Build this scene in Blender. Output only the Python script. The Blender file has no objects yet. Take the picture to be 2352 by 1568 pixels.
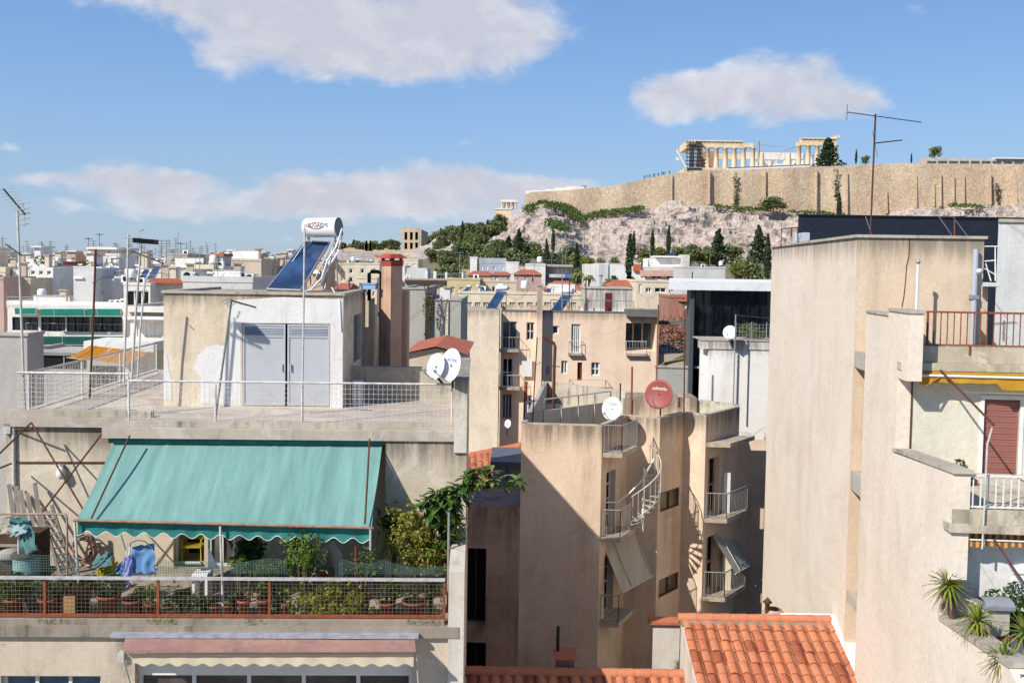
import bpy, math, random
from mathutils import Vector as V, Matrix, noise
rnd = random.Random(7)
S = bpy.context.scene
COL = S.collection
EZ = 24.0                      # eye height above the street
FPX = 2287.0; PX = 1176.0; PY = 735.0     # a 35 mm lens seen at 2352 x 1568
PITCH = math.radians(3.0); ROLL = math.radians(0.9)
CAMR = Matrix.Rotation(math.radians(90)-PITCH, 3, 'X') @ Matrix.Rotation(ROLL, 3, 'Z')
EYE = V((0, 0, EZ))
SUN_AZ = math.radians(48); SUN_EL = math.radians(39.5)

def ray(x, y): return CAMR @ V(((x-PX)/FPX, -(y-PY)/FPX, -1.0))
def W(x, y, Y):
    d = ray(x, y); return EYE + d*(Y/d.y)
def Zp(x, y, z):
    d = ray(x, y); return EYE + d*((z-EZ)/d.z)

class Fr:
    """a building's own frame: u to the right along the front, v away, w up"""
    def __init__(s, o, yaw=0.0):
        s.o = V((o[0], o[1], o[2] if len(o) > 2 else 0.0)); s.yaw = math.radians(yaw)
        s.R = Matrix.Rotation(s.yaw, 3, 'Z'); s.Ri = s.R.transposed()
    def loc(s, p): return s.Ri @ (V(p)-s.o)
    def wor(s, p): return s.R @ V(p) + s.o
    def _hit(s, x, y, k, val):
        d = s.Ri @ ray(x, y); e = s.Ri @ (EYE-s.o)
        return e + d*((val-e[k])/d[k])
    def U(s, x, y, u): return s._hit(x, y, 0, u)
    def Vv(s, x, y, v): return s._hit(x, y, 1, v)
    def Wz(s, x, y, w): return s._hit(x, y, 2, w)

# ---------------------------------------------------------------- objects
def thing(name, label, cat, fr=None, loc=None, rz=0.0, group=None, kind=None):
    o = bpy.data.objects.new(name, None); COL.objects.link(o)
    o.empty_display_size = 0.2
    if fr is not None:
        o.location = fr.o; o.rotation_euler = (0, 0, fr.yaw)
    if loc is not None: o.location = loc; o.rotation_euler = (0, 0, rz)
    return tag(o, label, cat, group, kind)
def tag(o, label, cat, group=None, kind=None):
    if label: o['label'] = label
    if cat: o['category'] = cat
    if group: o['group'] = group
    if kind: o['kind'] = kind
    return o
def dup(root, loc=None, rz=None, sc=None, label=None, group=None):
    r = root.copy(); COL.objects.link(r)
    if loc is not None: r.location = loc
    if rz is not None: r.rotation_euler = (0, 0, rz)
    if sc is not None: r.scale = sc if hasattr(sc, '__len__') else (sc, sc, sc)
    if label: r['label'] = label
    if group: r['group'] = group
    for ch in list(root.children):
        c = ch.copy(); COL.objects.link(c); c.parent = r
        for g in list(ch.children):
            k = g.copy(); COL.objects.link(k); k.parent = c
    return r

def basis(d):
    d = V(d).normalized()
    a = V((0, 0, 1)) if abs(d.z) < 0.9 else V((1, 0, 0))
    x = d.cross(a).normalized(); return x, d.cross(x).normalized(), d

class MB:
    def __init__(s): s.v = []; s.f = []; s.m = []; s.sm = []
    def add(s, vs, fs, m=0, sm=False):
        n = len(s.v); s.v += [tuple(p) for p in vs]
        for f in fs:
            s.f.append([i+n for i in f]); s.m.append(m); s.sm.append(sm)
        return s
    def quad(s, a, b, c, d, m=0): return s.add([a, b, c, d], [(0, 1, 2, 3)], m)
    def box(s, x0, x1, y0, y1, z0, z1, m=0):
        if x0 > x1: x0, x1 = x1, x0
        if y0 > y1: y0, y1 = y1, y0
        if z0 > z1: z0, z1 = z1, z0
        return s.add([(x0,y0,z0),(x1,y0,z0),(x1,y1,z0),(x0,y1,z0),(x0,y0,z1),(x1,y0,z1),(x1,y1,z1),(x0,y1,z1)],
                     [(3,2,1,0),(4,5,6,7),(0,1,5,4),(1,2,6,5),(2,3,7,6),(3,0,4,7)], m)
    def prism(s, poly, z0, z1, m=0, mt=None):
        n = len(poly)
        s.add([(p[0], p[1], z0) for p in poly]+[(p[0], p[1], z1) for p in poly],
              [[i, (i+1) % n, n+(i+1) % n, n+i] for i in range(n)], m)
        s.add([(p[0], p[1], z1) for p in poly], [list(range(n))], m if mt is None else mt)
        return s.add([(p[0], p[1], z0) for p in poly], [list(range(n))[::-1]], m)
    def extr(s, poly, vec, m=0):
        n = len(poly); vec = V(vec); q = [V(p)+vec for p in poly]
        return s.add(list(poly)+q, [list(range(n))[::-1], [n+i for i in range(n)]] +
                     [[i, (i+1) % n, n+(i+1) % n, n+i] for i in range(n)], m)
    def tube(s, pts, r, n=6, m=0, cap=True, sm=True):
        pts = [V(p) for p in pts]; k = len(pts); vs = []
        rr = r if hasattr(r, '__len__') else [r]*k
        for i, p in enumerate(pts):
            d = (pts[min(i+1, k-1)]-pts[max(i-1, 0)])
            if d.length < 1e-9: d = V((0, 0, 1))
            x, y, _ = basis(d)
            if i and (x.dot(px) < 0): pass
            px = x
            for j in range(n):
                a = 2*math.pi*j/n; vs.append(p + (x*math.cos(a)+y*math.sin(a))*rr[i])
        fs = [[i*n+j, i*n+(j+1) % n, (i+1)*n+(j+1) % n, (i+1)*n+j] for i in range(k-1) for j in range(n)]
        s.add(vs, fs, m, sm)
        if cap:
            s.add(vs[:n], [list(range(n))[::-1]], m); s.add(vs[-n:], [list(range(n))], m)
        return s
    def lathe(s, prof, c=(0, 0, 0), n=20, m=0, ax=None, sm=True):
        """prof: (radius, height) pairs turned about the axis ax through c"""
        x, y, d = basis(ax or (0, 0, 1)); c = V(c); vs = []
        for r, h in prof:
            for j in range(n):
                a = 2*math.pi*j/n; vs.append(c+d*h+(x*math.cos(a)+y*math.sin(a))*r)
        k = len(prof)
        return s.add(vs, [[i*n+j, i*n+(j+1) % n, (i+1)*n+(j+1) % n, (i+1)*n+j] for i in range(k-1) for j in range(n)], m, sm)
    def bar(s, a, b, w, h, m=0):
        a = V(a); b = V(b); x, y, d = basis(b-a); x *= w/2; y *= h/2
        vs = [a-x-y, a+x-y, a+x+y, a-x+y, b-x-y, b+x-y, b+x+y, b-x+y]
        return s.add(vs, [(3,2,1,0),(4,5,6,7),(0,1,5,4),(1,2,6,5),(2,3,7,6),(3,0,4,7)], m)
    def face_wall(s, P, Q, z0, z1, ops=(), depth=0.18, m=0, flip=1):
        """vertical wall skin from P to Q (plan points); outside is on the right hand going P to Q.
        ops: (u0,u1,w0,w1) in metres along the wall / absolute height; reveals go inward by depth"""
        P = V((P[0], P[1])); Q = V((Q[0], Q[1])); L = (Q-P).length; d = (Q-P)/L
        nin = V((-d.y, d.x))*flip
        us = sorted(set([0.0, L]+[o[0] for o in ops]+[o[1] for o in ops])); ws = sorted(set([z0, z1]+[o[2] for o in ops]+[o[3] for o in ops]))
        us = [u for u in us if -1e-6 <= u <= L+1e-6]; ws = [w for w in ws if z0-1e-6 <= w <= z1+1e-6]
        def pt(u, w, k=0.0):
            q = P+d*u+nin*k; return (q.x, q.y, w)
        for i in range(len(us)-1):
            for j in range(len(ws)-1):
                cu = (us[i]+us[i+1])/2; cw = (ws[j]+ws[j+1])/2
                if any(o[0] < cu < o[1] and o[2] < cw < o[3] for o in ops): continue
                s.quad(pt(us[i], ws[j]), pt(us[i+1], ws[j]), pt(us[i+1], ws[j+1]), pt(us[i], ws[j+1]), m)
        for o in ops:
            a, b, c, e = o[:4]; k = o[4] if len(o) > 4 else depth
            s.quad(pt(a, c), pt(a, c, k), pt(b, c, k), pt(b, c), m)
            s.quad(pt(a, e), pt(b, e), pt(b, e, k), pt(a, e, k), m)
            s.quad(pt(a, c), pt(a, e), pt(a, e, k), pt(a, c, k), m)
            s.quad(pt(b, c), pt(b, c, k), pt(b, e, k), pt(b, e), m)
        return pt
    def leaves(s, c, rad, n, size, r, nm=3, shell=0.55, asp=2.0, flat=0.0, m0=0, up=0.25):
        """n leaf-sized faces spread through an ellipsoid"""
        c = V(c)
        for _ in range(n):
            while True:
                p = V((r.uniform(-1, 1), r.uniform(-1, 1), r.uniform(-1, 1)))
                if 0.02 < p.length <= 1: break
            p = p.normalized()*(p.length**(1-shell))
            q = V((p.x*rad[0], p.y*rad[1], p.z*rad[2]))
            nn = (p*0.8+V((r.gauss(0, .6), r.gauss(0, .6), r.gauss(0, .6)+up))).normalized()
            x, y, _ = basis(nn); a = r.uniform(0, 6.283)
            e = (x*math.cos(a)+y*math.sin(a)); g = nn.cross(e)
            l = size*r.uniform(.6, 1.35); w = l/asp
            o = c+q; mid = nn*(-0.12*l)
            s.add([o-e*l/2, o+g*w/2+mid*.3, o+e*l/2+mid, o-g*w/2+mid*.3], [(0, 1, 2, 3)], m0+r.randrange(nm))
        return s
    def build(s, name, mats, parent=None, label=None, cat=None, group=None, kind=None, loc=None):
        me = bpy.data.meshes.new(name)
        me.from_pydata(s.v, [], s.f)
        for mt in (mats if isinstance(mats, (list, tuple)) else [mats]): me.materials.append(mt)
        me.polygons.foreach_set('material_index', s.m); me.polygons.foreach_set('use_smooth', s.sm)
        me.update()
        o = bpy.data.objects.new(name, me); COL.objects.link(o)
        if parent is not None: o.parent = parent
        if loc is not None: o.location = loc
        return tag(o, label, cat, group, kind)

# ---------------------------------------------------------------- materials
MATS = {}
def lin(c):
    if isinstance(c, str):
        c = [int(c[i:i+2], 16)/255 for i in (0, 2, 4)]
        c = [x/12.92 if x <= .04045 else ((x+.055)/1.055)**2.4 for x in c]
    return tuple(c[:3])+(1.0,)
def soft(c, k=.14, up=1.05):
    c = lin(c); y = .2126*c[0]+.7152*c[1]+.0722*c[2]
    return tuple(min(.85, (x+(y-x)*k)*up) for x in c[:3])
class NT:
    def __init__(s, name):
        s.mat = bpy.data.materials.new(name); s.mat.use_nodes = True; s.t = s.mat.node_tree
        s.b = s.t.nodes['Principled BSDF']; s.tc = s.t.nodes.new('ShaderNodeTexCoord')
        s.b.inputs['Specular IOR Level'].default_value = 0.25
    def n(s, kind, **k):
        q = s.t.nodes.new('ShaderNode'+kind)
        for a, b in k.items(): setattr(q, a, b)
        return q
    def l(s, a, b): s.t.links.new(a, b)
    def mp(s, sc=(1, 1, 1), src='Object', rot=(0, 0, 0)):
        q = s.n('Mapping'); q.inputs['Scale'].default_value = sc; q.inputs['Rotation'].default_value = rot
        s.l(s.tc.outputs[src], q.inputs['Vector']); return q.outputs['Vector']
    def noise(s, vec, scale, det=4, rough=.6, dist=0.0):
        q = s.n('TexNoise'); q.inputs['Scale'].default_value = scale; q.inputs['Detail'].default_value = det
        q.inputs['Roughness'].default_value = rough; q.inputs['Distortion'].default_value = dist
        if vec is not None: s.l(vec, q.inputs['Vector'])
        return q.outputs['Fac']
    def ramp(s, fac, stops, interp='LINEAR'):
        q = s.n('ValToRGB'); q.color_ramp.interpolation = interp; e = q.color_ramp.elements
        while len(e) > 1: e.remove(e[0])
        for i, (p, c) in enumerate(stops):
            el = e[0] if i == 0 else e.new(p)
            el.position = p; el.color = lin(c) if not isinstance(c, (int, float)) else (c, c, c, 1)
        s.l(fac, q.inputs['Fac']); return q.outputs['Color']
    def mix(s, fac, a, b, mode='MIX'):
        q = s.n('Mix', data_type='RGBA', blend_type=mode)
        for sock, val in ((0, fac), (6, a), (7, b)):
            if isinstance(val, bpy.types.NodeSocket): s.l(val, q.inputs[sock])
            else: q.inputs[sock].default_value = val if sock == 0 else lin(val)
        return q.outputs[2]
    def math(s, op, a, b=0.0, clamp=False):
        q = s.n('Math', operation=op, use_clamp=clamp)
        for i, val in enumerate((a, b)):
            if isinstance(val, bpy.types.NodeSocket): s.l(val, q.inputs[i])
            else: q.inputs[i].default_value = val
        return q.outputs[0]
    def bump(s, h, st=.3, dist=.02):
        q = s.n('Bump'); q.inputs['Strength'].default_value = st; q.inputs['Distance'].default_value = dist
        s.l(h, q.inputs['Height']); s.l(q.outputs['Normal'], s.b.inputs['Normal'])
    def done(s, col, rough=.85, metal=0.0):
        if isinstance(col, bpy.types.NodeSocket): s.l(col, s.b.inputs['Base Color'])
        else: s.b.inputs['Base Color'].default_value = lin(col)
        if isinstance(rough, bpy.types.NodeSocket): s.l(rough, s.b.inputs['Roughness'])
        else: s.b.inputs['Roughness'].default_value = rough
        s.b.inputs['Metallic'].default_value = metal
        return s.mat

def plaster(name, c, c2=None, stain='5a5148', amt=.35, patch=.35, sc=1.0, peel=None, ztop=None, zl=1.0, crack=.35):
    """old rendered wall: tone patches, repairs with crisp rims, run-down streaks, hair cracks, grain;
    ztop: height of a coping from which dirty drips run down the wall"""
    if name in MATS: return MATS[name]
    t = NT(name); ob = t.mp(); c = soft(c); c2 = soft(c2 or c); peel = soft(peel) if peel else c2
    big = t.noise(ob, .35*sc, 5, .6, .6)
    base = t.mix(t.ramp(big, [(.35, 0.0), (.65, 1.0)]), c, c2)
    mid = t.ramp(t.noise(ob, 1.1*sc, 6, .7, .9), [(.36, 1.0), (.52, 0.0)])
    base = t.mix(t.math('MULTIPLY', mid, min(.5, patch)), base, tuple(x*.78 for x in c2))
    pt = t.ramp(t.noise(ob, .8*sc, 7, .68, 1.5), [(.545, 0.0), (.575, 1.0)])
    col = t.mix(t.math('MULTIPLY', pt, patch), base, peel)
    st = t.noise(t.mp((2.2*sc, 2.2*sc, .14*sc)), 1.0, 7, .68, .3)
    brk = t.ramp(t.noise(ob, .7*sc, 4, .6), [(.4, 0.0), (.62, 1.0)])
    m = t.math('MULTIPLY', t.math('MULTIPLY', t.ramp(st, [(.47, 0.0), (.7, 1.0)]), brk), min(1, amt*1.25))
    col = t.mix(m, col, stain)
    if ztop is not None:
        sp = t.n('SeparateXYZ'); t.l(ob, sp.inputs[0])
        mr = t.n('MapRange', interpolation_type='SMOOTHSTEP'); t.l(sp.outputs[2], mr.inputs[0])
        mr.inputs[1].default_value = ztop-zl; mr.inputs[2].default_value = ztop
        dr = t.noise(t.mp((3.4, 3.4, .22)), 1.0, 6, .7, .2)
        d = t.math('MULTIPLY', t.ramp(t.math('ADD', dr, t.math('MULTIPLY', mr.outputs[0], .28)), [(.56, 0.0), (.82, 1.0)]), mr.outputs[0])
        col = t.mix(t.math('MULTIPLY', d, .8), col, stain)
    if crack:
        wv = t.n('VectorMath', operation='ADD'); nz = t.n('TexNoise'); nz.inputs['Scale'].default_value = 1.4*sc; nz.inputs['Detail'].default_value = 5
        t.l(ob, nz.inputs['Vector']); t.l(ob, wv.inputs[0]); t.l(nz.outputs['Color'], wv.inputs[1])
        vo = t.n('TexVoronoi', feature='DISTANCE_TO_EDGE'); vo.inputs['Scale'].default_value = .42*sc; t.l(wv.outputs[0], vo.inputs['Vector'])
        cm = t.math('MULTIPLY', t.ramp(vo.outputs['Distance'], [(0, 1.0), (.012, 0.0)]), t.ramp(big, [(.48, 0.0), (.55, 1.0)]))
        col = t.mix(t.math('MULTIPLY', cm, crack), col, stain)
    fine = t.noise(ob, 22*sc, 4, .7)
    col = t.mix(t.math('MULTIPLY', t.ramp(fine, [(.35, 1.0), (.6, 0.0)]), .16), col, '6b6055')
    t.bump(t.mix(.5, fine, pt), .3, .015)
    MATS[name] = t.done(col, .92); return MATS[name]
def paint(name, c, rough=.5, metal=0.0, var=.15, c2=None, sc=3.0):
    if name in MATS: return MATS[name]
    t = NT(name); ob = t.mp(); k = t.noise(ob, sc, 5, .65)
    d = lin(c); dk = c2 or tuple(x*.55 for x in d[:3])
    col = t.mix(t.math('MULTIPLY', t.ramp(k, [(.42, 0.0), (.75, 1.0)]), var*2.2), c, dk)
    t.bump(t.noise(ob, 40, 3), .12, .004)
    MATS[name] = t.done(col, rough, metal); return MATS[name]
def rusty(name, c='8a4a2c', c2='4a2a1c'):
    return paint(name, c, .8, 0.0, .4, c2, 9.0)
def fabric(name, c, c2, sc=1.0, trans=.3, dirt=.3, wide=1.0):
    if name in MATS: return MATS[name]
    t = NT(name); ob = t.mp((1.0, .12, .12))
    k = t.noise(ob, 2.6*sc, 6, .62, .4); k2 = t.noise(t.mp(), 9*sc, 5, .7)
    col = t.mix(t.ramp(k, [(.35, 0.0), (.7, 1.0)]), c, c2)
    col = t.mix(t.math('MULTIPLY', t.ramp(k2, [(.5, 0.0), (.8, 1.0)]), .3), col, tuple(x*.6 for x in lin(c)[:3]))
    t.bump(t.noise(t.mp((1, .3, .3)), 3.2*sc, 4), .35, .03)
    m = t.done(col, .95)
    if trans:
        tr = t.n('BsdfTranslucent'); t.l(col, tr.inputs['Color'])
        mx = t.n('MixShader'); mx.inputs[0].default_value = trans
        out = t.t.nodes['Material Output']
        t.l(t.b.outputs[0], mx.inputs[1]); t.l(tr.outputs[0], mx.inputs[2]); t.l(mx.outputs[0], out.inputs['Surface'])
    MATS[name] = m; return m
def leafm(name, c, c2, rough=.45, trans=.35):
    if name in MATS: return MATS[name]
    t = NT(name); k = t.noise(t.mp(), 2.5, 4, .7)
    col = t.mix(t.ramp(k, [(.35, 0.0), (.68, 1.0)]), c, c2)
    t.done(col, rough); tr = t.n('BsdfTranslucent'); t.l(col, tr.inputs['Color'])
    mx = t.n('MixShader'); mx.inputs[0].default_value = trans; out = t.t.nodes['Material Output']
    t.l(t.b.outputs[0], mx.inputs[1]); t.l(tr.outputs[0], mx.inputs[2]); t.l(mx.outputs[0], out.inputs['Surface'])
    MATS[name] = t.mat; return t.mat
def glassm(name, c='11161c', rough=.08):
    if name in MATS: return MATS[name]
    t = NT(name); k = t.noise(t.mp(), 1.3, 3)
    col = t.mix(t.ramp(k, [(.4, 0.0), (.65, 1.0)]), c, tuple(x*2.2+.01 for x in lin(c)[:3]))
    t.b.inputs['Specular IOR Level'].default_value = .5
    MATS[name] = t.done(col, rough); return MATS[name]
def tilem(name, c='c4552f', c2='8f3a20'):
    if name in MATS: return MATS[name]
    t = NT(name); ob = t.mp(); k = t.noise(ob, 2.3, 5, .7); k2 = t.noise(ob, 14, 4, .7)
    col = t.mix(t.ramp(k, [(.38, 0.0), (.68, 1.0)]), c, c2)
    col = t.mix(t.math('MULTIPLY', t.ramp(k2, [(.52, 0.0), (.72, 1.0)]), .45), col, 'd98a5e')
    t.bump(k2, .3, .01)
    MATS[name] = t.done(col, .85); return MATS[name]

WHITE = paint('white_paint', 'd9d8d2', .45, 0, .12)
CREAM_PAINT = paint('cream_paint', 'd8cfb4', .6, 0, .15)
GALV = paint('galvanised_steel', 'a3a6a6', .45, .55, .2)
GALVW = paint('weathered_galvanised', 'c2c0b8', .6, .15, .3, '8a7f70', 7)
RUST = rusty('rusty_steel'); RUSTD = rusty('dark_rusty_steel', '5f3a28', '33241d')
RUSTO = rusty('orange_rust', '8b4d30', '57311f')
BLACKM = paint('black_metal', '24221f', .5, .3, .2)
DARKGLASS = glassm('dark_glass'); BLUEGLASS = glassm('bluish_glass', '31424e', .12)
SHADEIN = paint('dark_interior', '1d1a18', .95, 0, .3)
CONC = plaster('concrete', 'a39a89', 'b5ad9b', '4b4640', .5, .3)
COPING = plaster('coping_concrete', 'a19683', 'b9ae99', '453f37', .75, .45, 2.2)
# ---------------------------------------------------------------- camera, sun, sky
cam = bpy.data.cameras.new('camera'); camo = bpy.data.objects.new('camera', cam); COL.objects.link(camo)
cam.sensor_width = 36.0; cam.lens = 36.0*FPX/2352.0; cam.shift_y = -(784.0-PY)/2352.0
cam.clip_start = .1; cam.clip_end = 20000
camo.matrix_world = Matrix.Translation(EYE) @ CAMR.to_4x4()
S.camera = camo
sl = bpy.data.lights.new('sun', 'SUN'); sl.energy = 4.3; sl.angle = math.radians(.53); sl.color = (1.0, .965, .91)
so = bpy.data.objects.new('sun', sl); COL.objects.link(so)
tdir = V((math.sin(SUN_AZ)*math.cos(SUN_EL), math.cos(SUN_AZ)*math.cos(SUN_EL), -math.sin(SUN_EL)))
so.rotation_euler = tdir.to_track_quat('-Z', 'Y').to_euler()
S.view_settings.view_transform = 'Standard'; S.view_settings.look = 'None'
S.view_settings.exposure = EXPO = 0.55; S.view_settings.gamma = 1.0

wd = bpy.data.worlds.new('World'); S.world = wd; wd.use_nodes = True
wt = wd.node_tree; wn = wt.nodes; wl = wt.links
bg = wn['Background']
def WN(k, **a):
    q = wn.new('ShaderNode'+k)
    for i, j in a.items(): setattr(q, i, j)
    return q
def wm(op, a, b=0.0, c=0.0, clamp=False):
    q = WN('Math', operation=op, use_clamp=clamp)
    for i, val in enumerate((a, b, c)):
        if isinstance(val, bpy.types.NodeSocket): wl.new(val, q.inputs[i])
        else: q.inputs[i].default_value = val
    return q.outputs[0]
sky = WN('TexSky', sky_type='NISHITA'); sky.sun_disc = False
sky.sun_elevation = SUN_EL; sky.sun_rotation = math.radians(180)+SUN_AZ
sky.altitude = 100; sky.air_density = 1.0; sky.dust_density = .6; sky.ozone_density = 2.2
tc = WN('TexCoord'); sep = WN('SeparateXYZ'); wl.new(tc.outputs['Generated'], sep.inputs[0])
az = wm('ARCTAN2', sep.outputs[0], sep.outputs[1]); el = wm('ARCSINE', sep.outputs[2])
comb = WN('CombineXYZ'); wl.new(az, comb.inputs[0]); wl.new(wm('MULTIPLY', el, 1.6), comb.inputs[1])
def wnoise(sc, det, ro, dist=0.0, off=0.0):
    q = WN('TexNoise'); q.inputs['Scale'].default_value = sc; q.inputs['Detail'].default_value = det
    q.inputs['Roughness'].default_value = ro; q.inputs['Distortion'].default_value = dist
    v = WN('VectorMath', operation='ADD'); v.inputs[1].default_value = (off, off*.7, off*.3)
    wl.new(comb.outputs[0], v.inputs[0]); wl.new(v.outputs[0], q.inputs['Vector']); return q.outputs['Fac']
n1 = wnoise(10, 9, .58, .35); n2 = wnoise(34, 7, .6, .3, 3.3); n3 = wnoise(5, 4, .5, .0, 8.1)
n1b = wnoise(10, 9, .58, .35, .014)
wx_ = wnoise(8, 5, .6, 0, 21.3); wy_ = wnoise(8, 5, .6, 0, 37.7)
azw = wm('ADD', az, wm('MULTIPLY', wm('SUBTRACT', wx_, .5), .12)); elw = wm('ADD', el, wm('MULTIPLY', wm('SUBTRACT', wy_, .5), .06))
# clouds: soft ellipses in compass bearing / elevation, broken by noise
def dirpx(x, y):
    d = ray(x, y).normalized(); return math.atan2(d.x, d.y), math.asin(d.z)
ELL = [  # x, y, rx, ry, weight
 (520, 10, 230, 50, .9), (620, 55, 180, 60, .8), (760, 60, 220, 80, 1.1), (960, 70, 220, 80, 1.1), (1120, 85, 140, 75, 1.1), (1230, 100, 60, 45, .7), (720, 140, 150, 42, .8), (880, 150, 90, 32, .6), (430, 5, 170, 30, .7), (490, 120, 60, 28, .35), (560, 130, 70, 30, .45), (1060, 0, 260, 40, .7),
 (1640, 220, 120, 42, .9), (1740, 180, 90, 55, .9), (1800, 225, 150, 45, .9), (1870, 165, 50, 40, .6), (1920, 235, 120, 40, .8), (1560, 225, 60, 34, .6), (1650, 255, 110, 22, .5), (2010, 222, 45, 24, .45), (1490, 215, 25, 24, .25),
 (310, 402, 100, 32, .95), (400, 418, 80, 28, .8), (180, 420, 130, 22, .8), (70, 415, 60, 14, .4), (560, 452, 200, 28, .95), (720, 450, 130, 30, .95), (830, 455, 140, 36, 1.0), (905, 422, 80, 42, 1.0), (1000, 440, 110, 40, 1.0), (1110, 450, 130, 36, 1.0), (1230, 455, 110, 34, .9), (1310, 440, 110, 32, .9), (1380, 425, 60, 18, .4), (950, 492, 260, 26, .7), (560, 495, 260, 22, .55), (380, 462, 160, 18, .5),
 (0, 335, 24, 16, .6), (1066, 346, 46, 16, .3), (2108, 24, 22, 22, .35), (2050, 60, 40, 14, .12), (90, 592, 130, 9, .3), (380, 585, 140, 10, .3), (180, 487, 90, 10, .25), (30, 478, 60, 10, .2), (640, 556, 130, 9, .2)]
acc = None
for (x, y, rx, ry, w) in ELL:
    a0, e0 = dirpx(x, y)
    da = wm('DIVIDE', wm('SUBTRACT', azw, a0), rx/FPX); de = wm('DIVIDE', wm('SUBTRACT', elw, e0), ry/FPX)
    r2 = wm('ADD', wm('MULTIPLY', da, da), wm('MULTIPLY', de, de))
    g = wm('MULTIPLY', wm('POWER', 2.718, wm('MULTIPLY', r2, -1.0)), w)
    acc = g if acc is None else wm('ADD', acc, g)
accs = wm('SUBTRACT', 1.0, wm('POWER', 2.718, wm('MULTIPLY', acc, -1.5)))      # soft saturation
nz = wm('ADD', wm('MULTIPLY', wm('SUBTRACT', n1, .5), 2.2), wm('MULTIPLY', wm('SUBTRACT', n2, .5), .9))
dens = wm('ADD', accs, wm('MULTIPLY', nz, wm('MINIMUM', wm('MULTIPLY', accs, 1.7), .6)))
mr = WN('MapRange', interpolation_type='SMOOTHSTEP'); wl.new(dens, mr.inputs[0])
mr.inputs[1].default_value = .24; mr.inputs[2].default_value = .95; mr.inputs[4].default_value = .94
# sunlit billows: slope of the density towards the sun, greyer where the cloud is thick
rel = wm('MULTIPLY', wm('SUBTRACT', n1, n1b), 1.5)
cr = WN('ValToRGB'); e = cr.color_ramp.elements
e[0].position = .2; e[0].color = (.415, .42, .475, 1); e[1].position = .85; e[1].color = (.74, .74, .745, 1)
k = e.new(.5); k.color = (.51, .515, .56, 1)
wl.new(wm('ADD', wm('ADD', rel, wm('MULTIPLY', wm('SUBTRACT', n2, .5), .35)), wm('ADD', wm('MULTIPLY', dens, -.38), wm('ADD', .62, wm('MULTIPLY', wm('SUBTRACT', n3, .5), .6)))), cr.inputs[0])
bgc = WN('Background'); wl.new(cr.outputs[0], bgc.inputs[0]); bgc.inputs[1].default_value = 1.0
gr = WN('ValToRGB'); ge = gr.color_ramp.elements
ge[0].position = 0; ge[0].color = (.28, .38, .51, 1); ge[1].position = 1; ge[1].color = (.035, .095, .29, 1)
for pp, cc in ((.04, (.24, .36, .53)), (.09, (.185, .335, .575)), (.19, (.105, .24, .53)), (.4, (.055, .15, .42))): q_ = ge.new(pp); q_.color = cc+(1,)
wl.new(wm('DIVIDE', el, 1.5708, clamp=True), gr.inputs[0])
hs = WN('HueSaturation'); hs.inputs['Saturation'].default_value = 1.0; hs.inputs['Hue'].default_value = .5
wl.new(sky.outputs[0], hs.inputs['Color'])
sc1 = WN('VectorMath', operation='SCALE'); sc1.inputs['Scale'].default_value = .08; wl.new(hs.outputs[0], sc1.inputs[0])
mc = WN('Mix', data_type='RGBA'); mc.inputs[0].default_value = .72; wl.new(sc1.outputs[0], mc.inputs[6]); wl.new(gr.outputs[0], mc.inputs[7])
wl.new(mc.outputs[2], bg.inputs[0]); bg.inputs[1].default_value = 1.0
mx = WN('MixShader'); wl.new(mr.outputs[0], mx.inputs[0]); wl.new(bg.outputs[0], mx.inputs[1]); wl.new(bgc.outputs[0], mx.inputs[2])
wl.new(mx.outputs[0], wn['World Output'].inputs['Surface'])
# ================================================================ the near left apartment building
L = Fr((-5.43, 23.2, 0), 1.9)
ZR = L.Vv(640, 986, 0).z                      # roof terrace level
VB = L.Wz(150, 957, ZR).y                     # set-back wall plane on the left
ZL = ZR-3.75
VF = L.Wz(500, 1436, ZL).y                    # front edge of the lower terrace
uL = L.Vv(14, 960, VB).x
uA = L.Vv(236, 981, 0).x; uB = L.Vv(1043, 992, 0).x; uC = L.Vv(1072, 992, 0).x
uW = L.Vv(886, 1010, 0).x
P_L = plaster('left_block_plaster', 'c6b69c', 'bbaa8f', '574d42', .6, .45, .8, 'd2c8b3', ZR-.24, 1.3, .2)
P_L2 = plaster('left_block_white_plaster', 'cfcac0', 'c2b49c', '6b6358', .5, .4, .9, 'b9a585', ZR+1.2, .9)
P_STH = plaster('stair_house_plaster', 'd9c9ad', 'cfba98', '75695a', .5, .5, .7, 'd9ccb6', L.Vv(600, 676, L.Wz(565, 934, ZR).y).z, .7)
WHITEW = plaster('whitewash', 'dad8d3', 'd0ccc3', '9a8f80', .3, .2, 1.0)
SLABW = plaster('roof_floor', 'b6a894', 'a8988a', '5e5348', .5, .5, .7, 'c4b9a8')

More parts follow.
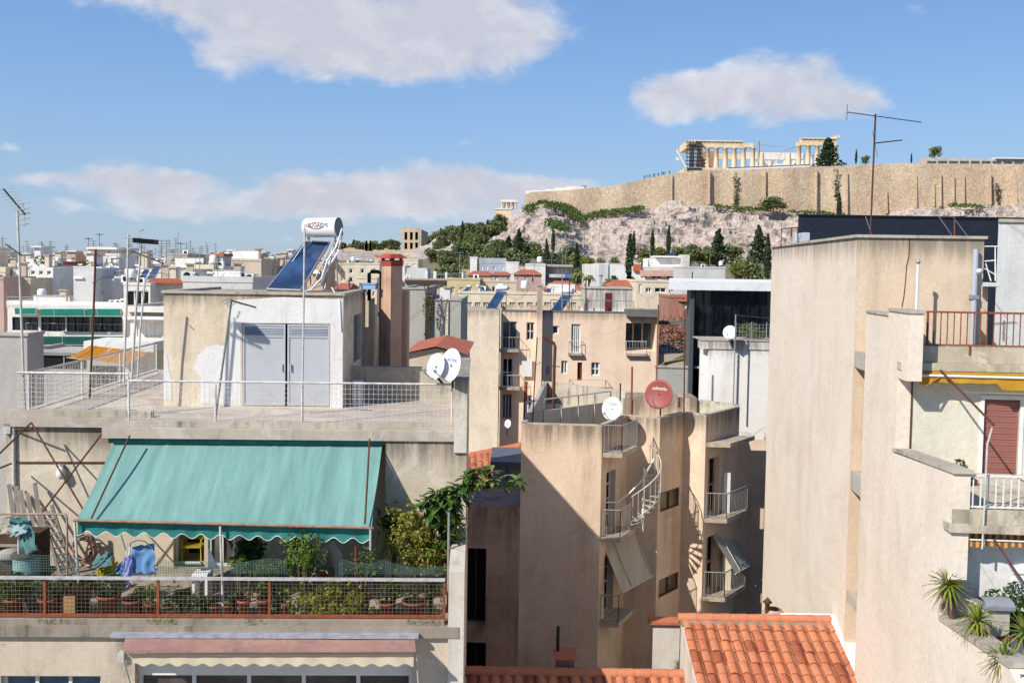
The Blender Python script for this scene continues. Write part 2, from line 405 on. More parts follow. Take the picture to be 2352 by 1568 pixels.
lb = thing('apartment_building', 'near beige apartment building with planted balcony, green awning and white roof room', 'building', L)
m = MB()   # main wall: body, flush pier right of the awning, loggia
uD0 = L.Vv(398, 1260, VB).x; uD1 = L.Vv(470, 1260, VB).x
uE0 = L.Vv(478, 1260, VB).x; uE1 = L.Vv(540, 1260, VB).x
op = [(uD0-uL, uD1-uL, ZL, ZL+2.1, 1.25), (uE0-uL, uE1-uL, ZL, ZL+2.1, .12)]
m.face_wall((uL, VB), (uW, VB), ZL, ZR-.24, op)
m.box(uW, uC, 0, VB+.3, ZL, ZR-.235)
m.quad((uL, VB, 0), (uL, VB, ZR-.24), (uL, 13, ZR-.24), (uL, 13, 0))
VBK = 5.75; uM = L.Vv(936, 900, 8.4).x
m.quad((uC, VB, 0), (uC, VBK, 0), (uC, VBK, ZR-.24), (uC, VB, ZR-.24)); m.quad((uM, VBK, 0), (uC, VBK, 0), (uC, VBK, ZR-.24), (uM, VBK, ZR-.24)); m.quad((uM, VBK, 0), (uM, 13, 0), (uM, 13, ZR-.24), (uM, VBK, ZR-.24))
# the storey below the balcony
m2 = MB()
wz0 = 0.0; zt = ZL-.24
wA0 = L.Vv(2, 1600, VF+.06).x; wA1 = L.Vv(232, 1600, VF+.06).x; wzt = L.Vv(120, 1551, VF+.06).z
wB0 = L.Vv(310, 1560, VF+.06).x; wB1 = L.Vv(946, 1560, VF+.06).x
ulo = L.Vv(-40, 1500, VF+.06).x; uRl = L.Vv(1064, 1500, VF+.06).x
m2.face_wall((ulo, VF+.06), (uRl, VF+.06), wz0, zt, [(wA0-ulo, wA1-ulo, wzt-1.2, wzt, .22), (wB0-ulo, wB1-ulo, wzt-2.0, wzt+.27, .35)])
m2.quad((uRl, VF+.06, 0), (uRl, VBK, 0), (uRl, VBK, ZL-.05), (uRl, VF+.06, ZL-.05))
m.build('wall', P_L, lb); m2.build('wall', P_L, lb)
# slabs
s = MB()
s.box(uL-.06, uA-.003, VB-.12, 13, ZR-.238, ZR); s.box(uA, uM, -.06, 13, ZR-.235, ZR+.003); s.box(uM, uB, -.06, VBK, ZR-.235, ZR+.003)
s.build('roof_slab', SLABW, lb)
s = MB()
nse = 60                                     # broken concrete nosing under the railings
s.box(uL-.03, uA+.6, VB-.02, VB+.22, ZR+.004, ZR+.16); s.box(uA+.45, uB-.004, .1, .34, ZR+.006, ZR+.15)
s.build('kerb', COPING, lb)
s = MB(); s.box(ulo, uRl-.1, VF-.05, VB+.4, ZL-.236, ZL); s.box(ulo, L.Vv(1020, 1430, VF).x, VF+.05, VF+.3, ZL+.002, ZL+.1)
s.build('terrace_slab', plaster('terrace_slab_concrete', '988b7a', '8c7e6c', '443c33', .8, .5, 1.5), lb)
# right hand parapet pier of the roof, low wall of the terrace
s = MB(); zp = L.Vv(1058, 876, .0).z
s.box(uB, uC, -.06, 5.7, ZR-.5, zp); s.box(uB-.03, uC+.03, -.09, 5.73, zp, zp+.05)
s.build('parapet', P_L2, lb)
s = MB(); uq0 = L.Vv(1030, 1400, VF+.02).x; zq = L.Vv(1040, 1312, VF).z
s.extr([(uq0, VF-.03, ZL-3.4), (uq0, VF-.03, zq), (uq0, VB+.2, zq+.55), (uq0, VB+.2, ZL-3.4)], (uRl-uq0+.005, 0, 0))
s.build('side_parapet', P_L2, lb)
# stair house on the roof
VP = L.Wz(565, 934, ZR).y; uS0 = L.Vv(376, 800, VP).x; uS1 = L.Vv(788, 800, VP).x; ZS = L.Vv(600, 676, VP).z
dp = 5.2
s = MB()
d0 = L.Vv(556, 800, VP).x; d1 = L.Vv(758, 800, VP).x; dz = L.Vv(650, 743, VP).z
s.face_wall((uS0, VP), (uS1, VP), ZR, ZS, [(d0-uS0, d1-uS0, ZR+.02, dz, .07)])
wv = [(L.U(x, 790, uS1).y-VP) for x in (812, 830, 846, 860)]
s.face_wall((uS1, VP), (uS1, VP+dp), ZR, ZS, [(wv[0], wv[1], ZR+1.0, ZR+2.4, .2), (wv[2], wv[3], ZR+.1, ZR+2.75, .4)])
s.quad((uS0, VP, ZR), (uS0, VP, ZS), (uS0, VP+dp, ZS), (uS0, VP+dp, ZR))
s.quad((uS0, VP+dp, ZR), (uS0, VP+dp, ZS), (uS1, VP+dp, ZS), (uS1, VP+dp, ZR))
s.quad((uS0, VP, ZS), (uS1, VP, ZS), (uS1, VP+dp, ZS), (uS0, VP+dp, ZS))
sh = s.build('stair_house', P_STH, lb)
s = MB(); s.box(uS0-.05, uS1+.04, VP-.05, VP+.2, ZS, ZS+.07); s.box(uS1-.2, uS1+.04, VP+.2, VP+dp, ZS, ZS+.07); s.box(uS0-.05, uS0+.2, VP+.2, VP+dp, ZS, ZS+.07)
s.build('coping', COPING, sh)
# whitewashed patches laid thinly over the front
s = MB()
def patch(pxs, off, M, mt):
    pts = [L.Vv(x, y, VP) for x, y in pxs]
    M.extr([(p.x, VP-off, p.z) for p in pts], (0, off*.6, 0), mt)
r5 = random.Random(3)
edge = [(527, 690), (529, 740), (522, 790), (500, 792), (470, 798), (452, 815), (445, 850), (462, 870), (459, 926)]
ee = []
for (xa, ya), (xb, yb) in zip(edge[:-1], edge[1:]):
    for k in range(6): q5 = k/6; ee.append((xa+(xb-xa)*q5+r5.uniform(-4, 4), ya+(yb-ya)*q5+r5.uniform(-3, 3)))
edge = ee+[edge[-1]]
patch(edge+[(553, 931), (553, 742), (760, 742), (760, 936), (787, 936), (787, 688), (650, 682)], .006, s, 0)
patch([(376, 810), (384, 812), (388, 850), (394, 870), (396, 918), (376, 918)], .006, s, 0)
s.build('whitewash_patch', WHITEW, sh)
DOORM = paint('grey_sheet_doors', 'b4b5b8', .5, .15, .12, '98968f', 1.2)
for k, (x0, x1) in enumerate(((557, 655), (660, 757))):
    a = L.Vv(x0, 800, VP).x; b = L.Vv(x1, 800, VP).x; dd = MB()
    zb = ZR+.04; zlv = L.Vv(650, 775, VP).z
    dd.box(a, b, VP+.03, VP+.06, zb, dz-.02)
    for z in (zb, zlv, dz-.07): dd.box(a, b, VP+.01, VP+.03, z, z+.05)
    for u in (a, b-.05): dd.box(u, u+.05, VP+.008, VP+.03, zb, dz-.02)
    hx = b-.1 if k == 0 else a+.07; dd.box(hx, hx+.03, VP-.03, VP+.01, zb+.95, zb+1.15); do = dd.build('door', DOORM, sh)
lv = MB()
for k, (x0, x1) in enumerate(((562, 650), (665, 752))):
    a = L.Vv(x0, 800, VP).x; b = L.Vv(x1, 800, VP).x; zlv = L.Vv(650, 775, VP).z; nl = 5
    for i in range(nl):
        z = zlv+.06+i*(dz-.1-zlv-.06)/nl
        lv.add([(a, VP+.0, z), (b, VP+.0, z), (b, VP+.028, z+.05), (a, VP+.028, z+.05)], [(0, 1, 2, 3)])
lv.build('louvre', paint('grey_louvres', '8d9097', .5, .2, .1), sh)
ww = MB(); ww.box(uS1-.16, uS1-.14, VP+wv[0], VP+wv[1], ZR+1, ZR+2.4); ww.build('window', BLUEGLASS, sh)
ww = MB(); ww.box(uS1-.38, uS1-.3, VP+wv[2], VP+wv[3], ZR, ZR+2.75); ww.build('doorway', paint('brown_door', '4a2c20', .6), sh)
# brick topped chimney and its plastered shaft
BR = NT('red_brick'); q = BR.n('TexBrick'); BR.l(BR.mp((4.6, 4.6, 4.6), rot=(math.radians(90), 0, 0)), q.inputs['Vector'])
q.inputs['Color1'].default_value = lin('8f352b'); q.inputs['Color2'].default_value = lin('7a2b22'); q.inputs['Mortar'].default_value = lin('96604f')
q.inputs['Scale'].default_value = 1.0; q.inputs['Mortar Size'].default_value = .02
BRICK = BR.done(q.outputs[0], .85)
CHP = plaster('chimney_plaster', 'c39c7e', 'b68d70', '55463d', .5, .4, 1.2)
vc = 8.1; cx = L.Vv(900, 640, vc).x
cz = [L.Vv(900, y, vc).z for y in (583, 593, 611, 668)]
s = MB(); r_ = .33
dia = lambda r: [(cx-r, vc), (cx, vc-r), (cx+r, vc), (cx, vc+r)]
s.prism(dia(r_), ZR, cz[2]); u2 = L.Vv(934, 800, vc).x; u3 = L.Vv(868, 800, vc).x
s.box(u3, u2, vc+.25, vc+1.2, ZR, cz[3]); ch = s.build('chimney', CHP, lb)
s = MB(); s.prism(dia(r_+.012), cz[2], cz[1]-.06)
for a in (0, 1, 2, 3):
    p = dia(r_-.05)[a]; s.box(p[0]-.05, p[0]+.05, p[1]-.05, p[1]+.05, cz[1]-.06, cz[1])
s.build('brick_top', BRICK, ch)
s = MB(); q4 = dia(r_+.17); n4 = len(q4)
s.add([(p[0], p[1], cz[1]) for p in q4]+[(p[0]*.55+cx*.45, p[1]*.55+vc*.45, cz[0]) for p in q4],
      [[3, 2, 1, 0], [4, 5, 6, 7]]+[[i, (i+1) % 4, 4+(i+1) % 4, 4+i] for i in range(4)])
s.build('cap', tilem('chimney_cap_tiles', 'a9483a', '7f3328'), ch)
# low wall at the back of the roof
vw = 5.35; uw0 = L.Vv(806, 880, vw).x; uw1 = L.Vv(1046, 880, vw).x; zw = L.Vv(930, 848, vw).z
s = MB(); s.box(uw0, uw1, vw, vw+.25, ZR, zw); s.box(uw0-.02, uw1-.002, vw-.03, vw+.28, zw, zw+.06); s.build('low_wall', COPING, lb)
# loggia door and window
s = MB(); fr_ = WHITE
def frame(M, a, b, z0, z1, v, w=.06, t=.05, mul=1, ax='u'):
    for (p, q_) in ((a, a+w), (b-w, b)): M.box(p, q_, v, v+t, z0, z1)
    for z in (z0, z1-w): M.box(a+w, b-w, v, v+t, z, z+w)
    for i in range(1, mul):
        c = a+(b-a)*i/mul; M.box(c-w/2, c+w/2, v, v+t, z0+w, z1-w)
frame(s, uD0, uD1, ZL, ZL+2.1, VB+.2); frame(s, uE0, uE1, ZL, ZL+2.1, VB+.04, .07, .05, 2)
db = s.build('balcony_door', WHITE, lb)
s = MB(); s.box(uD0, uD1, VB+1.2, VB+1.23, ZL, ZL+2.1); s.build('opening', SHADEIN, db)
s = MB(); s.box(uE0, uE1, VB+.1, VB+.12, ZL, ZL+2.1); s.build('pane', glassm('curtained_glass', '4f4a44', .15), db)
# lower windows
s = MB(); frame(s, wA0, wA1, wzt-1.2, wzt, VF+.2, .07, .05, 3); w1 = s.build('window', WHITE, lb)
s = MB(); s.box(wA0, wA1, VF+.26, VF+.28, wzt-1.2, wzt); s.build('pane', BLUEGLASS, w1)
s = MB(); frame(s, wB0, wB1, wzt-2, wzt+.0, VF+.3, .08, .06, 5); s.box(wB0, wB1, VF+.28, VF+.36, wzt+.002, wzt+.27); w2 = s.build('window', WHITE, lb)
s = MB(); s.box(wB0, wB1, VF+.38, VF+.4, wzt-2, wzt+.1); s.build('pane', glassm('dim_glass', '3a322e', .2), w2)
# thin pipe line on the left wall
s = MB(); a = L.Vv(38, 1061, VB); b = L.Vv(250, 1061, VB); s.tube([(a.x, VB-.02, a.z), (b.x, VB-.02, b.z)], .022); s.build('pipe', RUSTD, lb)
s = MB(); a = L.Vv(33, 970, VB); s.tube([(a.x, VB-.04, a.z), (a.x, VB-.04, ZL)], .05); a = L.Vv(23, 980, VB); s.box(a.x-.12, a.x+.06, VB-.12, VB-.005, a.z-.15, a.z+.1)
s.build('drainpipe', GALVW, lb)

# ---------------------------------------------------------------- railings
def mesh_panel(M, a, b, z0, z1, sp=.1, r=.004):
    a = V(a); b = V(b); n = max(1, int((b-a).length/sp)); d = (b-a)/n
    for i in range(n+1):
        p = a+d*i; M.bar((p.x, p.y, z0), (p.x, p.y, z1), r*2, r*2)
    k = max(1, int((z1-z0)/sp))
    for j in range(k+1):
        z = z0+(z1-z0)*j/k; M.bar((a.x, a.y, z), (b.x, b.y, z), r*2, r*2)
def railing(label, fr, runs, h, posts, rail_r, mats, mesh=.1, wire=.004, group=None, name='railing', foot=0.0, cat='railing'):
    """runs: [(a,b,zbase)] in frame coords; posts: [(x,y,z)]"""
    t = thing(name, label, cat, fr, group=group); tr = MB(); br = MB(); mp_ = MB()
    for a, b, z in runs:
        a = V((a[0], a[1], 0)); b = V((b[0], b[1], 0))
        tr.tube([(a.x, a.y, z+h), (b.x, b.y, z+h)], rail_r, 8)
        br.tube([(a.x, a.y, z+.07), (b.x, b.y, z+.07)], rail_r*.8, 6)
        if mesh: mesh_panel(mp_, a, b, z+.08, z+h-.02, mesh, wire)
    tr.build('top_rail', mats[0], t); br.build('bottom_rail', mats[1], t)
    for p in posts:
        q = MB(); q.tube([(p[0], p[1], p[2]-foot), (p[0], p[1], p[2]+h)], rail_r*.95, 6); q.build('post', mats[2], t)
    if mesh: mp_.build('wire_mesh', mats[3], t)
    return t
GW = paint('old_white_rail', 'cfccc4', .55, .1, .35, '8d7f6c', 8)
va = VB+.1; h1 = L.Vv(180, 857, va).z-ZR
uSd = L.Vv(66, 851, va).x; ua = L.Vv(40, 852, va).x; ub = L.Vv(295, 860, va).x
vbk = 11.5
railing('white wire mesh railing along the left corner of the roof terrace', L,
        [((ua, va), (ub, va), ZR+.05), ((uSd, va+.02), (uSd, vbk), ZR+.05)], h1-.05,
        [(uSd, va, ZR), (ub, va, ZR), (uSd, 5, ZR), (uSd, 8, ZR), (uSd, vbk, ZR)], .03, (GW, GW, GW, GW), .11, .004)
va2 = .2; h2 = L.Vv(640, 878, va2).z-ZR
uc = L.Vv(296, 868, va2).x; ud = L.Vv(1040, 883, va2).x
px_ = [L.Vv(x, 900, va2).x for x in (296, 495, 694, 1038)]
railing('long white wire mesh railing on the roof edge above the green awning', L,
        [((uc, va2), (ud, va2), ZR+.05)], h2-.05, [(x, va2, ZR) for x in px_], .026, (GW, GW, GW, GW), .11, .0035)
vr = VF+.18; h3 = L.Vv(500, 1326, vr).z-ZL
ue = L.Vv(-40, 1330, vr).x; uf = L.Vv(1022, 1340, vr).x
px_ = [L.Vv(x, 1380, vr).x for x in (103, 363, 619, 1020)]
t = thing('railing', 'rusty balcony railing with wide white handrail behind which flower pots stand', 'railing', L)
s = MB(); s.box(ue, uf, vr-.06, vr+.06, ZL+h3-.04, ZL+h3); s.build('top_rail', paint('grey_handrail', 'b9b6b2', .5, .1, .35, '8a7c70', 6), t)
s = MB(); s.box(ue, uf, vr-.03, vr+.03, ZL+.12, ZL+.18); s.build('bottom_rail', RUSTO, t)
for x in px_:
    q = MB(); q.box(x-.028, x+.028, vr-.025, vr+.025, ZL-.1, ZL+h3-.04); q.build('post', RUSTO, t)
s = MB(); mesh_panel(s, (ue, vr, 0), (uf, vr, 0), ZL+.16, ZL+h3-.04, .085, .0018); s.build('wire_mesh', paint('rusty_wire', '8a7a66', .8, 0, .4), t)

# ---------------------------------------------------------------- the green awning
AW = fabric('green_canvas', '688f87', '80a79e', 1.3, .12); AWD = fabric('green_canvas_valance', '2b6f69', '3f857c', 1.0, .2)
va_ = .22; tA = L.Vv(266, 1008, va_); tB = L.Vv(879, 1012, va_)
vfr = -1.72
fA = L.Vv(176, 1196, vfr); fB = L.Vv(853, 1214, vfr)
t = thing('awning', 'faded green canvas awning with scalloped edge over the planted balcony', 'awning', L)
s = MB(); nu, nv = 90, 26; vs = []
ra = random.Random(5)
fold = [ra.uniform(.0, 1) for _ in range(12)]
for j in range(nv+1):
    q = j/nv
    for i in range(nu+1):
        p = i/nu; a = tA.lerp(tB, p); b = fA.lerp(fB, p); c = a.lerp(b, q)
        sag = -.05*math.sin(math.pi*q)-.02*math.sin(p*36+q*1.5+2*math.sin(p*9))*math.sin(math.pi*q)
        seam = .022*max(0, 1-abs((p*5+.5) % 1-.5)/.018)
        vs.append((c.x, c.y, c.z+sag+seam))
s.add(vs, [(j*(nu+1)+i, j*(nu+1)+i+1, (j+1)*(nu+1)+i+1, (j+1)*(nu+1)+i) for j in range(nv) for i in range(nu)], 0, True)
s.build('canopy', AW, t)
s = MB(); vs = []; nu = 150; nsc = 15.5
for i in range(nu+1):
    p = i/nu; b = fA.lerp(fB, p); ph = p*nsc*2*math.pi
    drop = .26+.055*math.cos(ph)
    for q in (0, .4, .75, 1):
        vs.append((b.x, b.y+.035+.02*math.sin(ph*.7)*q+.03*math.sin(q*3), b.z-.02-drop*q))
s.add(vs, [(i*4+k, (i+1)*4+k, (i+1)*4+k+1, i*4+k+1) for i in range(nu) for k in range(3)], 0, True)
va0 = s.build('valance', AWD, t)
s = MB()
s.tube([(fA.lerp(fB, i/nu).x, vs[i*4+3][1]-.004, vs[i*4+3][2]) for i in range(nu+1)], .008, 4); s.build('trim', WHITE, va0)
s = MB(); s.tube([(fA.x-.05, vfr-.05, fA.z+.03), (fB.x+.05, vfr-.05, fB.z+.03)], .03, 8); s.build('front_bar', paint('rusty_pipe', '9a7a62', .7, .1, .45, '7a4a30', 6), t)
for (x0, y0, x1, y1) in ((298, 1008, 210, 1196), (849, 1015, 838, 1208)):
    a = L.Vv(x0, y0, -.25); b = L.Vv(x1, y1, vfr-.05); q = MB(); q.tube([(a.x, a.y, a.z+.08), (b.x, b.y, b.z+.06)], .022, 6); q.build('arm', RUSTD, t)
for (x, y, xb, yb) in ((171, 1198, 186, 1412), (506, 1208, 513, 1412), (851, 1214, 851, 1300)):
    a = L.Vv(x, y, vfr-.05); b = L.Wz(xb, yb, ZL) if yb > 1400 else L.Vv(xb, yb+60, vfr+.15); q = MB(); q.tube([a, (b.x, max(b.y, VF+.4), b.z)], .028, 6); q.build('post', GALVW, t)
s = MB(); s.tube([(tA.x-.1, .08, tA.z+.0), (tB.x+.1, .08, tB.z)], .07, 8); s.build('roller', AWD, t)

# ---------------------------------------------------------------- pink canopy under the balcony
PINK = plaster('pink_sheet', 'b08574', '9c7263', '5a4640', .4, .4, 1.6)
t = thing('awning', 'dull pink sheet canopy with cream scalloped valance under the balcony', 'awning', L)
c0 = L.Vv(288, 1457, VF-.05); c1 = L.Vv(952, 1462, VF-.05); vg = VF-.75
e0 = L.Vv(283, 1493, vg); e1 = L.Vv(955, 1491, vg)
s = MB(); s.extr([(c0.x, c0.y, c0.z), (c1.x, c1.y, c1.z), (e1.x, vg, e1.z), (e0.x, vg, e0.z)], (0, 0, -.05)); s.build('canopy', PINK, t)
s = MB(); a = L.Vv(258, 1452, VF-.1); b = L.Vv(962, 1452, VF-.1)
s.box(a.x, b.x, VF-.22, VF-.052, a.z-.07, a.z+.0); s.build('flashing', paint('silver_flashing', 'b5b8bf', .4, .4, .4, '7f7f86', 5), t)
s = MB(); nu = 140; vs = []; g0 = L.Vv(290, 1500, vg+.12); g1 = L.Vv(950, 1500, vg+.12); gz = L.Vv(600, 1500, vg+.12).z
for i in range(nu+1):
    p = i/nu; x = g0.x+(g1.x-g0.x)*p; dr = .24+.03*math.cos(p*2*math.pi*17)
    vs += [(x, vg+.12, gz), (x, vg+.12+.012*math.sin(p*60), gz-dr)]
s.add(vs, [(2*i, 2*i+2, 2*i+3, 2*i+1) for i in range(nu)], 0, True); s.build('valance', fabric('cream_canvas', 'd8ccb0', 'cfc0a0', 1, .2), t)
s = MB(); s.box(g0.x-.15, g0.x-.02, vg+.02, vg+.25, gz-.15, gz+.02); s.build('bracket', GALVW, t); s = MB(); s.tube([(g0.x-.1, vg+.12, gz), (g0.x+.05, VF, gz-1.6)], .02, 5); s.build('brace', GALVW, t); s = MB(); s.tube([(g1.x+.06, vg+.12, gz), (g1.x+.12, VF, gz-1.6)], .02, 5); s.build('brace', GALVW, t)

# ---------------------------------------------------------------- solar water heater on the stair house
def solar_heater(label, fr, base, W_, tankL, slope_len, rise, run, yaw=0, sc=1.0, logo=False, group=None, tank_end=None):
    """collector panel leaning on a frame with a tank on top; local: x along tank, panel falls toward -x/-y"""
    t = thing('solar_water_heater', label, 'water heater', fr, group=group)
    return t
TANKW = paint('tank_white', 'dcdcdc', .35, .1, .08); TANKE = paint('tank_end_grey', '77777c', .4, .3, .15)
PANEL = glassm('solar_glass', '122a48', .35); PANF = paint('aluminium_frame', 'b4b6b8', .4, .6, .15)
t = thing('solar_water_heater', 'solar water heater with white branded tank and blue panel on the near roof room', 'water heater', L)
vt = VP+3.9
A = L.Vv(702, 523, vt+.2); B = L.Vv(778, 522, vt-.15)      # tank axis ends
ax = (B-A); rt = .30
s = MB(); ln = ax.length
s.lathe([(.0, -.03), (rt*.8, -.02), (rt*.97, .03), (rt, .07), (rt, ln-.03), (rt*1.03, ln-.025), (rt*1.03, ln), (rt*.96, ln)], A, 28, 0, ax)
tk = s.build('tank', TANKW, t)
s = MB(); s.lathe([(rt*.96, ln-.01), (rt*.9, ln-.035), (rt*.78, ln-.03), (rt*.7, ln-.045), (rt*.5, ln-.035), (rt*.3, ln-.045), (0, ln-.03)], A, 24, 0, ax); s.build('end_cap', TANKE, tk)
# logo: red swoosh and dark lettering on the tank front
axn = ax.normalized(); fwd = (V((0, -1, 0))-axn*axn.dot(V((0, -1, 0)))).normalized(); upv = axn.cross(fwd); upv = upv if upv.z > 0 else -upv
def ontank(d, ang, r=rt+.006): return A+axn*d+(fwd*math.cos(ang)+upv*math.sin(ang))*r
s = MB(); pts = []
for i in range(41):
    th = .5+5.6*i/40; pts.append(ontank(ln*.46+.24*math.cos(th), .17+.40*math.sin(th)*.8))
s.tube(pts, .011, 5); s.add([ontank(ln*.3+.03*math.cos(k*.63), .02+.1*math.sin(k*.63), rt+.012) for k in range(10)], [list(range(10))])
s.build('emblem', paint('logo_red', 'a8323c', .5), tk)
fc = bpy.data.curves.new('lettering', 'FONT'); fc.body = 'HELIOAKMI'; fc.size = .19; fc.extrude = .003; fc.align_x = 'CENTER'
fo = bpy.data.objects.new('lettering', fc); COL.objects.link(fo)
bpy.context.view_layer.update(); me = bpy.data.meshes.new_from_object(fo.evaluated_get(bpy.context.evaluated_depsgraph_get()))
bpy.data.objects.remove(fo)
for v in me.vertices:
    x, y, z = v.co; v.co = ontank(ln*.45+x*.82, .0+y/rt, rt+.008+z)
me.materials.clear(); me.materials.append(paint('logo_dark', '38423f', .5))
o = bpy.data.objects.new('lettering', me); COL.objects.link(o); o.parent = tk
# collector
c = [L.Vv(611, 664, vt-.85), L.Vv(690, 667, vt-1.05), L.Vv(757, 555, vt+.25), L.Vv(700, 552, vt+.45)]
n_ = (c[1]-c[0]).cross(c[3]-c[0]).normalized()
s = MB(); s.extr(c, -n_*.09); pn = s.build('collector', PANF, t)
s = MB(); ctr = sum(c, V())/4; s.extr([p+(ctr-p)*.05+n_*.004 for p in c], n_*.004); s.build('glass', PANEL, pn)
def leg(nm, pts, r, mt): q = MB(); q.tube(pts, r, 6); return q.build(nm, mt, t)
b0 = L.Vv(697, 680, VP-.06); b1 = L.Vv(699, 520, VP-.06)
leg('leg', [A+axn*.12-V((0, 0, rt)), (A.x+.12, A.y+.3, ZS+.03)], .022, GALV)
leg('leg', [B-axn*.12-V((0, 0, rt)), (B.x-.05, B.y+.3, ZS+.03)], .022, GALV)
leg('leg', [B-axn*.1-V((0, 0, rt)), L.Vv(712, 664, vt-.9)], .022, GALV)
leg('leg', [A+axn*.1-V((0, 0, rt)), L.Vv(630, 664, vt-.5)], .02, GALV)
leg('brace', [L.Vv(765, 560, vt), L.Vv(745, 668, vt-.6)], .02, GALV)
leg('pipe', [L.Vv(786, 524, vt-.3), L.Vv(772, 565, vt-.3), L.Vv(752, 600, vt-.5), L.Vv(738, 640, vt-.7), L.Vv(712, 668, vt-.95)], .028, TANKW)
leg('pipe', [L.Vv(790, 530, vt-.2), L.Vv(775, 580, vt-.2), L.Vv(752, 618, vt-.4), L.Vv(736, 655, vt-.6), L.Vv(700, 670, vt-1.0)], .024, TANKW)
leg('pipe', [L.Vv(762, 660, VP+.2), L.Vv(780, 690, VP-.03), L.Vv(783, 760, VP-.03)], .016, TANKW)

# pipes and box by the chimney
t = thing('flue_pipe', 'black bent flue pipe beside the brick topped chimney', 'pipe', L)
vq = VP+5.2; s = MB(); P_ = [L.Vv(x, y, vq) for x, y in ((848, 690), (848, 640), (848, 628), (852, 624), (868, 624), (875, 628), (876, 640), (876, 720))]
s.tube(P_, .06, 8); s.build('pipe', BLACKM, t)
s = MB(); b = P_[-1]; s.box(b.x-.1, b.x+.1, b.y-.1, b.y+.1, b.z-.1, b.z+.05); s.build('clamp', BLACKM, t)
t = thing('water_tank', 'small light blue metal box standing on the roof room edge', 'tank', L)
a = L.Vv(829, 672, VP+4.2); b = L.Vv(862, 653, VP+4.2); s = MB(); s.box(a.x, b.x, a.y, a.y+.9, ZS+.08, b.z); s.box(a.x-.02, b.x+.02, a.y-.02, a.y+.92, b.z, b.z+.03); s.build('box', paint('pale_blue_paint', '8fb2cf', .5, 0, .2), t)
# louvred vent block on the roof floor
t = thing('vent_block', 'white perforated vent block standing behind the roof railing', 'vent', L)
vv = L.Wz(820, 932, ZR).y; a = L.Vv(809, 932, vv); b = L.Vv(831, 876, vv); w_ = b.x-a.x; s = MB()
s.box(a.x, b.x, vv+.05, vv+.35, ZR, b.z)
for i in range(4): x = a.x+(w_-.04)*i/3; s.box(x, x+.04, vv, vv+.05, ZR, b.z)
for j in range(8): z = ZR+(b.z-ZR-.04)*j/7; s.box(a.x, b.x, vv+.002, vv+.048, z, z+.04)
s.build('body', WHITE, t); s = MB(); s.box(a.x+.03, b.x-.03, vv+.03, vv+.045, ZR+.03, b.z-.05); s.build('grille', BLACKM, t)
# ---------------------------------------------------------------- barrel tiles
def tiled(M, o, e, dn, W_, Ln, tw=.27, tl=.42, n=6, h=.055, rr=None):
    """barrel tiles: o ridge start, e along ridge, dn down the slope (unit vectors)"""
    e = V(e); dn = V(dn); up = e.cross(dn); up = up if up.z > 0 else -up
    nu = int(round(W_/tw)); nv = int(math.ceil(Ln/tl)); r = rr or random.Random(2)
    for i in range(nu):
        for j in range(nv):
            l0 = j*tl; l1 = min(Ln, (j+1)*tl+.05); jit = r.uniform(-.012, .012); sx = r.uniform(-.012, .012); l1 += r.uniform(-.02, .02); vs = []
            for l, lift in ((l0, -.012), (l1, .028)):
                for k in range(n+1):
                    a = math.pi*k/n; x = (i+.5)*tw-math.cos(a)*tw*.36+sx*l/max(l1, .1); z = math.sin(a)*h+lift+jit
                    vs.append(V(o)+e*x+dn*l+up*z)
                x = (i+1.0)*tw; vs.append(V(o)+e*(x+tw*.14)+dn*l+up*(lift-.02))
            m_ = n+2; M.add(vs, [(k, k+1, m_+k+1, m_+k) for k in range(m_-1)], r.choice((0, 0, 0, 0, 0, 0, 0, 1, 1, 1, 2, 3)), True)
            M.add([vs[m_+k] for k in range(m_)]+[vs[m_+k]-up*.028 for k in range(m_)], [(k, k+1, m_+k+1, m_+k) for k in range(m_-1)], 1)
def ridge(M, a, b, r=.13, tl=.42, m=0):
    a = V(a); b = V(b); n = max(1, int((b-a).length/tl)); d = (b-a)/n
    for i in range(n):
        M.tube([a+d*i, a+d*(i+1.06)], [r, r*1.12], 10, m)
# ================================================================ helpers for houses given in world plan points
def window(parent, P, Q, o, depth=.15, mats=None, mul=2, cross=0, name='window', fw=.06, sub=False):
    """frame and pane set into an opening of face_wall(P,Q)"""
    mats = mats or (WHITE, DARKGLASS)
    P = V((P[0], P[1])); Q = V((Q[0], Q[1])); d = (Q-P).normalized(); nin = V((-d.y, d.x)); a, b, c, e = o[:4]
    def pt(u, w, k): q = P+d*u+nin*k; return V((q.x, q.y, w))
    M = MB(); k = depth-.05
    G = M if not sub else MB()
    G.quad(pt(a, c, depth-.02), pt(b, c, depth-.02), pt(b, e, depth-.02), pt(a, e, depth-.02), 0 if sub else 1)
    h = fw/2
    for i in range(mul+1):
        u = a+h+(b-a-fw)*i/mul; M.bar(pt(u, c, k), pt(u, e, k), fw, fw)
    for w in [c+h, e-h]+[c+(e-c)*(i+1)/(cross+1) for i in range(cross)]:
        M.bar(pt(a, w, k), pt(b, w, k), fw*.98, fw*.98)
    ob = M.build(name, mats[0] if sub else list(mats), parent)
    if sub: G.build('pane', mats[1], ob)
    return ob
def pxop(P, Q, x0, x1, y0, y1):
    """opening (along-wall metres, absolute heights) from a picture rectangle on the wall P-Q"""
    P = V((P[0], P[1])); Q = V((Q[0], Q[1])); d = (Q-P).normalized(); n = V((-d.y, d.x))
    def hit(x, y):
        r = ray(x, y); e = V((EYE.x, EYE.y))-P; s = -(e.dot(n))/(V((r.x, r.y)).dot(n)); p = EYE+r*s
        return (V((p.x, p.y))-P).dot(d), p.z
    ym = (y0+y1)/2; xm = (x0+x1)/2
    return [hit(x0, ym)[0], hit(x1, ym)[0], hit(xm, y1)[1], hit(xm, y0)[1]]
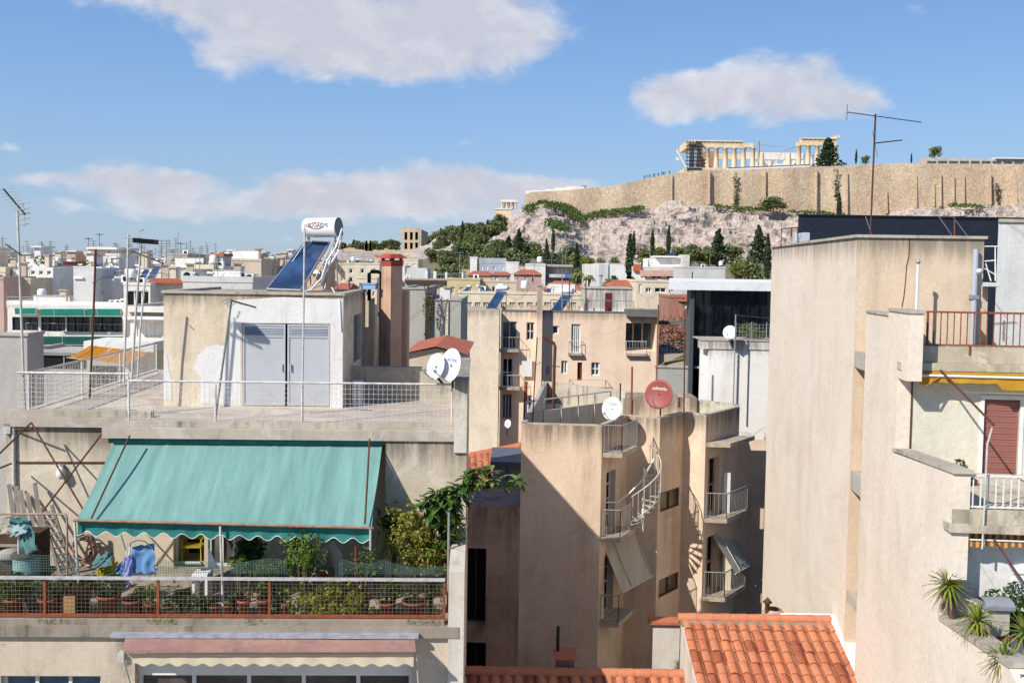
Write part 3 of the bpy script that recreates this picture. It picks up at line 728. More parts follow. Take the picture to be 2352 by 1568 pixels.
def shade_awning(label, T0, T1, B0, B1, mats, fr=None, group=None, bars=True):
    t = thing('awning', label, 'awning', loc=(0, 0, 0), group=group); s = MB(); n = 12; vs = []
    for j in range(n+1):
        q = j/n
        for i in range(n+1):
            p = i/n; c = V(T0).lerp(V(T1), p).lerp(V(B0).lerp(V(B1), p), q); c.z -= .04*math.sin(math.pi*q)
            vs.append(c)
    s.add(vs, [(j*(n+1)+i, j*(n+1)+i+1, (j+1)*(n+1)+i+1, (j+1)*(n+1)+i) for j in range(n) for i in range(n)], 0, True)
    s.build('canopy', mats[0], t)
    if bars:
        s = MB(); d = (V(B1)-V(B0)).normalized()*.08; s.tube([V(B0)-d, V(B1)+d], .025, 6); s.build('front_bar', mats[1], t)
        for p in (.3, .98):
            s = MB(); a = V(T0).lerp(V(T1), p); b = V(B0).lerp(V(B1), p); up = V((0, 0, .05)); s.tube([a+up, b+up], .018, 5); s.build('arm', mats[1], t)
    return t
def balcony_rail(parent, pts, z, h=.95, sp=.12, mat=GALV, name='railing'):
    s = MB()
    for a, b in zip(pts[:-1], pts[1:]):
        a = V((a[0], a[1], 0)); b = V((b[0], b[1], 0)); n = max(1, int((b-a).length/sp))
        s.tube([(a.x, a.y, z+h), (b.x, b.y, z+h)], .022, 6); s.bar((a.x, a.y, z+.08), (b.x, b.y, z+.08), .022, .022)
        for i in range(n+1):
            p = a.lerp(b, i/n); r = .011 if 0 < i < n else .025; s.bar((p.x, p.y, z), (p.x, p.y, z+h), r, r)
    return s.build(name, mat, parent)

# ================================================================ the stepped pink block in the middle
ZA = W(1516, 961, 36.1).z
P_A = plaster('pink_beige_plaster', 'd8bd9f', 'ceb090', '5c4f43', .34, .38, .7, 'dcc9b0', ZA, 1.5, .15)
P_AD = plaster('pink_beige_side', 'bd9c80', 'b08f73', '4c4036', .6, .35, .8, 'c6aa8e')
ZA = W(1516, 961, 36.1).z; ZF = ZA-.92
cor = [Zp(x, y, ZA) for x, y in ((1198, 974), (1383, 979), (1442, 956), (1516, 961), (1571, 949), (1622, 955), (1699, 936))]
cor = [V((p.x, p.y)) for p in cor]
ab = thing('apartment_building', 'stepped pink beige apartment block with narrow lit wings and grey awnings in shaft', 'building', loc=(cor[1].x, cor[1].y, 0))
ABo = V((cor[1].x, cor[1].y)); AF = Fr((cor[1].x, cor[1].y, 0))
c_ = [p-ABo for p in cor]
d1 = (c_[1]-c_[0]).normalized(); d2 = (c_[2]-c_[1]).normalized(); d2b = (c_[6]-c_[5]).normalized()
back = [c_[6]+V((.15, .7)), c_[0]+V((1.2, 13))]
lev = [ZF, ZF-2.95, ZF-5.95, ZF-8.95]
s = MB()
def doors(k, u0, u1): return [(u0, u1, lev[i]+.02, lev[i]+2.15) for i in k]
s.face_wall(c_[0], c_[1], 0, ZA)
L12 = (c_[2]-c_[1]).length; o12 = doors((1, 2), .55, 1.5); o12t = [(.12, L12-.15, ZF+.02, ZA+.02)]
s.face_wall(c_[1], c_[2], 0, ZA, o12, .3)
s.face_wall(c_[2], c_[3], 0, ZA)
o34 = [pxop(c_[3]+ABo, c_[4]+ABo, 1516.5, 1560, 1125, 1168), pxop(c_[3]+ABo, c_[4]+ABo, 1513, 1558, 1322, 1362)]
o34 = [[max(.03, o[0]), o[1], o[2], o[3]] for o in o34]
s.face_wall(c_[3], c_[4], 0, ZA, o34, .12)
s.face_wall(c_[4], c_[5], 0, ZA)
L56 = (c_[6]-c_[5]).length; o56 = [(.3, 1.3, l+.02, l+2.2) for l in lev[1:3]]
s.face_wall(c_[5], c_[6], 0, ZA, o56, .3)
c7 = c_[6]+d1*1.3
s.face_wall(c_[6], c7, 0, W(1730, 1002, 40).z)
s.face_wall(c7, c7+V((.2, 2)), 0, W(1730, 1002, 40).z)
for a, b in ((c_[6], back[0]), (back[0], back[1]), (back[1], c_[0])): s.face_wall(a, b, 0, ZA)
s.build('wall', P_A, ab)
s = MB(); ply = c_+back; s.add([(p.x, p.y, ZF) for p in ply], [list(range(len(ply)))])
s.build('roof', plaster('roof_screed', 'b3a58f', 'c4b8a2', '6a6052', .4, .4), ab)
# parapet inner faces / rim
s = MB(); cen = sum(ply, V((0, 0)))/len(ply)
for a, b in zip(ply, ply[1:]+ply[:1]):
    dd = (b-a).normalized(); ni = V((-dd.y, dd.x))*.16
    s.extr([(a.x, a.y, ZA+.001), (b.x, b.y, ZA+.001), (b.x+ni.x, b.y+ni.y, ZA+.001), (a.x+ni.x, a.y+ni.y, ZA+.001)], (0, 0, .05))
    s.quad((a.x+ni.x, a.y+ni.y, ZF), (b.x+ni.x, b.y+ni.y, ZF), (b.x+ni.x, b.y+ni.y, ZA), (a.x+ni.x, a.y+ni.y, ZA))
s.build('parapet', COPING, ab)
# balconies in the two recesses
BAL = plaster('balcony_concrete', 'b9a992', 'a3927b', '5a4e42', .7, .5, 1.5)
for (o, dv, ex, k, sl) in ((c_[1], d2, .7, (0, 1, 2), 1.75), (c_[5], d2b, .85, (1, 2), 2.0)):
    for i in k:
        z = lev[i]; q = [o+dv*.05+d1*.003, o+dv*sl, o+dv*sl+d1*ex, o+dv*.05+d1*ex]
        s = MB(); s.extr([(p.x, p.y, z-.16) for p in q], (0, 0, .16)); b = s.build('balcony', BAL, ab)
        balcony_rail(b, [q[0]+d1*.04+dv*.04, q[3]-d1*.04+dv*.04, q[2]-d1*.04-dv*.04], z, .95, .13)
z = ZF-.05; q = [c_[5]+d2b*.05, c_[5]+d2b*2.3, c_[5]+d2b*2.3+d1*.9, c_[5]+d2b*.05+d1*.9]
s = MB(); s.extr([(p.x, p.y, z-.2) for p in q], (0, 0, .16)); s.build('canopy_slab', BAL, ab)
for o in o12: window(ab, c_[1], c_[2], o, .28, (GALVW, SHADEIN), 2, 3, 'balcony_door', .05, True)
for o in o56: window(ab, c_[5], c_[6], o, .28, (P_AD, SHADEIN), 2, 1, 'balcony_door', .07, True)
for o in o34: window(ab, c_[3], c_[4], o, .11, (RUSTD, glassm('dusty_glass', '4a4438', .3)), 2, 0, 'window', .05, True)
for x0, x1, y0, y1, zf in ((1660, 1676, 1085, 1181, 1), (1657, 1679, 1275, 1364, 2)):
    p = AF.loc(W((x0+x1)/2, y1, 37.9)); w2 = .13 if zf == 1 else .17; zt = W(x0, y0, 37.9).z
    s = MB(); s.box(p.x-w2, p.x+w2, p.y, p.y+.06, lev[zf], zt); s.build('partition_board', WHITE if zf == 1 else CREAM_PAINT, ab)
# lower wing on the left with its dormer
ZW = W(1130, 1149, 35.2).z; g0 = c_[0]-d1*3.4
s = MB(); e0 = [pxop(g0+ABo, c_[0]+ABo, 1040, 1116, 1258, 1434), pxop(g0+ABo, c_[0]+ABo, 1040, 1116, 1474, 1543), pxop(g0+ABo, c_[0]+ABo, 1040, 1112, 1590, 1700)]
s.face_wall(g0, c_[0], 0, ZW, e0, .5); s.add([(g0.x, g0.y, ZW), (c_[0].x, c_[0].y, ZW), (c_[0].x+.3, c_[0].y+3.2, ZW), (g0.x, g0.y+3.2, ZW)], [(0, 1, 2, 3)])
s.build('wing', plaster('wing_plaster', 'b4917a', 'a07f6a', '3f352d', .8, .4, .8, 'bb9c84'), ab)
for o in e0: window(ab, g0, c_[0], o, .5, (RUSTD, SHADEIN), 3, 0, 'loggia_opening', .06)
s = MB(); vD = 38.4; a = AF.loc(W(1131, 1145, vD)); b = AF.loc(W(1199, 1070, vD))
s.box(a.x, b.x, a.y, a.y+3, ZW-.3, b.z); dm = s.build('dormer', paint('grey_cladding', '8b8785', .7, 0, .2), ab)
s = MB(); s.box(a.x-.1, b.x, a.y-.15, a.y+3, b.z, b.z+.18); s.build('roof_edge', paint('slate_grey', '5d6068', .6), dm)
s = MB(); c = (a.x+b.x)/2; s.box(c-.015, c+.015, a.y-.03, a.y, ZW, b.z); s.build('seam', BLACKM, dm)
# neighbouring tiled roof seen left of the block
tr_ = thing('tiled_roof_house', 'weathered orange tile roof between the near white pier and the pink block', 'house', loc=tuple(W(1130, 1120, 41)))
o_ = V(tr_.location); rt4 = [W(1050, 1052, 46)-o_, W(1215, 1019, 46)-o_, W(1215, 1112, 40.5)-o_, W(1050, 1140, 40.5)-o_]
e_ = (rt4[1]-rt4[0]); dn_ = (rt4[3]-rt4[0])
TILE0 = [tilem('roof_tiles', 'b67656', 'aa6a4b'), tilem('roof_tiles_dark', 'ae684a', '9c5a40'), tilem('roof_tiles_pale', 'bf7a55', 'b06a48'), tilem('roof_tiles_sooty', '96553a', '824a35')]
s = MB(); tiled(s, rt4[0], e_.normalized(), dn_.normalized(), e_.length, dn_.length, .3, .45); rf = s.build('roof', TILE0, tr_)
s = MB(); ridge(s, rt4[0], rt4[1], .14); s.build('ridge_tiles', TILE0[1], rf)
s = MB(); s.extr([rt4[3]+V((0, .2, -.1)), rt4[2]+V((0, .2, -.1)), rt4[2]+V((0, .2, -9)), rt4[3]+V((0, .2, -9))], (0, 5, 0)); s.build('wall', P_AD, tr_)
# roof parapet + railing at the back left
p0 = AF.loc(Zp(1207, 962, ZA)); p1 = AF.loc(Zp(1402, 934, ZA)); 
t = thing('railing', 'thin steel railing along the far edge of the stepped pink block roof', 'railing', AF)
s = MB(); s.tube([(p0.x, p0.y, ZA+.62), (p1.x, p1.y, ZA+.62)], .03, 6); s.build('top_rail', GALVW, t)
for i in range(6):
    p = p0.lerp(p1, i/5); s = MB(); s.tube([(p.x, p.y, ZF), (p.x, p.y, ZA+.62)], .025, 6); s.build('post', GALVW, t)
s = MB(); dv = (p1-p0).normalized(); nv_ = V((dv.y, -dv.x, 0))*.1
s.extr([(p0.x, p0.y+.03, ZF), (p1.x, p1.y+.03, ZF), (p1.x, p1.y+.03, ZA+.2), (p0.x, p0.y+.03, ZA+.2)], (0, .12, 0)); s.build('inner_parapet', CONC, ab)
# chimney stub between dishes, small roof walls
s = MB(); p = AF.loc(W(1452, 955, 38.5)); s.box(p.x-.3, p.x+.25, p.y, p.y+.5, ZF, ZA+.35); s.build('roof_block', P_A, ab); s = MB(); p = AF.loc(W(1500, 950, 41)); s.box(p.x-1.0, p.x+1.8, p.y, p.y+1.5, ZF, ZA+.15)
s.build('roof_block', P_A, ab)
# awnings in the shaft
GC = fabric('grey_canvas', 'b8b09d', 'a59d8b', 1.2, .1)
shade_awning('grey canvas awning dropped over the shaft balcony under spiral stair', W(1378, 1232, 34.8), W(1457, 1213, 36.3), W(1431, 1360, 34.0), W(1498, 1323, 35.5), (GC, GALVW))
shade_awning('narrow grey canvas awning tilted between the two right balconies', W(1619, 1197, 37.8), W(1668, 1196, 39.6), W(1690, 1317, 37.0), W(1722, 1299, 38.8), (GC, GALVW))
# spiral stair
t = thing('spiral_staircase', 'white steel spiral staircase in the shaft of the stepped block', 'staircase', loc=tuple(W(1476, 1200, 35.55)))
zc = 0; R_ = .62; s = MB(); s.tube([(0, 0, -.3), (0, 0, 2.0)], .05, 8); s.build('pole', WHITE, t)
tr = MB(); rs = MB(); rl = MB(); hp = []; hp2 = []
for i in range(13):
    a0 = i*.34-3.0; a1 = a0+.34; z = -.15+i*.165
    q = [(.04*math.cos(a0), .04*math.sin(a0)), (R_*math.cos(a0), R_*math.sin(a0)), (R_*math.cos(a1), R_*math.sin(a1)), (.04*math.cos(a1), .04*math.sin(a1))]
    tr.extr([(x, y, z) for x, y in q], (0, 0, .02))
    p0_ = V((q[1][0], q[1][1], z)); p1_ = V((q[2][0], q[2][1], z)); up = V((0, 0, .165))
    rs.tube([p0_, p1_+up], .016, 4); rs.tube([p0_+up, p1_], .016, 4); rs.tube([p0_, p0_+up], .014, 4)
    hp.append(p0_+V((0, 0, .9)));
    rl.tube([p0_, p0_+V((0, 0, .9))], .01, 4)
tr.build('tread', GALVW, t); rs.build('lattice', GALVW, t); rl.tube(hp, .022, 6); rl.build('handrail', GALVW, t)
pl = MB(); a = W(1384, 1152, 34.7); 
P_ = [W(x, y, Y)-V(t.location) for x, y, Y in ((1384, 1153, 34.7), (1420, 1152, 35.0), (1450, 1128, 35.1), (1478, 1098, 35.2), (1503, 1050, 35.5))]
pl.tube(P_, .03, 6); pl.build('landing_rail', WHITE, t)

# ================================================================ white plastered house behind, and the museum
P_W = plaster('white_plaster', 'e8e4dc', 'dfd9cd', '7a7062', .3, .3, .6, None, W(1690, 786, 42.5).z, 1.2)
def boxhouse(label, x0, x1, ytop, Y, depth, mat, z0=0.0, parapet=.0, name='apartment_building', cat='building', roofm=None, group=None, yb=None):
    a = W(x0, ytop, Y); b = W(x1, ytop, Y); zt = (a.z+b.z)/2
    fr = Fr(((a.x+b.x)/2, Y, 0), 0); hw = (b.x-a.x)/2
    t = thing(name, label, cat, fr, group=group); t['_hw'] = hw; t['_zt'] = zt
    s = MB(); return t, fr, hw, zt
t, fr, hw, zt = boxhouse('white plastered house block behind the stepped pink building', 1612, 1790, 786, 42.5, 6, P_W)
s = MB(); s.box(-hw+.3, hw, 0, 2, 8, zt); s.box(-hw, hw, -.05, .9, zt-.3, zt+.05); s.build('wall', P_W, t)
s = MB(); s.box(-hw-.03, hw, -.08, 2, zt+.051, zt+.1); s.build('coping', COPING, t)
a = fr.loc(W(1690, 940, 42.4)); b = fr.loc(W(1690, 800, 42.4)); s = MB(); s.tube([(a.x, -.06, a.z), (a.x, -.06, b.z-.2)], .045, 8); s.build('drainpipe', GALVW, t)

MUSG = glassm('museum_glass', '07090b', .05); MUSR = plaster('museum_concrete', 'dcdcd8', 'd2d2ce', '8a8a86', .2, .2, .3)
t, fr, hw, zt = boxhouse('low modern building with white slab roof and black glass wall', 1594, 1800, 667, 62, 20, MUSG)
s = MB(); rp_ = lambda x, Y: tuple(fr.loc(W(x, 660, Y)).xy)
s.prism([rp_(1594, 62), rp_(1800, 62), rp_(1800, 82), rp_(1594, 82)], 8, zt); s.build('wall', MUSG, t)
s = MB(); a = fr.loc(W(1536, 645, 61.2)); s.prism([rp_(1536, 61.2), rp_(1830, 61.2), rp_(1830, 83), rp_(1537, 83)], zt, a.z); s.build('roof', MUSR, t)
for i in range(11):
    x = -hw+.05+i*(2*hw)/10; s = MB(); s.box(x-.04, x+.04, -.12, -.003, 8, zt); s.build('fin', paint('black_fin', '15171a', .3), t)
s = MB(); s.box(-hw-.26, -hw-.02, -.35, 1, 8, zt); s.build('end_panel', paint('dark_grey_panel', '4b4e50', .5), t)
BLK = NT('dark_cladding'); ob = BLK.mp(); bq = BLK.n('TexBrick'); BLK.l(BLK.mp((.35, .35, .35), rot=(math.radians(90), 0, 0)), bq.inputs['Vector'])
bq.inputs['Color1'].default_value = lin('20242e'); bq.inputs['Color2'].default_value = lin('262b36'); bq.inputs['Mortar'].default_value = lin('15181f'); bq.inputs['Mortar Size'].default_value = .012
BLKM = BLK.done(bq.outputs[0], .35)
t, fr, hw, zt = boxhouse('long black clad museum top storey below the citadel wall', 1832, 2480, 500, 92, 40, BLKM)
s = MB(); rp_ = lambda x, Y: tuple(fr.loc(W(x, 560, Y)).xy)
pl_ = [rp_(1832, 92), rp_(2480, 92), rp_(2480, 130), rp_(1832, 130)]; s.prism(pl_, 10, zt); s.build('wall', BLKM, t)
s = MB(); s.prism([(x*1.001, y-.15) for x, y in pl_], zt, zt+.12); s.build('roof', paint('black_edge', '1b1e26', .4), t)

# ================================================================ cream block with balconies (B)
YB = 80.0
P_B = plaster('cream_peach_plaster', 'ecd0b3', 'e4c5a6', '8b7a66', .25, .25, .4, 'e8d4bd', W(1245, 716, 80.0).z, 1.3, .1)
P_BL = plaster('cream_plaster_worn', 'e4d1b4', 'dfc9aa', '8b7a66', .3, .5, .35, 'cfc0a8', W(1110, 713, 78.5).z, 1.2, .1)
Bp = lambda x, Y=YB: V((W(x, 800, Y).x, Y))
B0 = Bp(1150); Bo = V((B0.x, YB)); BF = Fr((Bo.x, Bo.y, 0))
bt = thing('apartment_building', 'cream peach apartment block with small balconies and roof hut with brown door', 'building', BF)
ZB = W(1245, 716, YB).z
l = lambda p: p-Bo
q0 = l(Bp(1150)); q1 = l(Bp(1436)); q2 = l(Bp(1512)); qa = l(Bp(1067, 78.5)); qb = l(Bp(1146, 78.5))
fw = lambda *r: pxop(Bp(1150), Bp(1436), *r)
ops = [fw(1153, 1187, 738, 801), fw(1209, 1227, 740, 781), fw(1268, 1283, 748, 767), fw(1312, 1333, 744, 811), fw(1153, 1178, 822, 888), fw(1253, 1264, 838, 862),
       fw(1289, 1303, 828, 858), fw(1326, 1337, 832, 874), fw(1358, 1377, 832, 862), fw(1250, 1263, 919, 942), fw(1286, 1300, 911, 942), fw(1153, 1176, 904, 962), fw(1203, 1222, 907, 950)]
s = MB(); s.face_wall(q0, q1, 0, ZB, ops, .25)
rec = [pxop(Bp(1436), Bp(1512), 1437, 1506, 742, 806)]
s.face_wall(q1, q2, 0, ZB, [tuple(rec[0])+(2.2,)])
for a, b in ((q2, q2+V((0, 14))), (q2+V((0, 14)), q0+V((0, 14))), (q0+V((0, 14)), q0)): s.face_wall(a, b, 0, ZB)
s.build('wall', P_B, bt)
s = MB(); s.face_wall(qa, qb, 0, W(1110, 713, 78.5).z); zq = W(1110, 713, 78.5).z
s.face_wall(qb, qb+V((0, 5)), 0, zq); s.face_wall(qa+V((0, 9)), qa, 0, zq); s.add([(qa.x, qa.y, zq), (qb.x, qb.y, zq), (qb.x, qb.y+9, zq), (qa.x, qa.y+9, zq)], [(0, 1, 2, 3)])
s.build('wing', P_BL, bt)
s = MB(); s.box(q0.x, q2.x, .02, 14, ZB-.4, ZB-.35); s.build('roof', SLABW, bt)
s = MB(); s.box(q0.x, q1.x, -.04, .2, ZB, ZB+.12); s.box(q1.x+.003, q2.x, -.5, 1.5, ZB-.25, ZB+.3, 0); s.build('coping', paint('grey_fascia', '6f6c68', .7, 0, .3), bt)
wmats = [(GALVW, BLUEGLASS), (GALVW, DARKGLASS), (WHITE, DARKGLASS), (WHITE, BLUEGLASS), (WHITE, SHADEIN), (WHITE, DARKGLASS), (WHITE, BLUEGLASS), (paint('brown_paint', '6a3524', .6),)*2, (WHITE, BLUEGLASS), (WHITE, BLACKM), (WHITE, BLACKM), (GALVW, BLUEGLASS), (WHITE, BLUEGLASS)]
wm_ = [2, 2, 1, 4, 2, 2, 2, 1, 2, 1, 1, 3, 2]; wx = [0, 1, 0, 0, 1, 0, 0, 0, 1, 5, 5, 0, 0]
for o, mt, a, b in zip(ops, wmats, wm_, wx): window(bt, q0, q1, o, .22, mt, a, b, 'window', .09)
window(bt, q1, q2, tuple(rec[0]), 2.15, (GALVW, BLUEGLASS), 3, 0, 'balcony_door', .12)
for (x0, x1, y, dd, mt) in ((1146, 1192, 803, .9, GALVW), (1146, 1194, 890, .9, WHITE), (1438, 1486, 812, .35, WHITE), (1305, 1337, 811, .35, WHITE), (1306, 1392, 900, .6, GALVW)):
    a = BF.loc(W(x0, y, YB-dd)); b = BF.loc(W(x1, y, YB-dd)); s = MB(); s.box(a.x, b.x, -dd, -.003, a.z-.18, a.z); bb = s.build('balcony', BAL, bt)
    balcony_rail(bb, [(a.x+.05, -.01), (a.x+.05, -dd+.05), (b.x-.05, -dd+.05), (b.x-.05, -.01)], a.z, 1.0, .22, mt)
a = BF.loc(W(1198, 864, YB-.25)); b = BF.loc(W(1222, 823, YB-.25)); s = MB(); s.box(a.x, b.x, -.3, -.2, a.z, b.z); s.build('shutter', WHITE, bt)
a = BF.loc(W(1230, 900, YB-.8)); b = BF.loc(W(1247, 657, YB-.8)); s = MB(); s.box(a.x, b.x, -.8, -.003, 0, b.z); s.build('chimney', P_B, bt)
s = MB(); s.box(a.x-.06, b.x+.06, -.86, .05, b.z, b.z+.15); s.build('chimney_cap', COPING, bt)
# roof hut with brown door
YH = 84; a = BF.loc(W(1343, 716, YH)); b = BF.loc(W(1453, 664, YH)); s = MB(); s.box(a.x, b.x, 4, 9, ZB-.4, b.z); hut = s.build('roof_hut', P_W, bt)
s = MB(); c = BF.loc(W(1389, 717, YH)); d = BF.loc(W(1405, 673, YH)); s.box(c.x, d.x, 3.94, 3.99, c.z, d.z); s.build('door', paint('brown_red_door', '5d2620', .6), hut)
s = MB(); s.box(a.x-.1, b.x+.1, 3.9, 9.1, b.z, b.z+.12); s.build('roof_edge', CONC, hut)
# terrace on the right with dry vines
a = BF.loc(W(1490, 737, 80)); b = BF.loc(W(1590, 737, 80)); zt2 = BF.loc(W(1540, 815, 80)).z
s = MB(); s.box(q2.x+.01, b.x, .5, 10, 0, zt2); s.build('terrace', CONC, bt); balcony_rail(bt, [(q2.x+.05, .55), (b.x, .55)], zt2, 1.0, .25, GALV)
s = MB(); s.box(q2.x+.01, b.x, .6, .8, a.z-.3, a.z); s.build('pergola_beam', paint('grey_fascia', '6f6c68'), bt)
for k in range(5): s = MB(); a9, b9 = BF.loc(W(1508+k*4, 846-k*3, 76)), BF.loc(W(1590+k*8, 806+k*3, 79)); s.bar(a9, b9, .12, .16); s.build('pergola_pole', paint('weathered_timber', '8a7b58', .9, 0, .4), bt)
cw = thing('courtyard_wall', 'grey sheet wall behind the red dish below the timber poles', 'wall', loc=tuple(W(1570, 905, 62))); oo_ = V(cw.location); a9, b9 = W(1506, 912, 62)-oo_, W(1640, 846, 62)-oo_; s = MB(); s.box(a9.x, b9.x, 0, .3, a9.z-8, b9.z); s.build('wall', plaster('grey_sheet_wall', 'aba69d', 'a09b92', '6f675c', .3, .3, .5), cw); s = MB(); s.box(a9.x-.1, b9.x, -.06, .36, b9.z, b9.z+.12); s.build('coping', CONC, cw)
t = thing('climbing_plant', 'brown leafless vine tangle on the terrace of cream block', 'plant', loc=tuple(BF.wor((q2.x+2, 3, zt2))))
s = MB(); r4 = random.Random(12)
for i in range(420):
    p = V((r4.uniform(-1.9, 1.3), r4.uniform(-1.6, .5), r4.uniform(0, 2.7))); q = p+V((r4.gauss(0, .35), r4.gauss(0, .3), r4.gauss(0, .4))); s.tube([p, (p+q)/2+V((r4.gauss(0, .1), 0, 0)), q], .018, 3)
s.build('stem', paint('dry_wood', '4d3a2e', .9, 0, .4), t)
s = MB(); s.leaves((.3, 0, .6), (1.2, .9, .6), 260, .2, r4, 2); s.build('foliage', [leafm('dry_leaf', '6a5a34', '4c4a24'), leafm('olive_leaf', '545c2a', '3d4420')], t)
# ================================================================ the tall block on the right
XS = 8.42
k0 = W(1968, 600, 24.3); FS = Fr((k0.x, 24.3, 0), -4.5)          # side wall frame: u=0 plane, v away
P_R = plaster('sunlit_side_render', 'dbcdb8', 'd7c5ae', '857a6c', .16, .45, .38, 'd8c2a9', FS.U(1968, 545, 0).z, 1.0, .06)
P_RT = plaster('tan_render', 'd2ba9b', 'cbb08e', '6a6258', .4, .3, .6, 'd6c3a8', FS.U(1968, 545, 0).z, 1.0, .1)
P_RC = plaster('cream_facade', 'd3cbb4', 'cbc2aa', '8d846f', .3, .2, .6)
P_RW = plaster('white_facade', 'd6d3cd', 'cdc8bf', '8f887c', .3, .3, .7)
SLB = plaster('stained_slab', 'bdb096', 'ab9d83', '574d40', .8, .5, 1.3, 'c9bfa9')
rb = thing('apartment_building', 'tall sunlit beige block at the right edge with balconies and terraces', 'building', FS)
u0 = 0.0
def sv(x, y): p = FS.U(x, y, 0); return p.y, p.z
zTop = FS.U(1968, 539, 0).z-.07; vFar, _ = sv(1770, 700)
vN, zN = sv(1991, 717); vN2, zN2 = sv(2042, 713); vR, _ = sv(2088, 720); vF1, _ = sv(2060, 900)
vB2, zB2 = sv(2190, 1086); _, zB1 = sv(2058, 1042); vLo, _ = sv(2163, 1300); vC1, zC1 = sv(2316, 1530); _, zC0 = sv(2164, 1428)
zSl = FS.U(2075, 805, 0).z                               # upper terrace floor
s = MB()                                                # far part of the side wall
nrow = 1
s.quad((0, vFar, 0), (0, 0, 0), (0, 0, zTop), (0, vFar, zTop))
s.build('wall', P_R, rb)
uT = FS.Vv(2259, 600, 0).x
s = MB(); s.quad((.0, -.004, 0), (uT, -.004, 0), (uT, -.004, zTop), (.0, -.004, zTop)); s.quad((uT, -.004, 0), (uT, 9, 0), (uT, 9, zTop), (uT, -.004, zTop)); s.build('penthouse_wall', P_RT, rb)
s = MB(); s.box(-.06, uT+.06, -.06, .14, zTop, zTop+.07); s.box(-.06, .14, .14, vFar, zTop, zTop+.07); s.box(.14, uT, .14, vFar, zTop-.3, zTop-.25); s.build('coping', COPING, rb)
# near part: stepped outline as a thick slab
s = MB()
T_ = .3
def slab(poly): s.extr([(0, v, z) for v, z in poly], (T_, 0, 0))
slab([(vN, 0), (vF1, 0), (vF1, zSl-.6), (vR, zSl-.6), (vR, zN2), (vN2, zN2), (vN2, zN), (vN, zN)])
slab([(vF1, 0), (vLo, 0), (vLo, zB1-1.9), (vB2, zB2-1.9), (vB2, zB2), (vF1, zB1)])
slab([(vLo, 0), (vC1-.6, 0), (vC1-.6, zC1-.25), (vC1, zC1), (vLo, zC0)])
s.build('wall', P_R, rb)
# slot: blocking slabs between the two parts
for y0, y1 in ((810, 848), (1097, 1142), (1395, 1420)):
    z1 = FS.U(1975, y0, 0).z; z0 = FS.U(1975, y1, 0).z; s = MB(); s.box(.02, 1.0, vN+.01, -.01, z0, z1); s.build('slot_slab', CONC, rb)
s = MB(); s.box(1.0, 1.2, vN+.01, -.01, 0, zN); s.build('slot_back', P_RT, rb)
s = MB(); s.box(-.03, T_+.02, vN2+.0, vN, zN, zN+.05); s.build("coping", COPING, rb); s = MB(); s.box(-.03, T_+.03, vR-.03, vN2, zN2, zN2+.06); s.build("coping", COPING, rb); s = MB()
a = (vF1+.1, zB1+.03); b = (vB2-.05, zB2)
s.extr([(-.03, a[0], a[1]), (-.03, b[0], b[1]), (-.03, b[0], b[1]+.07), (-.03, a[0], a[1]+.07)], (T_+.06, 0, 0)); s.build('coping', COPING, rb); s = MB()
a = (vLo, zC0); b = (vC1-.05, zC1)
s.extr([(-.03, a[0], a[1]+.003), (-.03, b[0], b[1]+.003), (-.03, b[0], b[1]+.09), (-.03, a[0], a[1]+.09)], (T_+.1, 0, 0))
s.build('coping', COPING, rb)
# front parts in a frame squared to the view
FRN = Fr((FS.wor((0, vF1, 0)).x, FS.wor((0, vF1, 0)).y, 0), -4.5)
def R2S(p): return FS.loc(FRN.wor(p))                    # into the building's own frame
class MR(MB):
    def build(s, *a, **k):
        s.v = [tuple(R2S(p)) for p in s.v]; return MB.build(s, *a, **k)
uE = 9.0
zF = FRN.Wz
d0 = FRN.Vv(2257, 1000, .02).x; d1_ = FRN.Vv(2339, 1000, .02).x; dzt = FRN.Vv(2300, 917, .02).z
zbf = FRN.Vv(2300, 1190, -1.2).z
zBal = FRN.Vv(2260, 1178, -1.4).z
m = MR(); m.face_wall((T_+.002, .0), (uE, .0), 8, zSl-.25, [(d0-T_-.002, d1_-T_-.002, zBal+.02, dzt, .14)]); m.build('facade', P_RC, rb)
m = MR(); w_ = .08; m.box(d0-w_, d0, -.02, .1, zBal, dzt+w_); m.box(d1_, d1_+w_, -.02, .1, zBal, dzt+w_); m.box(d0, d1_, -.02, .1, dzt, dzt+w_); dr = m.build('balcony_door', WHITE, rb)
m = MR(); n = 34
for i in range(n): z = zBal+(dzt-zBal)*i/n; m.box(d0, d1_, .06+.01*(i % 2), .12, z+.004, z+(dzt-zBal)/n)
m.build('roller_shutter', paint('rose_shutter', '8f5e54', .6, 0, .1), dr)
m = MR(); a = FRN.Vv(2094, 900, 0); m.box(a.x-.012, a.x+.012, -.03, -.003, zB1, zSl-.6); m.build('groove', RUSTD, rb)
# upper terrace slab with parapet band and its railing
m = MR(); y_ = [FRN.Vv(2080, yy, -.3).z for yy in (795, 832, 850)]
ue0 = FRN.Vv(2066, 830, -.3).x
m.box(.28, uE, -.12, .15, y_[1]+.0, y_[0]); m.box(-.02, uE, -.3, -.003, y_[2], y_[1]-.004); m.build('terrace_slab', SLB, rb)
m = MR(); m.box(.28, uE, .15, 2.0, zSl-.2, zSl-.12); m.build('terrace_floor', SLABW, rb)
t = thing('railing', 'rusty brown bar railing on the upper terrace of right block', 'railing', FRN)
zr0 = FRN.Vv(2200, 794, -.06).z; zr1 = FRN.Vv(2200, 716, -.06).z
s = MB(); s.box(FRN.Vv(2088, 714, -.06).x, uE, -.09, -.04, zr1-.03, zr1+.01); s.build('top_rail', RUSTO, t)
s = MB(); s.box(FRN.Vv(2086, 790, -.06).x, uE, -.085, -.045, zr0, zr0+.03); s.build('bottom_rail', RUSTO, t)
nb = 0
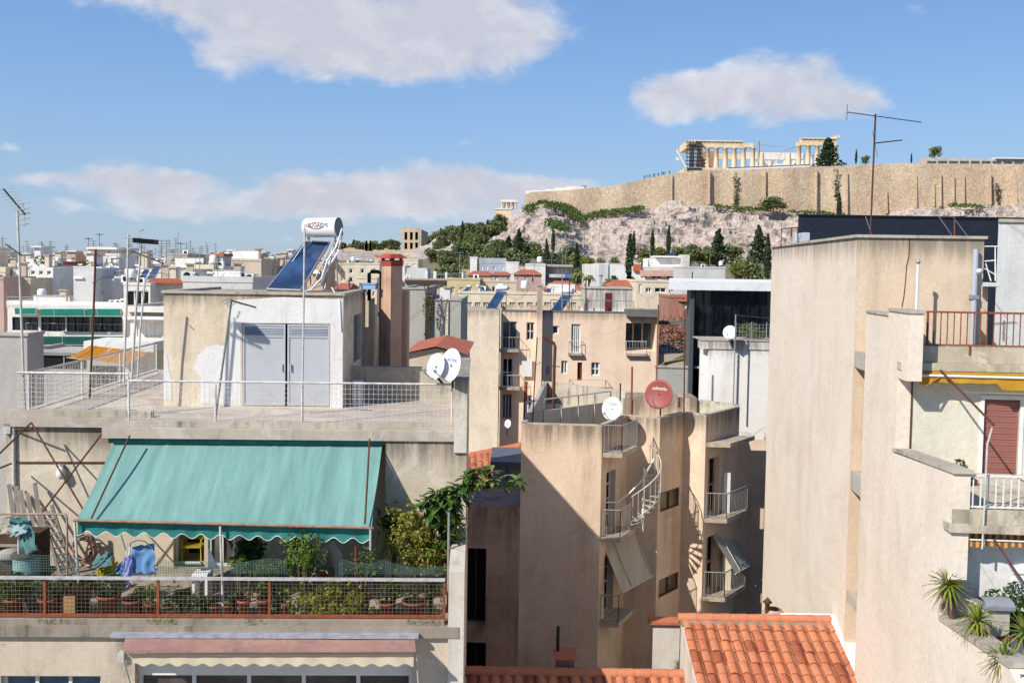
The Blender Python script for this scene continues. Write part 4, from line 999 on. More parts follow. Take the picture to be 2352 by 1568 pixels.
for i in range(60):
    x = FRN.Vv(2100+15.2*i, 750, -.06).x
    if x > uE: break
    s = MB(); r = .02 if i in (2, 21) else .009; s.box(x-r, x+r, -.065-r, -.065+r, zr0+.02, zr1-.02); s.build('bar', RUSTO, t)
for xx in (2225, 2420):
    x = FRN.Vv(xx, 800, -.06).x; s = MB(); s.box(x-.02, x+.02, -.14, -.06, zr0-.18, zr0+.02); s.build('bracket', RUSTO, t)
# penthouse pipes
t = thing('drainpipe', 'thick grey drainpipe on the tan penthouse wall beside its edge', 'pipe', FS)
a = FS.Vv(2242, 572, -.12); b = FS.Vv(2234, 790, -.12); s = MB(); s.tube([(a.x, -.12, a.z), (a.x, -.12, zSl-.1)], .07, 10); s.build('pipe', paint('grey_pvc', 'a3a8ae', .5, 0, .1), t)
s = MB(); s.box(a.x-.09, a.x+.09, -.2, -.01, a.z-1.2, a.z-1.1); s.build('clamp', GALV, t)
t = thing('vent_pipe', 'slim white vent pipe standing free before the tan penthouse wall', 'pipe', FS)
a = FS.Vv(2109, 602, -.7); s = MB(); s.tube([(a.x, -.7, a.z), (a.x, -.7, zSl-.1)], .032, 8); s.build('pipe', WHITE, t); s = MB(); s.lathe([(.0, .06), (.05, .04), (.05, -.03), (.035, -.03)], (a.x, -.7, a.z), 10); s.build('cap', GALV, t)
t = thing('cable', 'thin brown cable hanging down the tan penthouse wall', 'cable', FS)
s = MB(); s.tube([tuple(FS.Vv(x, y, -.02)) for x, y in ((2088, 541), (2089, 560), (2087, 590), (2082, 610), (2080, 640), (2076, 680), (2071, 705))], .008, 4); s.build('wire', RUSTD, t)
t = thing('floodlight', 'small round white lamp on the penthouse corner beside grey drainpipe', 'lamp', FS)
a = FS.Vv(2250, 624, -.25); s = MB(); s.lathe([(0, .14), (.05, .13), (.07, .05), (.08, -.02), (.07, -.02), (.0, .0)], a, 14, 0, (-.4, -.8, .2)); s.build('lamp_head', WHITE, t); s = MB(); s.tube([a, (a.x, -.01, a.z-.1)], .02, 5); s.build('bracket', GALV, t)
# lower balcony
zb = FRN.Vv(2260, 1167, -2.55).z; vb0 = FRN.loc(FS.wor((0, vB2, 0))).y
m = MR(); y2 = [FRN.Vv(2240, yy, vb0).z for yy in (1170, 1204, 1222)]
xb0 = FRN.Vv(2192, 1180, vb0).x; m.box(.004, uE, vb0, -.02, y2[1]+.001, y2[0]); m.box(.004, uE, vb0+.3, -.03, y2[2], y2[1]-.003); m.box(-.05, uE, vb0-.07, vb0+.3, y2[2], y2[1]-.003); m.build('balcony_slab', SLB, rb)
t = thing('railing', 'white bar railing on the balcony before the rose roller shutter', 'railing', FRN)
zr1 = FRN.Vv(2240, 1089, vb0+.05).z; zr0 = y2[0]+.03
s = MB(); s.box(xb0, uE, vb0+.03, vb0+.08, zr1-.035, zr1); s.build('top_rail', WHITE, t); s = MB(); s.box(xb0, uE, vb0+.035, vb0+.075, zr0, zr0+.025); s.build('bottom_rail', WHITE, t)
for i in range(50):
    x = FRN.Vv(2200+17.5*i, 1130, vb0+.05).x
    if x > uE: break
    s = MB(); s.box(x-.01, x+.01, vb0+.045, vb0+.065, zr0+.02, zr1-.03); s.build('bar', WHITE, t)
a = FRN.Vv(2279, 982, vb0-.02); t = thing('pole', 'bent pale pole tied to the white balcony railing', 'pole', FRN)
b = FRN.Vv(2256, 1260, vb0-.05); c = FRN.Vv(2268, 1020, vb0-.03); s = MB(); s.tube([b, FRN.Vv(2263, 1130, vb0-.05), c, a], .018, 6); s.build('shaft', GALVW, t)
# lower storey: white facade, second slab under the balcony
zlo = FRN.Vv(2200, 1600, -2.3).z; vl = FRN.loc(FS.wor((0, vLo, 0))).y+.0
m = MR(); m.face_wall((.02, vl), (uE, vl), 0, y2[2], ()); m.build('lower_facade', P_RW, rb)
m = MR(); a = FRN.Vv(2197, 1260, vl); m.box(a.x-.1, a.x+.06, vl-.02, vl-.003, 0, FRN.Vv(2190, 1242, vl).z); m.build('worn_strip', plaster('flaked_grey_blue', '9aa3b0', '7f8894', '4a4f58', .8, .6, 2.5, 'd0cec8'), rb)
a = FRN.Vv(2328, 1296, vl); b = FRN.Vv(2400, 1420, vl); m = MR(); m.box(a.x, b.x, vl-.05, vl-.003, b.z, a.z); m.box(a.x-.04, b.x, vl-.08, vl-.05, a.z-.14, a.z-.1); m.build('window', WHITE, rb)
# lower roof terrace floor
vt_ = FRN.loc(FS.wor((0, vC1, 0))).y; m = MR(); zfl = zC0-.75; m.box(.05, uE, vt_-.3, vl-.003, zfl-.3, zfl); m.box(FRN.Vv(2330, 1535, vt_).x, uE, vt_-.12, vt_+.08, zfl-.3, zfl+.35); m.build('lower_terrace', SLB, rb)
t = thing('railing', 'white railing at the bottom right corner below the yuccas', 'railing', FRN)
a = FRN.Vv(2338, 1540, vt_-.2); s = MB(); s.box(a.x, a.x+2.5, vt_-.24, vt_-.19, a.z-.03, a.z+.01); s.build('top_rail', WHITE, t)
for i in range(8):
    x = a.x+.02+i*.13; s = MB(); s.box(x-.01, x+.01, vt_-.225, vt_-.205, a.z-1.0, a.z-.02); s.build('bar', WHITE, t)
# awnings
YEL = fabric('yellow_canvas', 'c9982f', 'b98c33', 1.5, .3)
t = thing('awning', 'rolled yellow awning with torn edge above the rose roller shutter', 'awning', FRN)
a = FRN.Vv(2112, 866, -.35); s = MB(); s.tube([(a.x, -.22, a.z+.06), (uE, -.22, a.z+.06)], .09, 10); s.build('roller', YEL, t)
s = MB(); s.tube([(a.x-.03, -.36, a.z+.04), (uE, -.36, a.z+.02)], .028, 8); s.build('front_bar', WHITE, t)
s = MB(); vs = []; n = 90; r6 = random.Random(9); h = .2
for i in range(n+1):
    x = a.x+(uE-a.x)*i/n; h = .17 if x < a.x+.22 else (.12 if x < a.x+1.55 else .24); h += r6.uniform(-.012, .012)
    for q in range(4): vs.append((x, -.34+.02*math.sin(x*9)*q/3-.01*q, a.z+.02-h*q/3))
s.add(vs, [(i*4+k, (i+1)*4+k, (i+1)*4+k+1, i*4+k+1) for i in range(n) for k in range(3)], 0, True); s.build('valance', YEL, t)
b = FRN.Vv(2160, 850, -.3); e = FRN.Vv(2283, 976, -1.9); s = MB(); s.tube([b, e], .022, 6); s.build('arm', rusty('brown_arm', '5a3430', '3a2320'), t)
b = FRN.Vv(2158, 866, -.36); e = FRN.Vv(2127, 888, -.5); s = MB(); s.tube([b, e], .02, 6); s.build('bracket', rusty('orange_arm', 'a06a24', '70431c'), t)
ST = NT('striped_canvas'); w = ST.n('TexWave', wave_type='BANDS', bands_direction='X'); w.inputs['Scale'].default_value = 2.6; ST.l(ST.mp(), w.inputs['Vector'])
STM = ST.done(ST.ramp(w.outputs['Fac'], [(.0, 'c88a4e'), (.45, 'c88a4e'), (.55, '5c4a30'), (1, '6a5a3a')]), .9)
t = thing('awning', 'rolled orange and brown striped awning above the yuccas', 'awning', FRN)
a = FRN.Vv(2226, 1236, vl-.35); s = MB(); s.tube([(a.x, vl-.2, a.z+.03), (uE, vl-.2, a.z+.03)], .075, 10); s.build('roller', STM, t)
s = MB(); s.tube([(a.x-.06, vl-.34, a.z-.02), (uE, vl-.34, a.z-.02)], .02, 8); s.build('front_bar', WHITE, t)
s = MB(); vs = []; n = 120
for i in range(n+1):
    x = a.x+(uE-a.x)*i/n; hh = .13+.02*math.cos(x*14); vs += [(x, vl-.33, a.z-.01), (x, vl-.34, a.z-.01-hh)]
s.add(vs, [(2*i, 2*i+2, 2*i+3, 2*i+1) for i in range(n)], 0, True); s.build('valance', STM, t)
b = FRN.Vv(2279, 1232, vl-.3); e = FRN.Vv(2356, 1345, vl-1.7); s = MB(); s.tube([b, e], .02, 6); s.build('arm', rusty('brown_arm'), t)
# bedding and planter on the white railed balcony
t = thing('plant_pot', 'small green plant in the corner of the white railed balcony', 'plant', loc=tuple(FRN.wor((FRN.Vv(2206, 1150, -1.6).x, -1.5, y2[0]))))
s = MB(); s.lathe([(0, 0), (.09, 0), (.12, .2), (.1, .2), (0, .17)], n=14); s.build('pot', paint('dark_pot', '4a3a30', .8), t)
s = MB(); s.leaves((0, 0, .38), (.14, .14, .18), 90, .09, random.Random(4), 2); s.build('foliage', [leafm('bright_leaf', '3f5c26', '567a2c'), leafm('deep_leaf', '2c4420', '3a5a26')], t)
t = thing('planter', 'white trough leaning behind the white balcony railing', 'planter', FRN)
a = FRN.Vv(2212, 1150, -1.3); b = FRN.Vv(2246, 1120, -1.3); s = MB(); s.box(a.x, b.x, -1.3, -1.1, y2[0]+.12, b.z); s.build('box', WHITE, t); s = MB(); s.box(a.x+.05, b.x-.02, -1.32, -1.05, y2[0], y2[0]+.12); s.build('stand', paint('brown_paint', '6a3524'), t)

# ---------------------------------------------------------------- white tower behind, far right
WT = plaster('white_tower_plaster', 'd3d2cd', 'c8c6bf', '7f7a70', .35, .3, .5)
a = W(2290, 510, 29); fr = Fr((a.x, 29, 0), 6); t = thing('apartment_building', 'white rendered tower at the right edge behind the terrace', 'building', fr)
fp_ = [tuple(fr.loc(W(x, 600, y_)).xy) for x, y_ in ((2290, 29), (2600, 29), (2600, 36), (2292, 36))]; s = MB(); s.prism(fp_, 0, a.z); s.build('wall', WT, t); s = MB(); s.prism([(x-.04, y-.05) for x, y in fp_], a.z, a.z+.09); s.build('coping', COPING, t)
b = fr.loc(W(2256, 651, 29.3)); s = MB(); s.box(b.x-.3, -.003, .3, 6, 0, b.z-.08); s.box(1.0, 1.3, -.12, -.003, 0, b.z-.1); s.build('side_wall', P_RT, t)
s = MB(); s.box(b.x-.3, .45, -.02, 6.02, b.z-.08, b.z+.03); s.build('ledge', WHITE, t)
t = thing('railing', 'thin white ladder rails beside the white tower', 'railing', fr)
for k, pts in enumerate((((2286, 565), (2286, 645)), ((2262, 566), (2292, 566)), ((2262, 600), (2286, 598)), ((2262, 617), (2288, 632)), ((2264, 605), (2276, 645)))):
    s = MB(); s.tube([fr.Vv(x, y, .4) for x, y in pts], .02, 5); s.build('bar', WHITE, t)
# grey metal box and pipe frame at the far end of the big side wall
t = thing('roof_tank', 'pale grey box with black pipe frame on the far roof end of right block', 'tank', FS)
v9 = vFar-2.5; a = FS.Vv(1834, 566, v9); b = FS.Vv(1860, 534, v9); s = MB(); s.extr([(a.x, v9, zTop-.2), (b.x, v9, zTop-.2), (b.x, v9, b.z), (a.x+.15, v9, b.z), (a.x, v9, b.z-.35)], (0, 1.2, 0)); s.build('box', paint('pale_grey_paint', 'a7adb3', .5, 0, .1), t)
s = MB(); s.tube([FS.Vv(1794, 566, v9), FS.Vv(1795, 526, v9), FS.Vv(1832, 522, v9), FS.Vv(1833, 560, v9)], .025, 5); s.tube([FS.Vv(1818, 524, v9), FS.Vv(1818, 545, v9)], .025, 5); s.build('pipe_frame', RUSTD, t)

# ================================================================ tiled roofs in the foreground
TILE = tilem('roof_tiles', 'b0603f', '9c4f33'); TILE2 = tilem('roof_tiles_dark', '9f5236', '864127'); MORT = plaster('mortar', '9f9585', '8c8273', '5c5348', .5, .5, 3)
YG = 25.2
a = W(1562, 1423, YG); b = W(1906, 1424, YG); zr_ = (a.z+b.z)/2
th = thing('tiled_roof_house', 'house with orange barrel tile roof and white gable strip by the tall beige wall', 'house', loc=(a.x, YG, 0))
slope = math.radians(18.5); dn = V((0, -math.cos(slope), -math.sin(slope))); wr = b.x-a.x
s = MB(); tiled(s, (0, 0, zr_), (1, 0, 0), dn, wr, 5.0, .285, .40); rf = s.build('roof', TILE0, th)
s = MB(); ridge(s, (-.05, 0, zr_+.03), (wr-.02, 0, zr_+.03), .12); s.build('ridge_tiles', TILE, rf)
s = MB()
s.box(.0, wr-.05, -.2, -.06, zr_-.1, zr_+.0)
s.build('mortar', MORT, rf)
s = MB(); s.extr([(0.02, 0, 0), (0.02, 0, zr_-.08), (0.02, -4.8, zr_-.08-4.8*math.tan(slope)), (0.02, -4.8, 0)], (wr-.04, 0, 0)); s.build('wall', plaster('house_white_wall', 'cdc3b4', 'c2b4a2', '6f665b', .5, .4, 1), th)
gx = wr; s = MB(); s.extr([(gx+.0, .1, 0), (gx+.0, .1, zr_+.14), (gx+.0, -4.9, zr_+.14-5*math.tan(slope)), (gx, -4.9, 0)], (.42, 0, 0)); s.box(gx-1.2, gx+.35, .1, .3, 0, zr_+.1); s.build('gable_wall', paint('bright_whitewash', 'e2e0da', .8, 0, .08), th)
YG2 = 24.6; a2 = W(1072, 1548, YG2); b2 = W(1606, 1548, YG2); zr2 = W(1400, 1548, YG2).z
t2 = thing('tiled_roof_house', 'lower orange tile roof at the bottom edge with small chimney', 'house', loc=(a2.x, YG2, 0))
s = MB(); tiled(s, (0, 0, zr2), (1, 0, 0), dn, b2.x-a2.x, 3.5, .285, .40, rr=random.Random(8)); rf = s.build('roof', TILE0, t2)
s = MB(); ridge(s, (-.05, 0, zr2+.03), (b2.x-a2.x, 0, zr2+.03), .12); s.build('ridge_tiles', TILE, rf)
s = MB(); s.extr([(.02, 0, 0), (.02, 0, zr2-.08), (.02, -3.3, zr2-.08-3.3*math.tan(slope)), (.02, -3.3, 0)], (b2.x-a2.x-.04, 0, 0)); s.build('wall', plaster('house_white_wall', 'cdc3b4'), t2)
# chimney with red cap and flue pipe
p = W(1296, 1560, YG2+.4); q = [W(1296, y, YG2+.4).z for y in (1497, 1508)]
s = MB(); s.box(p.x-a2.x-.22, p.x-a2.x+.24, .25, .7, zr2-.5, q[1]); ch = s.build('chimney', plaster('dark_chimney', '7a5f52', '6a5146', '33291f', .6, .4, 2), t2)
s = MB(); s.box(p.x-a2.x-.28, p.x-a2.x+.3, .2, .76, q[1], q[0]); s.build('cap', TILE2, ch)
f0 = W(1281, 1497, YG2+.5).x-a2.x; s = MB(); s.tube([(f0, .5, q[0]), (f0, .5, W(1281, 1437, YG2+.5).z)], .045, 8); s.build('flue', BLACKM, ch)
p = W(1778, 1424, YG+.8); s = MB(); zc_ = W(1778, 1400, YG+.8).z; s.lathe([(.3, zr_-1.2), (.3, zc_-.12), (.2, zc_)], (p.x-a.x, .9, 0), 12); ch = s.build('chimney', plaster('pink_mortar', 'b79a86', 'a88b76', '5c4a3e', .5, .4, 2), th)
s = MB(); p2 = W(1765, 1385, YG+.7); s.lathe([(.06, zc_-.1), (.06, p2.z-.05), (.13, p2.z), (.0, p2.z+.14)], (p2.x-a.x, .8, 0), 10); s.build('flue', RUSTD, ch)
# lower walls between the tiled house and the stepped block
tw = thing('courtyard_wall', 'pale courtyard wall with patched plaster left of the tiled roof', 'wall', loc=(0, 0, 0))
s = MB(); aa = W(1500, 1440, 28.0); bb = W(1562, 1425, 28.0); s.box(aa.x, bb.x, 28, 28.3, 0, W(1530, 1432, 28).z); s.build('wall', plaster('house_white_wall', 'cdc3b4'), tw)
s = MB(); s.box(aa.x-.1, bb.x, 27.9, 28.4, W(1530, 1432, 28).z, W(1530, 1426, 28).z); s.build('coping', TILE2, tw)
# ================================================================ ground, citadel hill, walls, temple
def lerpt(tab, x):
    if x <= tab[0][0]: return tab[0][1]
    for (a, b), (c, d) in zip(tab[:-1], tab[1:]):
        if x <= c: return b+(d-b)*(x-a)/(c-a)
    return tab[-1][1]
GR = plaster('city_ground', '8f8576', '7f7668', '55504a', .4, .4, .05)
s = MB(); s.quad((-6000, -60, 0), (6000, -60, 0), (6000, 9000, 0), (-6000, 9000, 0)); s.build('ground', GR, kind='structure')
YBASE, YTOP, YFOOT = [(700, 583), (780, 575), (920, 584), (985, 560), (1000, 545), (1040, 536), (1090, 522), (1120, 524), (1140, 518), (1165, 505), (1188, 486), (1206, 472), (1235, 468), (1262, 462), (1300, 470), (1320, 482), (1342, 493), (1380, 484), (1430, 475), (1470, 472), (1505, 470), (1540, 457), (1580, 458), (1627, 463), (1680, 472), (1735, 474), (1800, 476), (1880, 482), (1950, 490), (2020, 488), (2080, 474), (2200, 464), (2400, 466), (3000, 470)], \
 [(1206, 447), (1222, 441), (1250, 440), (1300, 437), (1345, 433), (1400, 428), (1450, 418), (1500, 408), (1545, 399), (1590, 392), (1700, 390), (1850, 384), (1960, 380), (2060, 375), (2200, 376), (3000, 380)], \
 [(700, 596), (900, 600), (960, 596), (1060, 585), (1160, 578), (1200, 575), (1300, 592), (1400, 608), (1500, 606), (1600, 600), (1760, 605), (3000, 610)]
YW, YFT = 425.0, 372.0
ROCK = NT('pink_limestone'); ob = ROCK.mp()
v1 = ROCK.n('TexVoronoi', feature='DISTANCE_TO_EDGE'); v1.inputs['Scale'].default_value = .38
wob = ROCK.n('VectorMath', operation='ADD'); nn = ROCK.n('TexNoise'); nn.inputs['Scale'].default_value = .35; nn.inputs['Detail'].default_value = 5; ROCK.l(ob, nn.inputs['Vector'])
sc_ = ROCK.n('VectorMath', operation='SCALE'); sc_.inputs['Scale'].default_value = 4.0; ROCK.l(nn.outputs['Color'], sc_.inputs[0]); ROCK.l(ob, wob.inputs[0]); ROCK.l(sc_.outputs[0], wob.inputs[1]); ROCK.l(wob.outputs[0], v1.inputs['Vector'])
base = ROCK.ramp(ROCK.noise(ob, .07, 6, .65), [(.3, 'b09a8d'), (.5, 'ada195'), (.7, 'a89b8c')])
base = ROCK.mix(ROCK.ramp(ROCK.noise(ob, .9, 6, .75), [(.5, 0.0), (.6, 1.0)]), base, 'bfb0a5')
base = ROCK.mix(ROCK.math('MULTIPLY', ROCK.ramp(ROCK.noise(ob, .5, 6, .75, .8), [(.52, 0.0), (.62, 1.0)]), .6), base, '7a6258')
crack = ROCK.ramp(v1.outputs['Distance'], [(.0, 1.0), (.09, 0.0)])
base = ROCK.mix(ROCK.math('MULTIPLY', crack, .5), base, '5a463e')
grs = ROCK.ramp(ROCK.noise(ob, .12, 6, .7, .5), [(.6, 0.0), (.66, 1.0)])
base = ROCK.mix(ROCK.math('MULTIPLY', grs, .75), base, '6a7048')
base = ROCK.mix(ROCK.math('MULTIPLY', ROCK.ramp(ROCK.noise(ROCK.mp((1, 1, 1.7)), 1.5, 6, .85, .5), [(.55, 0.0), (.64, 1.0)]), .7), base, '5f4c44')
ROCK.bump(ROCK.mix(.5, v1.outputs['Distance'], ROCK.noise(ob, 1.2, 6, .7)), .8, .6)
ROCKM = ROCK.done(base, .95)
def hillz(x, Y):
    """terrain height under picture column x at distance Y"""
    zf = W(x, lerpt(YFOOT, x), YFT).z; zb = W(x, lerpt(YBASE, x), YW).z
    if Y <= 100: return 0.0
    if Y <= YFT: q = (Y-100)/(YFT-100); return zf*(q**1.1)
    if Y <= YW: return zf+(zb-zf)*(Y-YFT)/(YW-YFT)
    return zb
rows = [100, 130, 160, 190, 220, 250, 280, 305, 325, 340, 352, 362]+[YFT+(YW-YFT)*i/64 for i in range(65)]+[YW+3, YW+6]
vs = []; xs = [700+i*3.2 for i in range(int(2300/3.2))]
for Y in rows:
    for x in xs:
        p = W(x, 600, Y); z = hillz(x, Y)
        dy = 0
        if YFT-10 < Y <= YW:
            q = (Y-YFT)/(YW-YFT); env = max(0, min(1, q*4))*max(.12, min(1, (1-q)*7)) if q > 0 else 0
            env *= (1 if x > 1170 else .35)
            n1_ = noise.fractal(V((p.x*.05, Y*.05, z*.08)), 1, 2.1, 5); n2_ = 1-abs(noise.noise(V((p.x*.13+z*.06, Y*.1, z*.22))))*2
            n3_ = noise.noise(V((p.x*.42, Y*.3, z*.5)))
            st = math.floor((z+n1_*3)/3.3)*3.3-z
            z += env*(1.5*n1_+.9*n2_+.35*n3_+.4*st); dy = env*(-4.0*n1_-2.4*n2_-.6*n3_)
        elif Y > YW: z = W(x, lerpt(YTOP, x), YW+2).z-1.2 if x > 1206 else z-(Y-YW)*.6
        vs.append((p.x*(1+dy/Y), Y+dy, z))
n = len(xs); s = MB()
s.add(vs, [])
for j in range(len(rows)-1):
    for i in range(n-1): s.f.append([j*n+i, j*n+i+1, (j+1)*n+i+1, (j+1)*n+i]); s.m.append(1 if rows[j] < YFT-5 else 0); s.sm.append(False)
s.build('hill', [ROCKM, plaster('scrub_slope', '6d6648', '7f7558', '4a4a34', .6, .5, .12, '57603c')], kind='structure')
# far low hills on the left horizon
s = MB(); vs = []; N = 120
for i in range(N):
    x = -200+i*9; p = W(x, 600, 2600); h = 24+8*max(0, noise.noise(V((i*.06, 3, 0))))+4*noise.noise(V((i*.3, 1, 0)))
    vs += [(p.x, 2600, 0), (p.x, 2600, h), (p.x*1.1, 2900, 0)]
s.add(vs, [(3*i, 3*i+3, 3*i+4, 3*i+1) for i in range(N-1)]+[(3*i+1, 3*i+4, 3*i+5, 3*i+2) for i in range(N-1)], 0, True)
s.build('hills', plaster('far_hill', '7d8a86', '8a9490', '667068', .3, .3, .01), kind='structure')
# ---- fortification wall
FW = NT('fortress_stone'); ob = FW.mp(); bq = FW.n('TexBrick'); FW.l(FW.mp((1, 1, 1), rot=(math.radians(90), 0, 0)), bq.inputs['Vector'])
bq.inputs['Scale'].default_value = .62; bq.inputs['Color1'].default_value = lin('d2bd9f'); bq.inputs['Color2'].default_value = lin('c6b193'); bq.inputs['Mortar'].default_value = lin('a08a70'); bq.inputs['Mortar Size'].default_value = .03
b_ = FW.mix(FW.ramp(FW.noise(ob, .06, 6, .7, .4), [(.4, 0.0), (.56, 1.0)]), bq.outputs[0], 'b39a7e')
b_ = FW.mix(FW.math('MULTIPLY', FW.ramp(FW.noise(FW.mp((1, 1, .5)), .16, 6, .75, .8), [(.52, 0.0), (.62, 1.0)]), .6), b_, 'a8886c')
b_ = FW.mix(FW.math('MULTIPLY', FW.ramp(FW.noise(ob, .5, 6, .8), [(.5, 0.0), (.66, 1.0)]), .55), b_, '8d7862')
b_ = FW.mix(FW.math('MULTIPLY', FW.ramp(FW.noise(ob, 1.3, 5, .85), [(.5, 0.0), (.6, 1.0)]), .6), b_, 'e0d2ba')
b_ = FW.mix(FW.math('MULTIPLY', FW.ramp(FW.noise(FW.mp((1, 1, 1.6)), 1.9, 5, .85), [(.56, 0.0), (.66, 1.0)]), .55), b_, '7d6a56')
FW.bump(FW.noise(ob, .8, 6, .8), .8, .5); FWM = FW.done(b_, .95)
wt_ = thing('fortification_wall', 'long tan ancient fortification wall on top of the pink rock', 'wall', loc=(0, 0, 0))
s = MB(); vs = []; xs = [1206+i*8 for i in range(190)]
for i, x in enumerate(xs):
    bow = 2.2*noise.noise(V((x*.013, 0, 0)))
    yt = lerpt(YTOP, x)+.9*noise.noise(V((x*.2, 5, 0))); yb = lerpt(YBASE, x)+10; Yq = YW-2+bow
    a = W(x, yb, Yq-.9); b = W(x, yt, Yq); m_ = (a+b)/2+V((0, .25*noise.noise(V((x*.02, 9, 0))), 0)); vs += [tuple(a), tuple(m_), tuple(b), (b.x*1.006, Yq+3.5, b.z), (b.x*1.006, Yq+3.5, a.z)]
s.add(vs, [(5*i+k, 5*i+5+k, 5*i+6+k, 5*i+1+k) for i in range(len(xs)-1) for k in range(4)]+[(0, 1, 2, 3, 4)], 0, False)
s.build('wall', FWM, wt_)
for (x, w, yt, d) in ((1543, 4, 402, 1.0), (1629, 6, 392, 1.6), (1758, 5, 392, 1.3), (1822, 4, 388, 1.2), (1876, 5, 388, 1.5), (1946, 9, 395, 3.0), (2037, 5, 440, 1.4), (2105, 8, 402, 2.2), (2146, 4, 420, 1.5), (2162, 5, 398, 2.0), (2192, 4, 405, 1.5), (2215, 6, 402, 1.8), (2275, 10, 396, 2.4), (2336, 9, 388, 2.4)):
    yb = lerpt(YBASE, x)+6; a = W(x-w/2, yb, YW-2-d); b = W(x+w/2, yt, YW-2-d); s = MB()
    s.extr([(a.x, YW-3.0-d*.7, a.z), (a.x, YW-2.4-d*.35, b.z), (a.x, YW+1, b.z+.4), (a.x, YW+1, a.z)], (b.x-a.x, 0, 0)); s.build('buttress', FWM, wt_)
# museum roof line and small structures on the wall top, right
s = MB(); a = W(2125, 380, 434); b = W(2420, 366, 434); s.box(a.x, b.x, 434, 440, a.z-4, b.z-.3)
bt_ = thing('museum_building', 'low flat museum roof peeping above the right end of fortification wall', 'building', loc=(0, 0, 0)); s.build('wall', plaster('museum_stone', 'c6b499', 'b9a78c'), bt_)
for i in range(9):
    x0 = 2130+i*25; p = W(x0, 375, 433.8); q = W(x0+20, 370, 433.8); s = MB(); s.box(p.x, q.x, 433.8, 433.95, p.z, q.z); s.build('window', BLUEGLASS, bt_)
s = MB(); p = W(2280, 366, 436); s.box(p.x, b.x, 433, 440, p.z, p.z+.5); s.build('roof', WHITE, bt_)
# ---- bastion with little temple at the left end
MARB = plaster('weathered_marble', 'e3c9a2', 'dabd92', '8d7658', .3, .4, .15, 'e6d3b4'); MARBW = plaster('new_marble', 'ddd8cf', 'd2ccc0', 'a39c90', .2, .2, .2)
t = thing('bastion', 'pale stone bastion block at the left tip of the rock', 'bastion', loc=tuple(W(1155, 525, 424)))
o = V(t.location); a = W(1137, 528, 424)-o; b = W(1184, 482, 424)-o
s = MB(); s.extr([(a.x, 0, a.z-4), (b.x, 0, a.z-4), (b.x-2, 0, b.z), (a.x, 0, b.z)], (0, 9, 0)); s.build('body', MARB, t)
s = MB(); s.box(a.x-.3, b.x-1.8, -.3, 9, b.z, b.z+.5); s.build('ledge', MARBW, t)
t = thing('small_temple', 'small pale temple standing on the bastion at the rock tip', 'temple', loc=tuple(W(1168, 482, 427)))
o = V(t.location); a = W(1150, 481, 427)-o; b = W(1188, 459, 427)-o; h = b.z
s = MB(); s.box(a.x+1.2, b.x-1.2, 1, 5, .5, h-1); s.build('cella', MARBW, t); s = MB(); s.box(a.x, b.x, -.2, 6, h-1.0, h); s.build('entablature', MARBW, t)
for i in range(4):
    x = a.x+.5+(b.x-a.x-1)*i/3; s = MB(); s.lathe([(.36, .3), (.3, h-1.2), (.5, h-1.0)], (x, 0, 0), 8); s.build('column', MARB, t)
# marble wall heads left of the big wall
t = thing('ruined_wall', 'stepped white marble ruin edge above the left wall end', 'wall', loc=(0, 0, 0))
s = MB(); r7 = random.Random(3)
pts = [(1208, 446), (1222, 440), (1252, 440), (1275, 437), (1300, 434), (1330, 431), (1342, 430)]
for (x0, y0), (x1, y1) in zip(pts[:-1], pts[1:]):
    a = W(x0, y0+6, 427); b = W(x1, y1-1, 427); s.box(a.x, b.x, 427, 431, a.z-2, b.z+r7.uniform(0, .5))
s.build('blocks', MARBW, t)
t = thing('cabin', 'tiny grey cabin on the wall crest left of the temple', 'cabin', loc=tuple(W(1341, 433, 429))); s = MB(); s.box(-1, 1, 0, 2, -.3, 1.4); s.build('body', paint('cabin_grey', '8c9296'), t); s = MB(); s.box(-1.2, 1.2, -.2, 2.2, 1.4, 1.6); s.build('roof', WHITE, t)
# ---- the big temple
YT = 470.0
tp = thing('temple', 'great ruined colonnaded temple with broken roofline on the citadel', 'temple', loc=tuple(W(1750, 388, YT)))
to = V(tp.location); T = lambda x, y, Y=YT: W(x, y, Y)-to
pz = lambda z: (1519+z[0]*.1875, 294+z[1]*.1875)
def col_at(x, yb, yt, Y=YT, m=MARB, r=1.2, ln=1.0, cap=True):
    a = T(x, yb, Y); b = T(x, yt, Y); s = MB(); h = (b.z-a.z)*ln
    pr = [(r, -.5), (r, 0), (r*.97, h*.33), (r*.8, h*.93)]+([(r*1.25, h*.965), (r*1.25, h)] if cap else [(r*.8, h*.935), (0, h*.93)])
    s.lathe(pr, (a.x, Y-YT, a.z), 12, 0, None, True); s.build('column', m, tp)
yb_ = lambda z: 512-(z-360)*.028 if z < 1200 else 462
yt_ = lambda z: 243 if z < 1200 else 215
for z in (372, 458, 560, 670, 780, 890, 1003, 1117): x, y = pz((z, yb_(z))); col_at(x, y, pz((0, 245))[1])
for z, q in ((1228, .75), (1333, .28), (1557, .72)): x, y = pz((z, 462)); col_at(x, y, pz((0, 240))[1], ln=q, cap=False)
for z in (1680, 1795, 1905, 2015, 2125): x, y = pz((z, 462)); col_at(x, y, pz((0, 215))[1])
for z in (1410, 1512, 1625, 1730, 1838): x, y = pz((z, 445)); col_at(x, y, pz((0, 330))[1], YT+22, MARBW, .9)
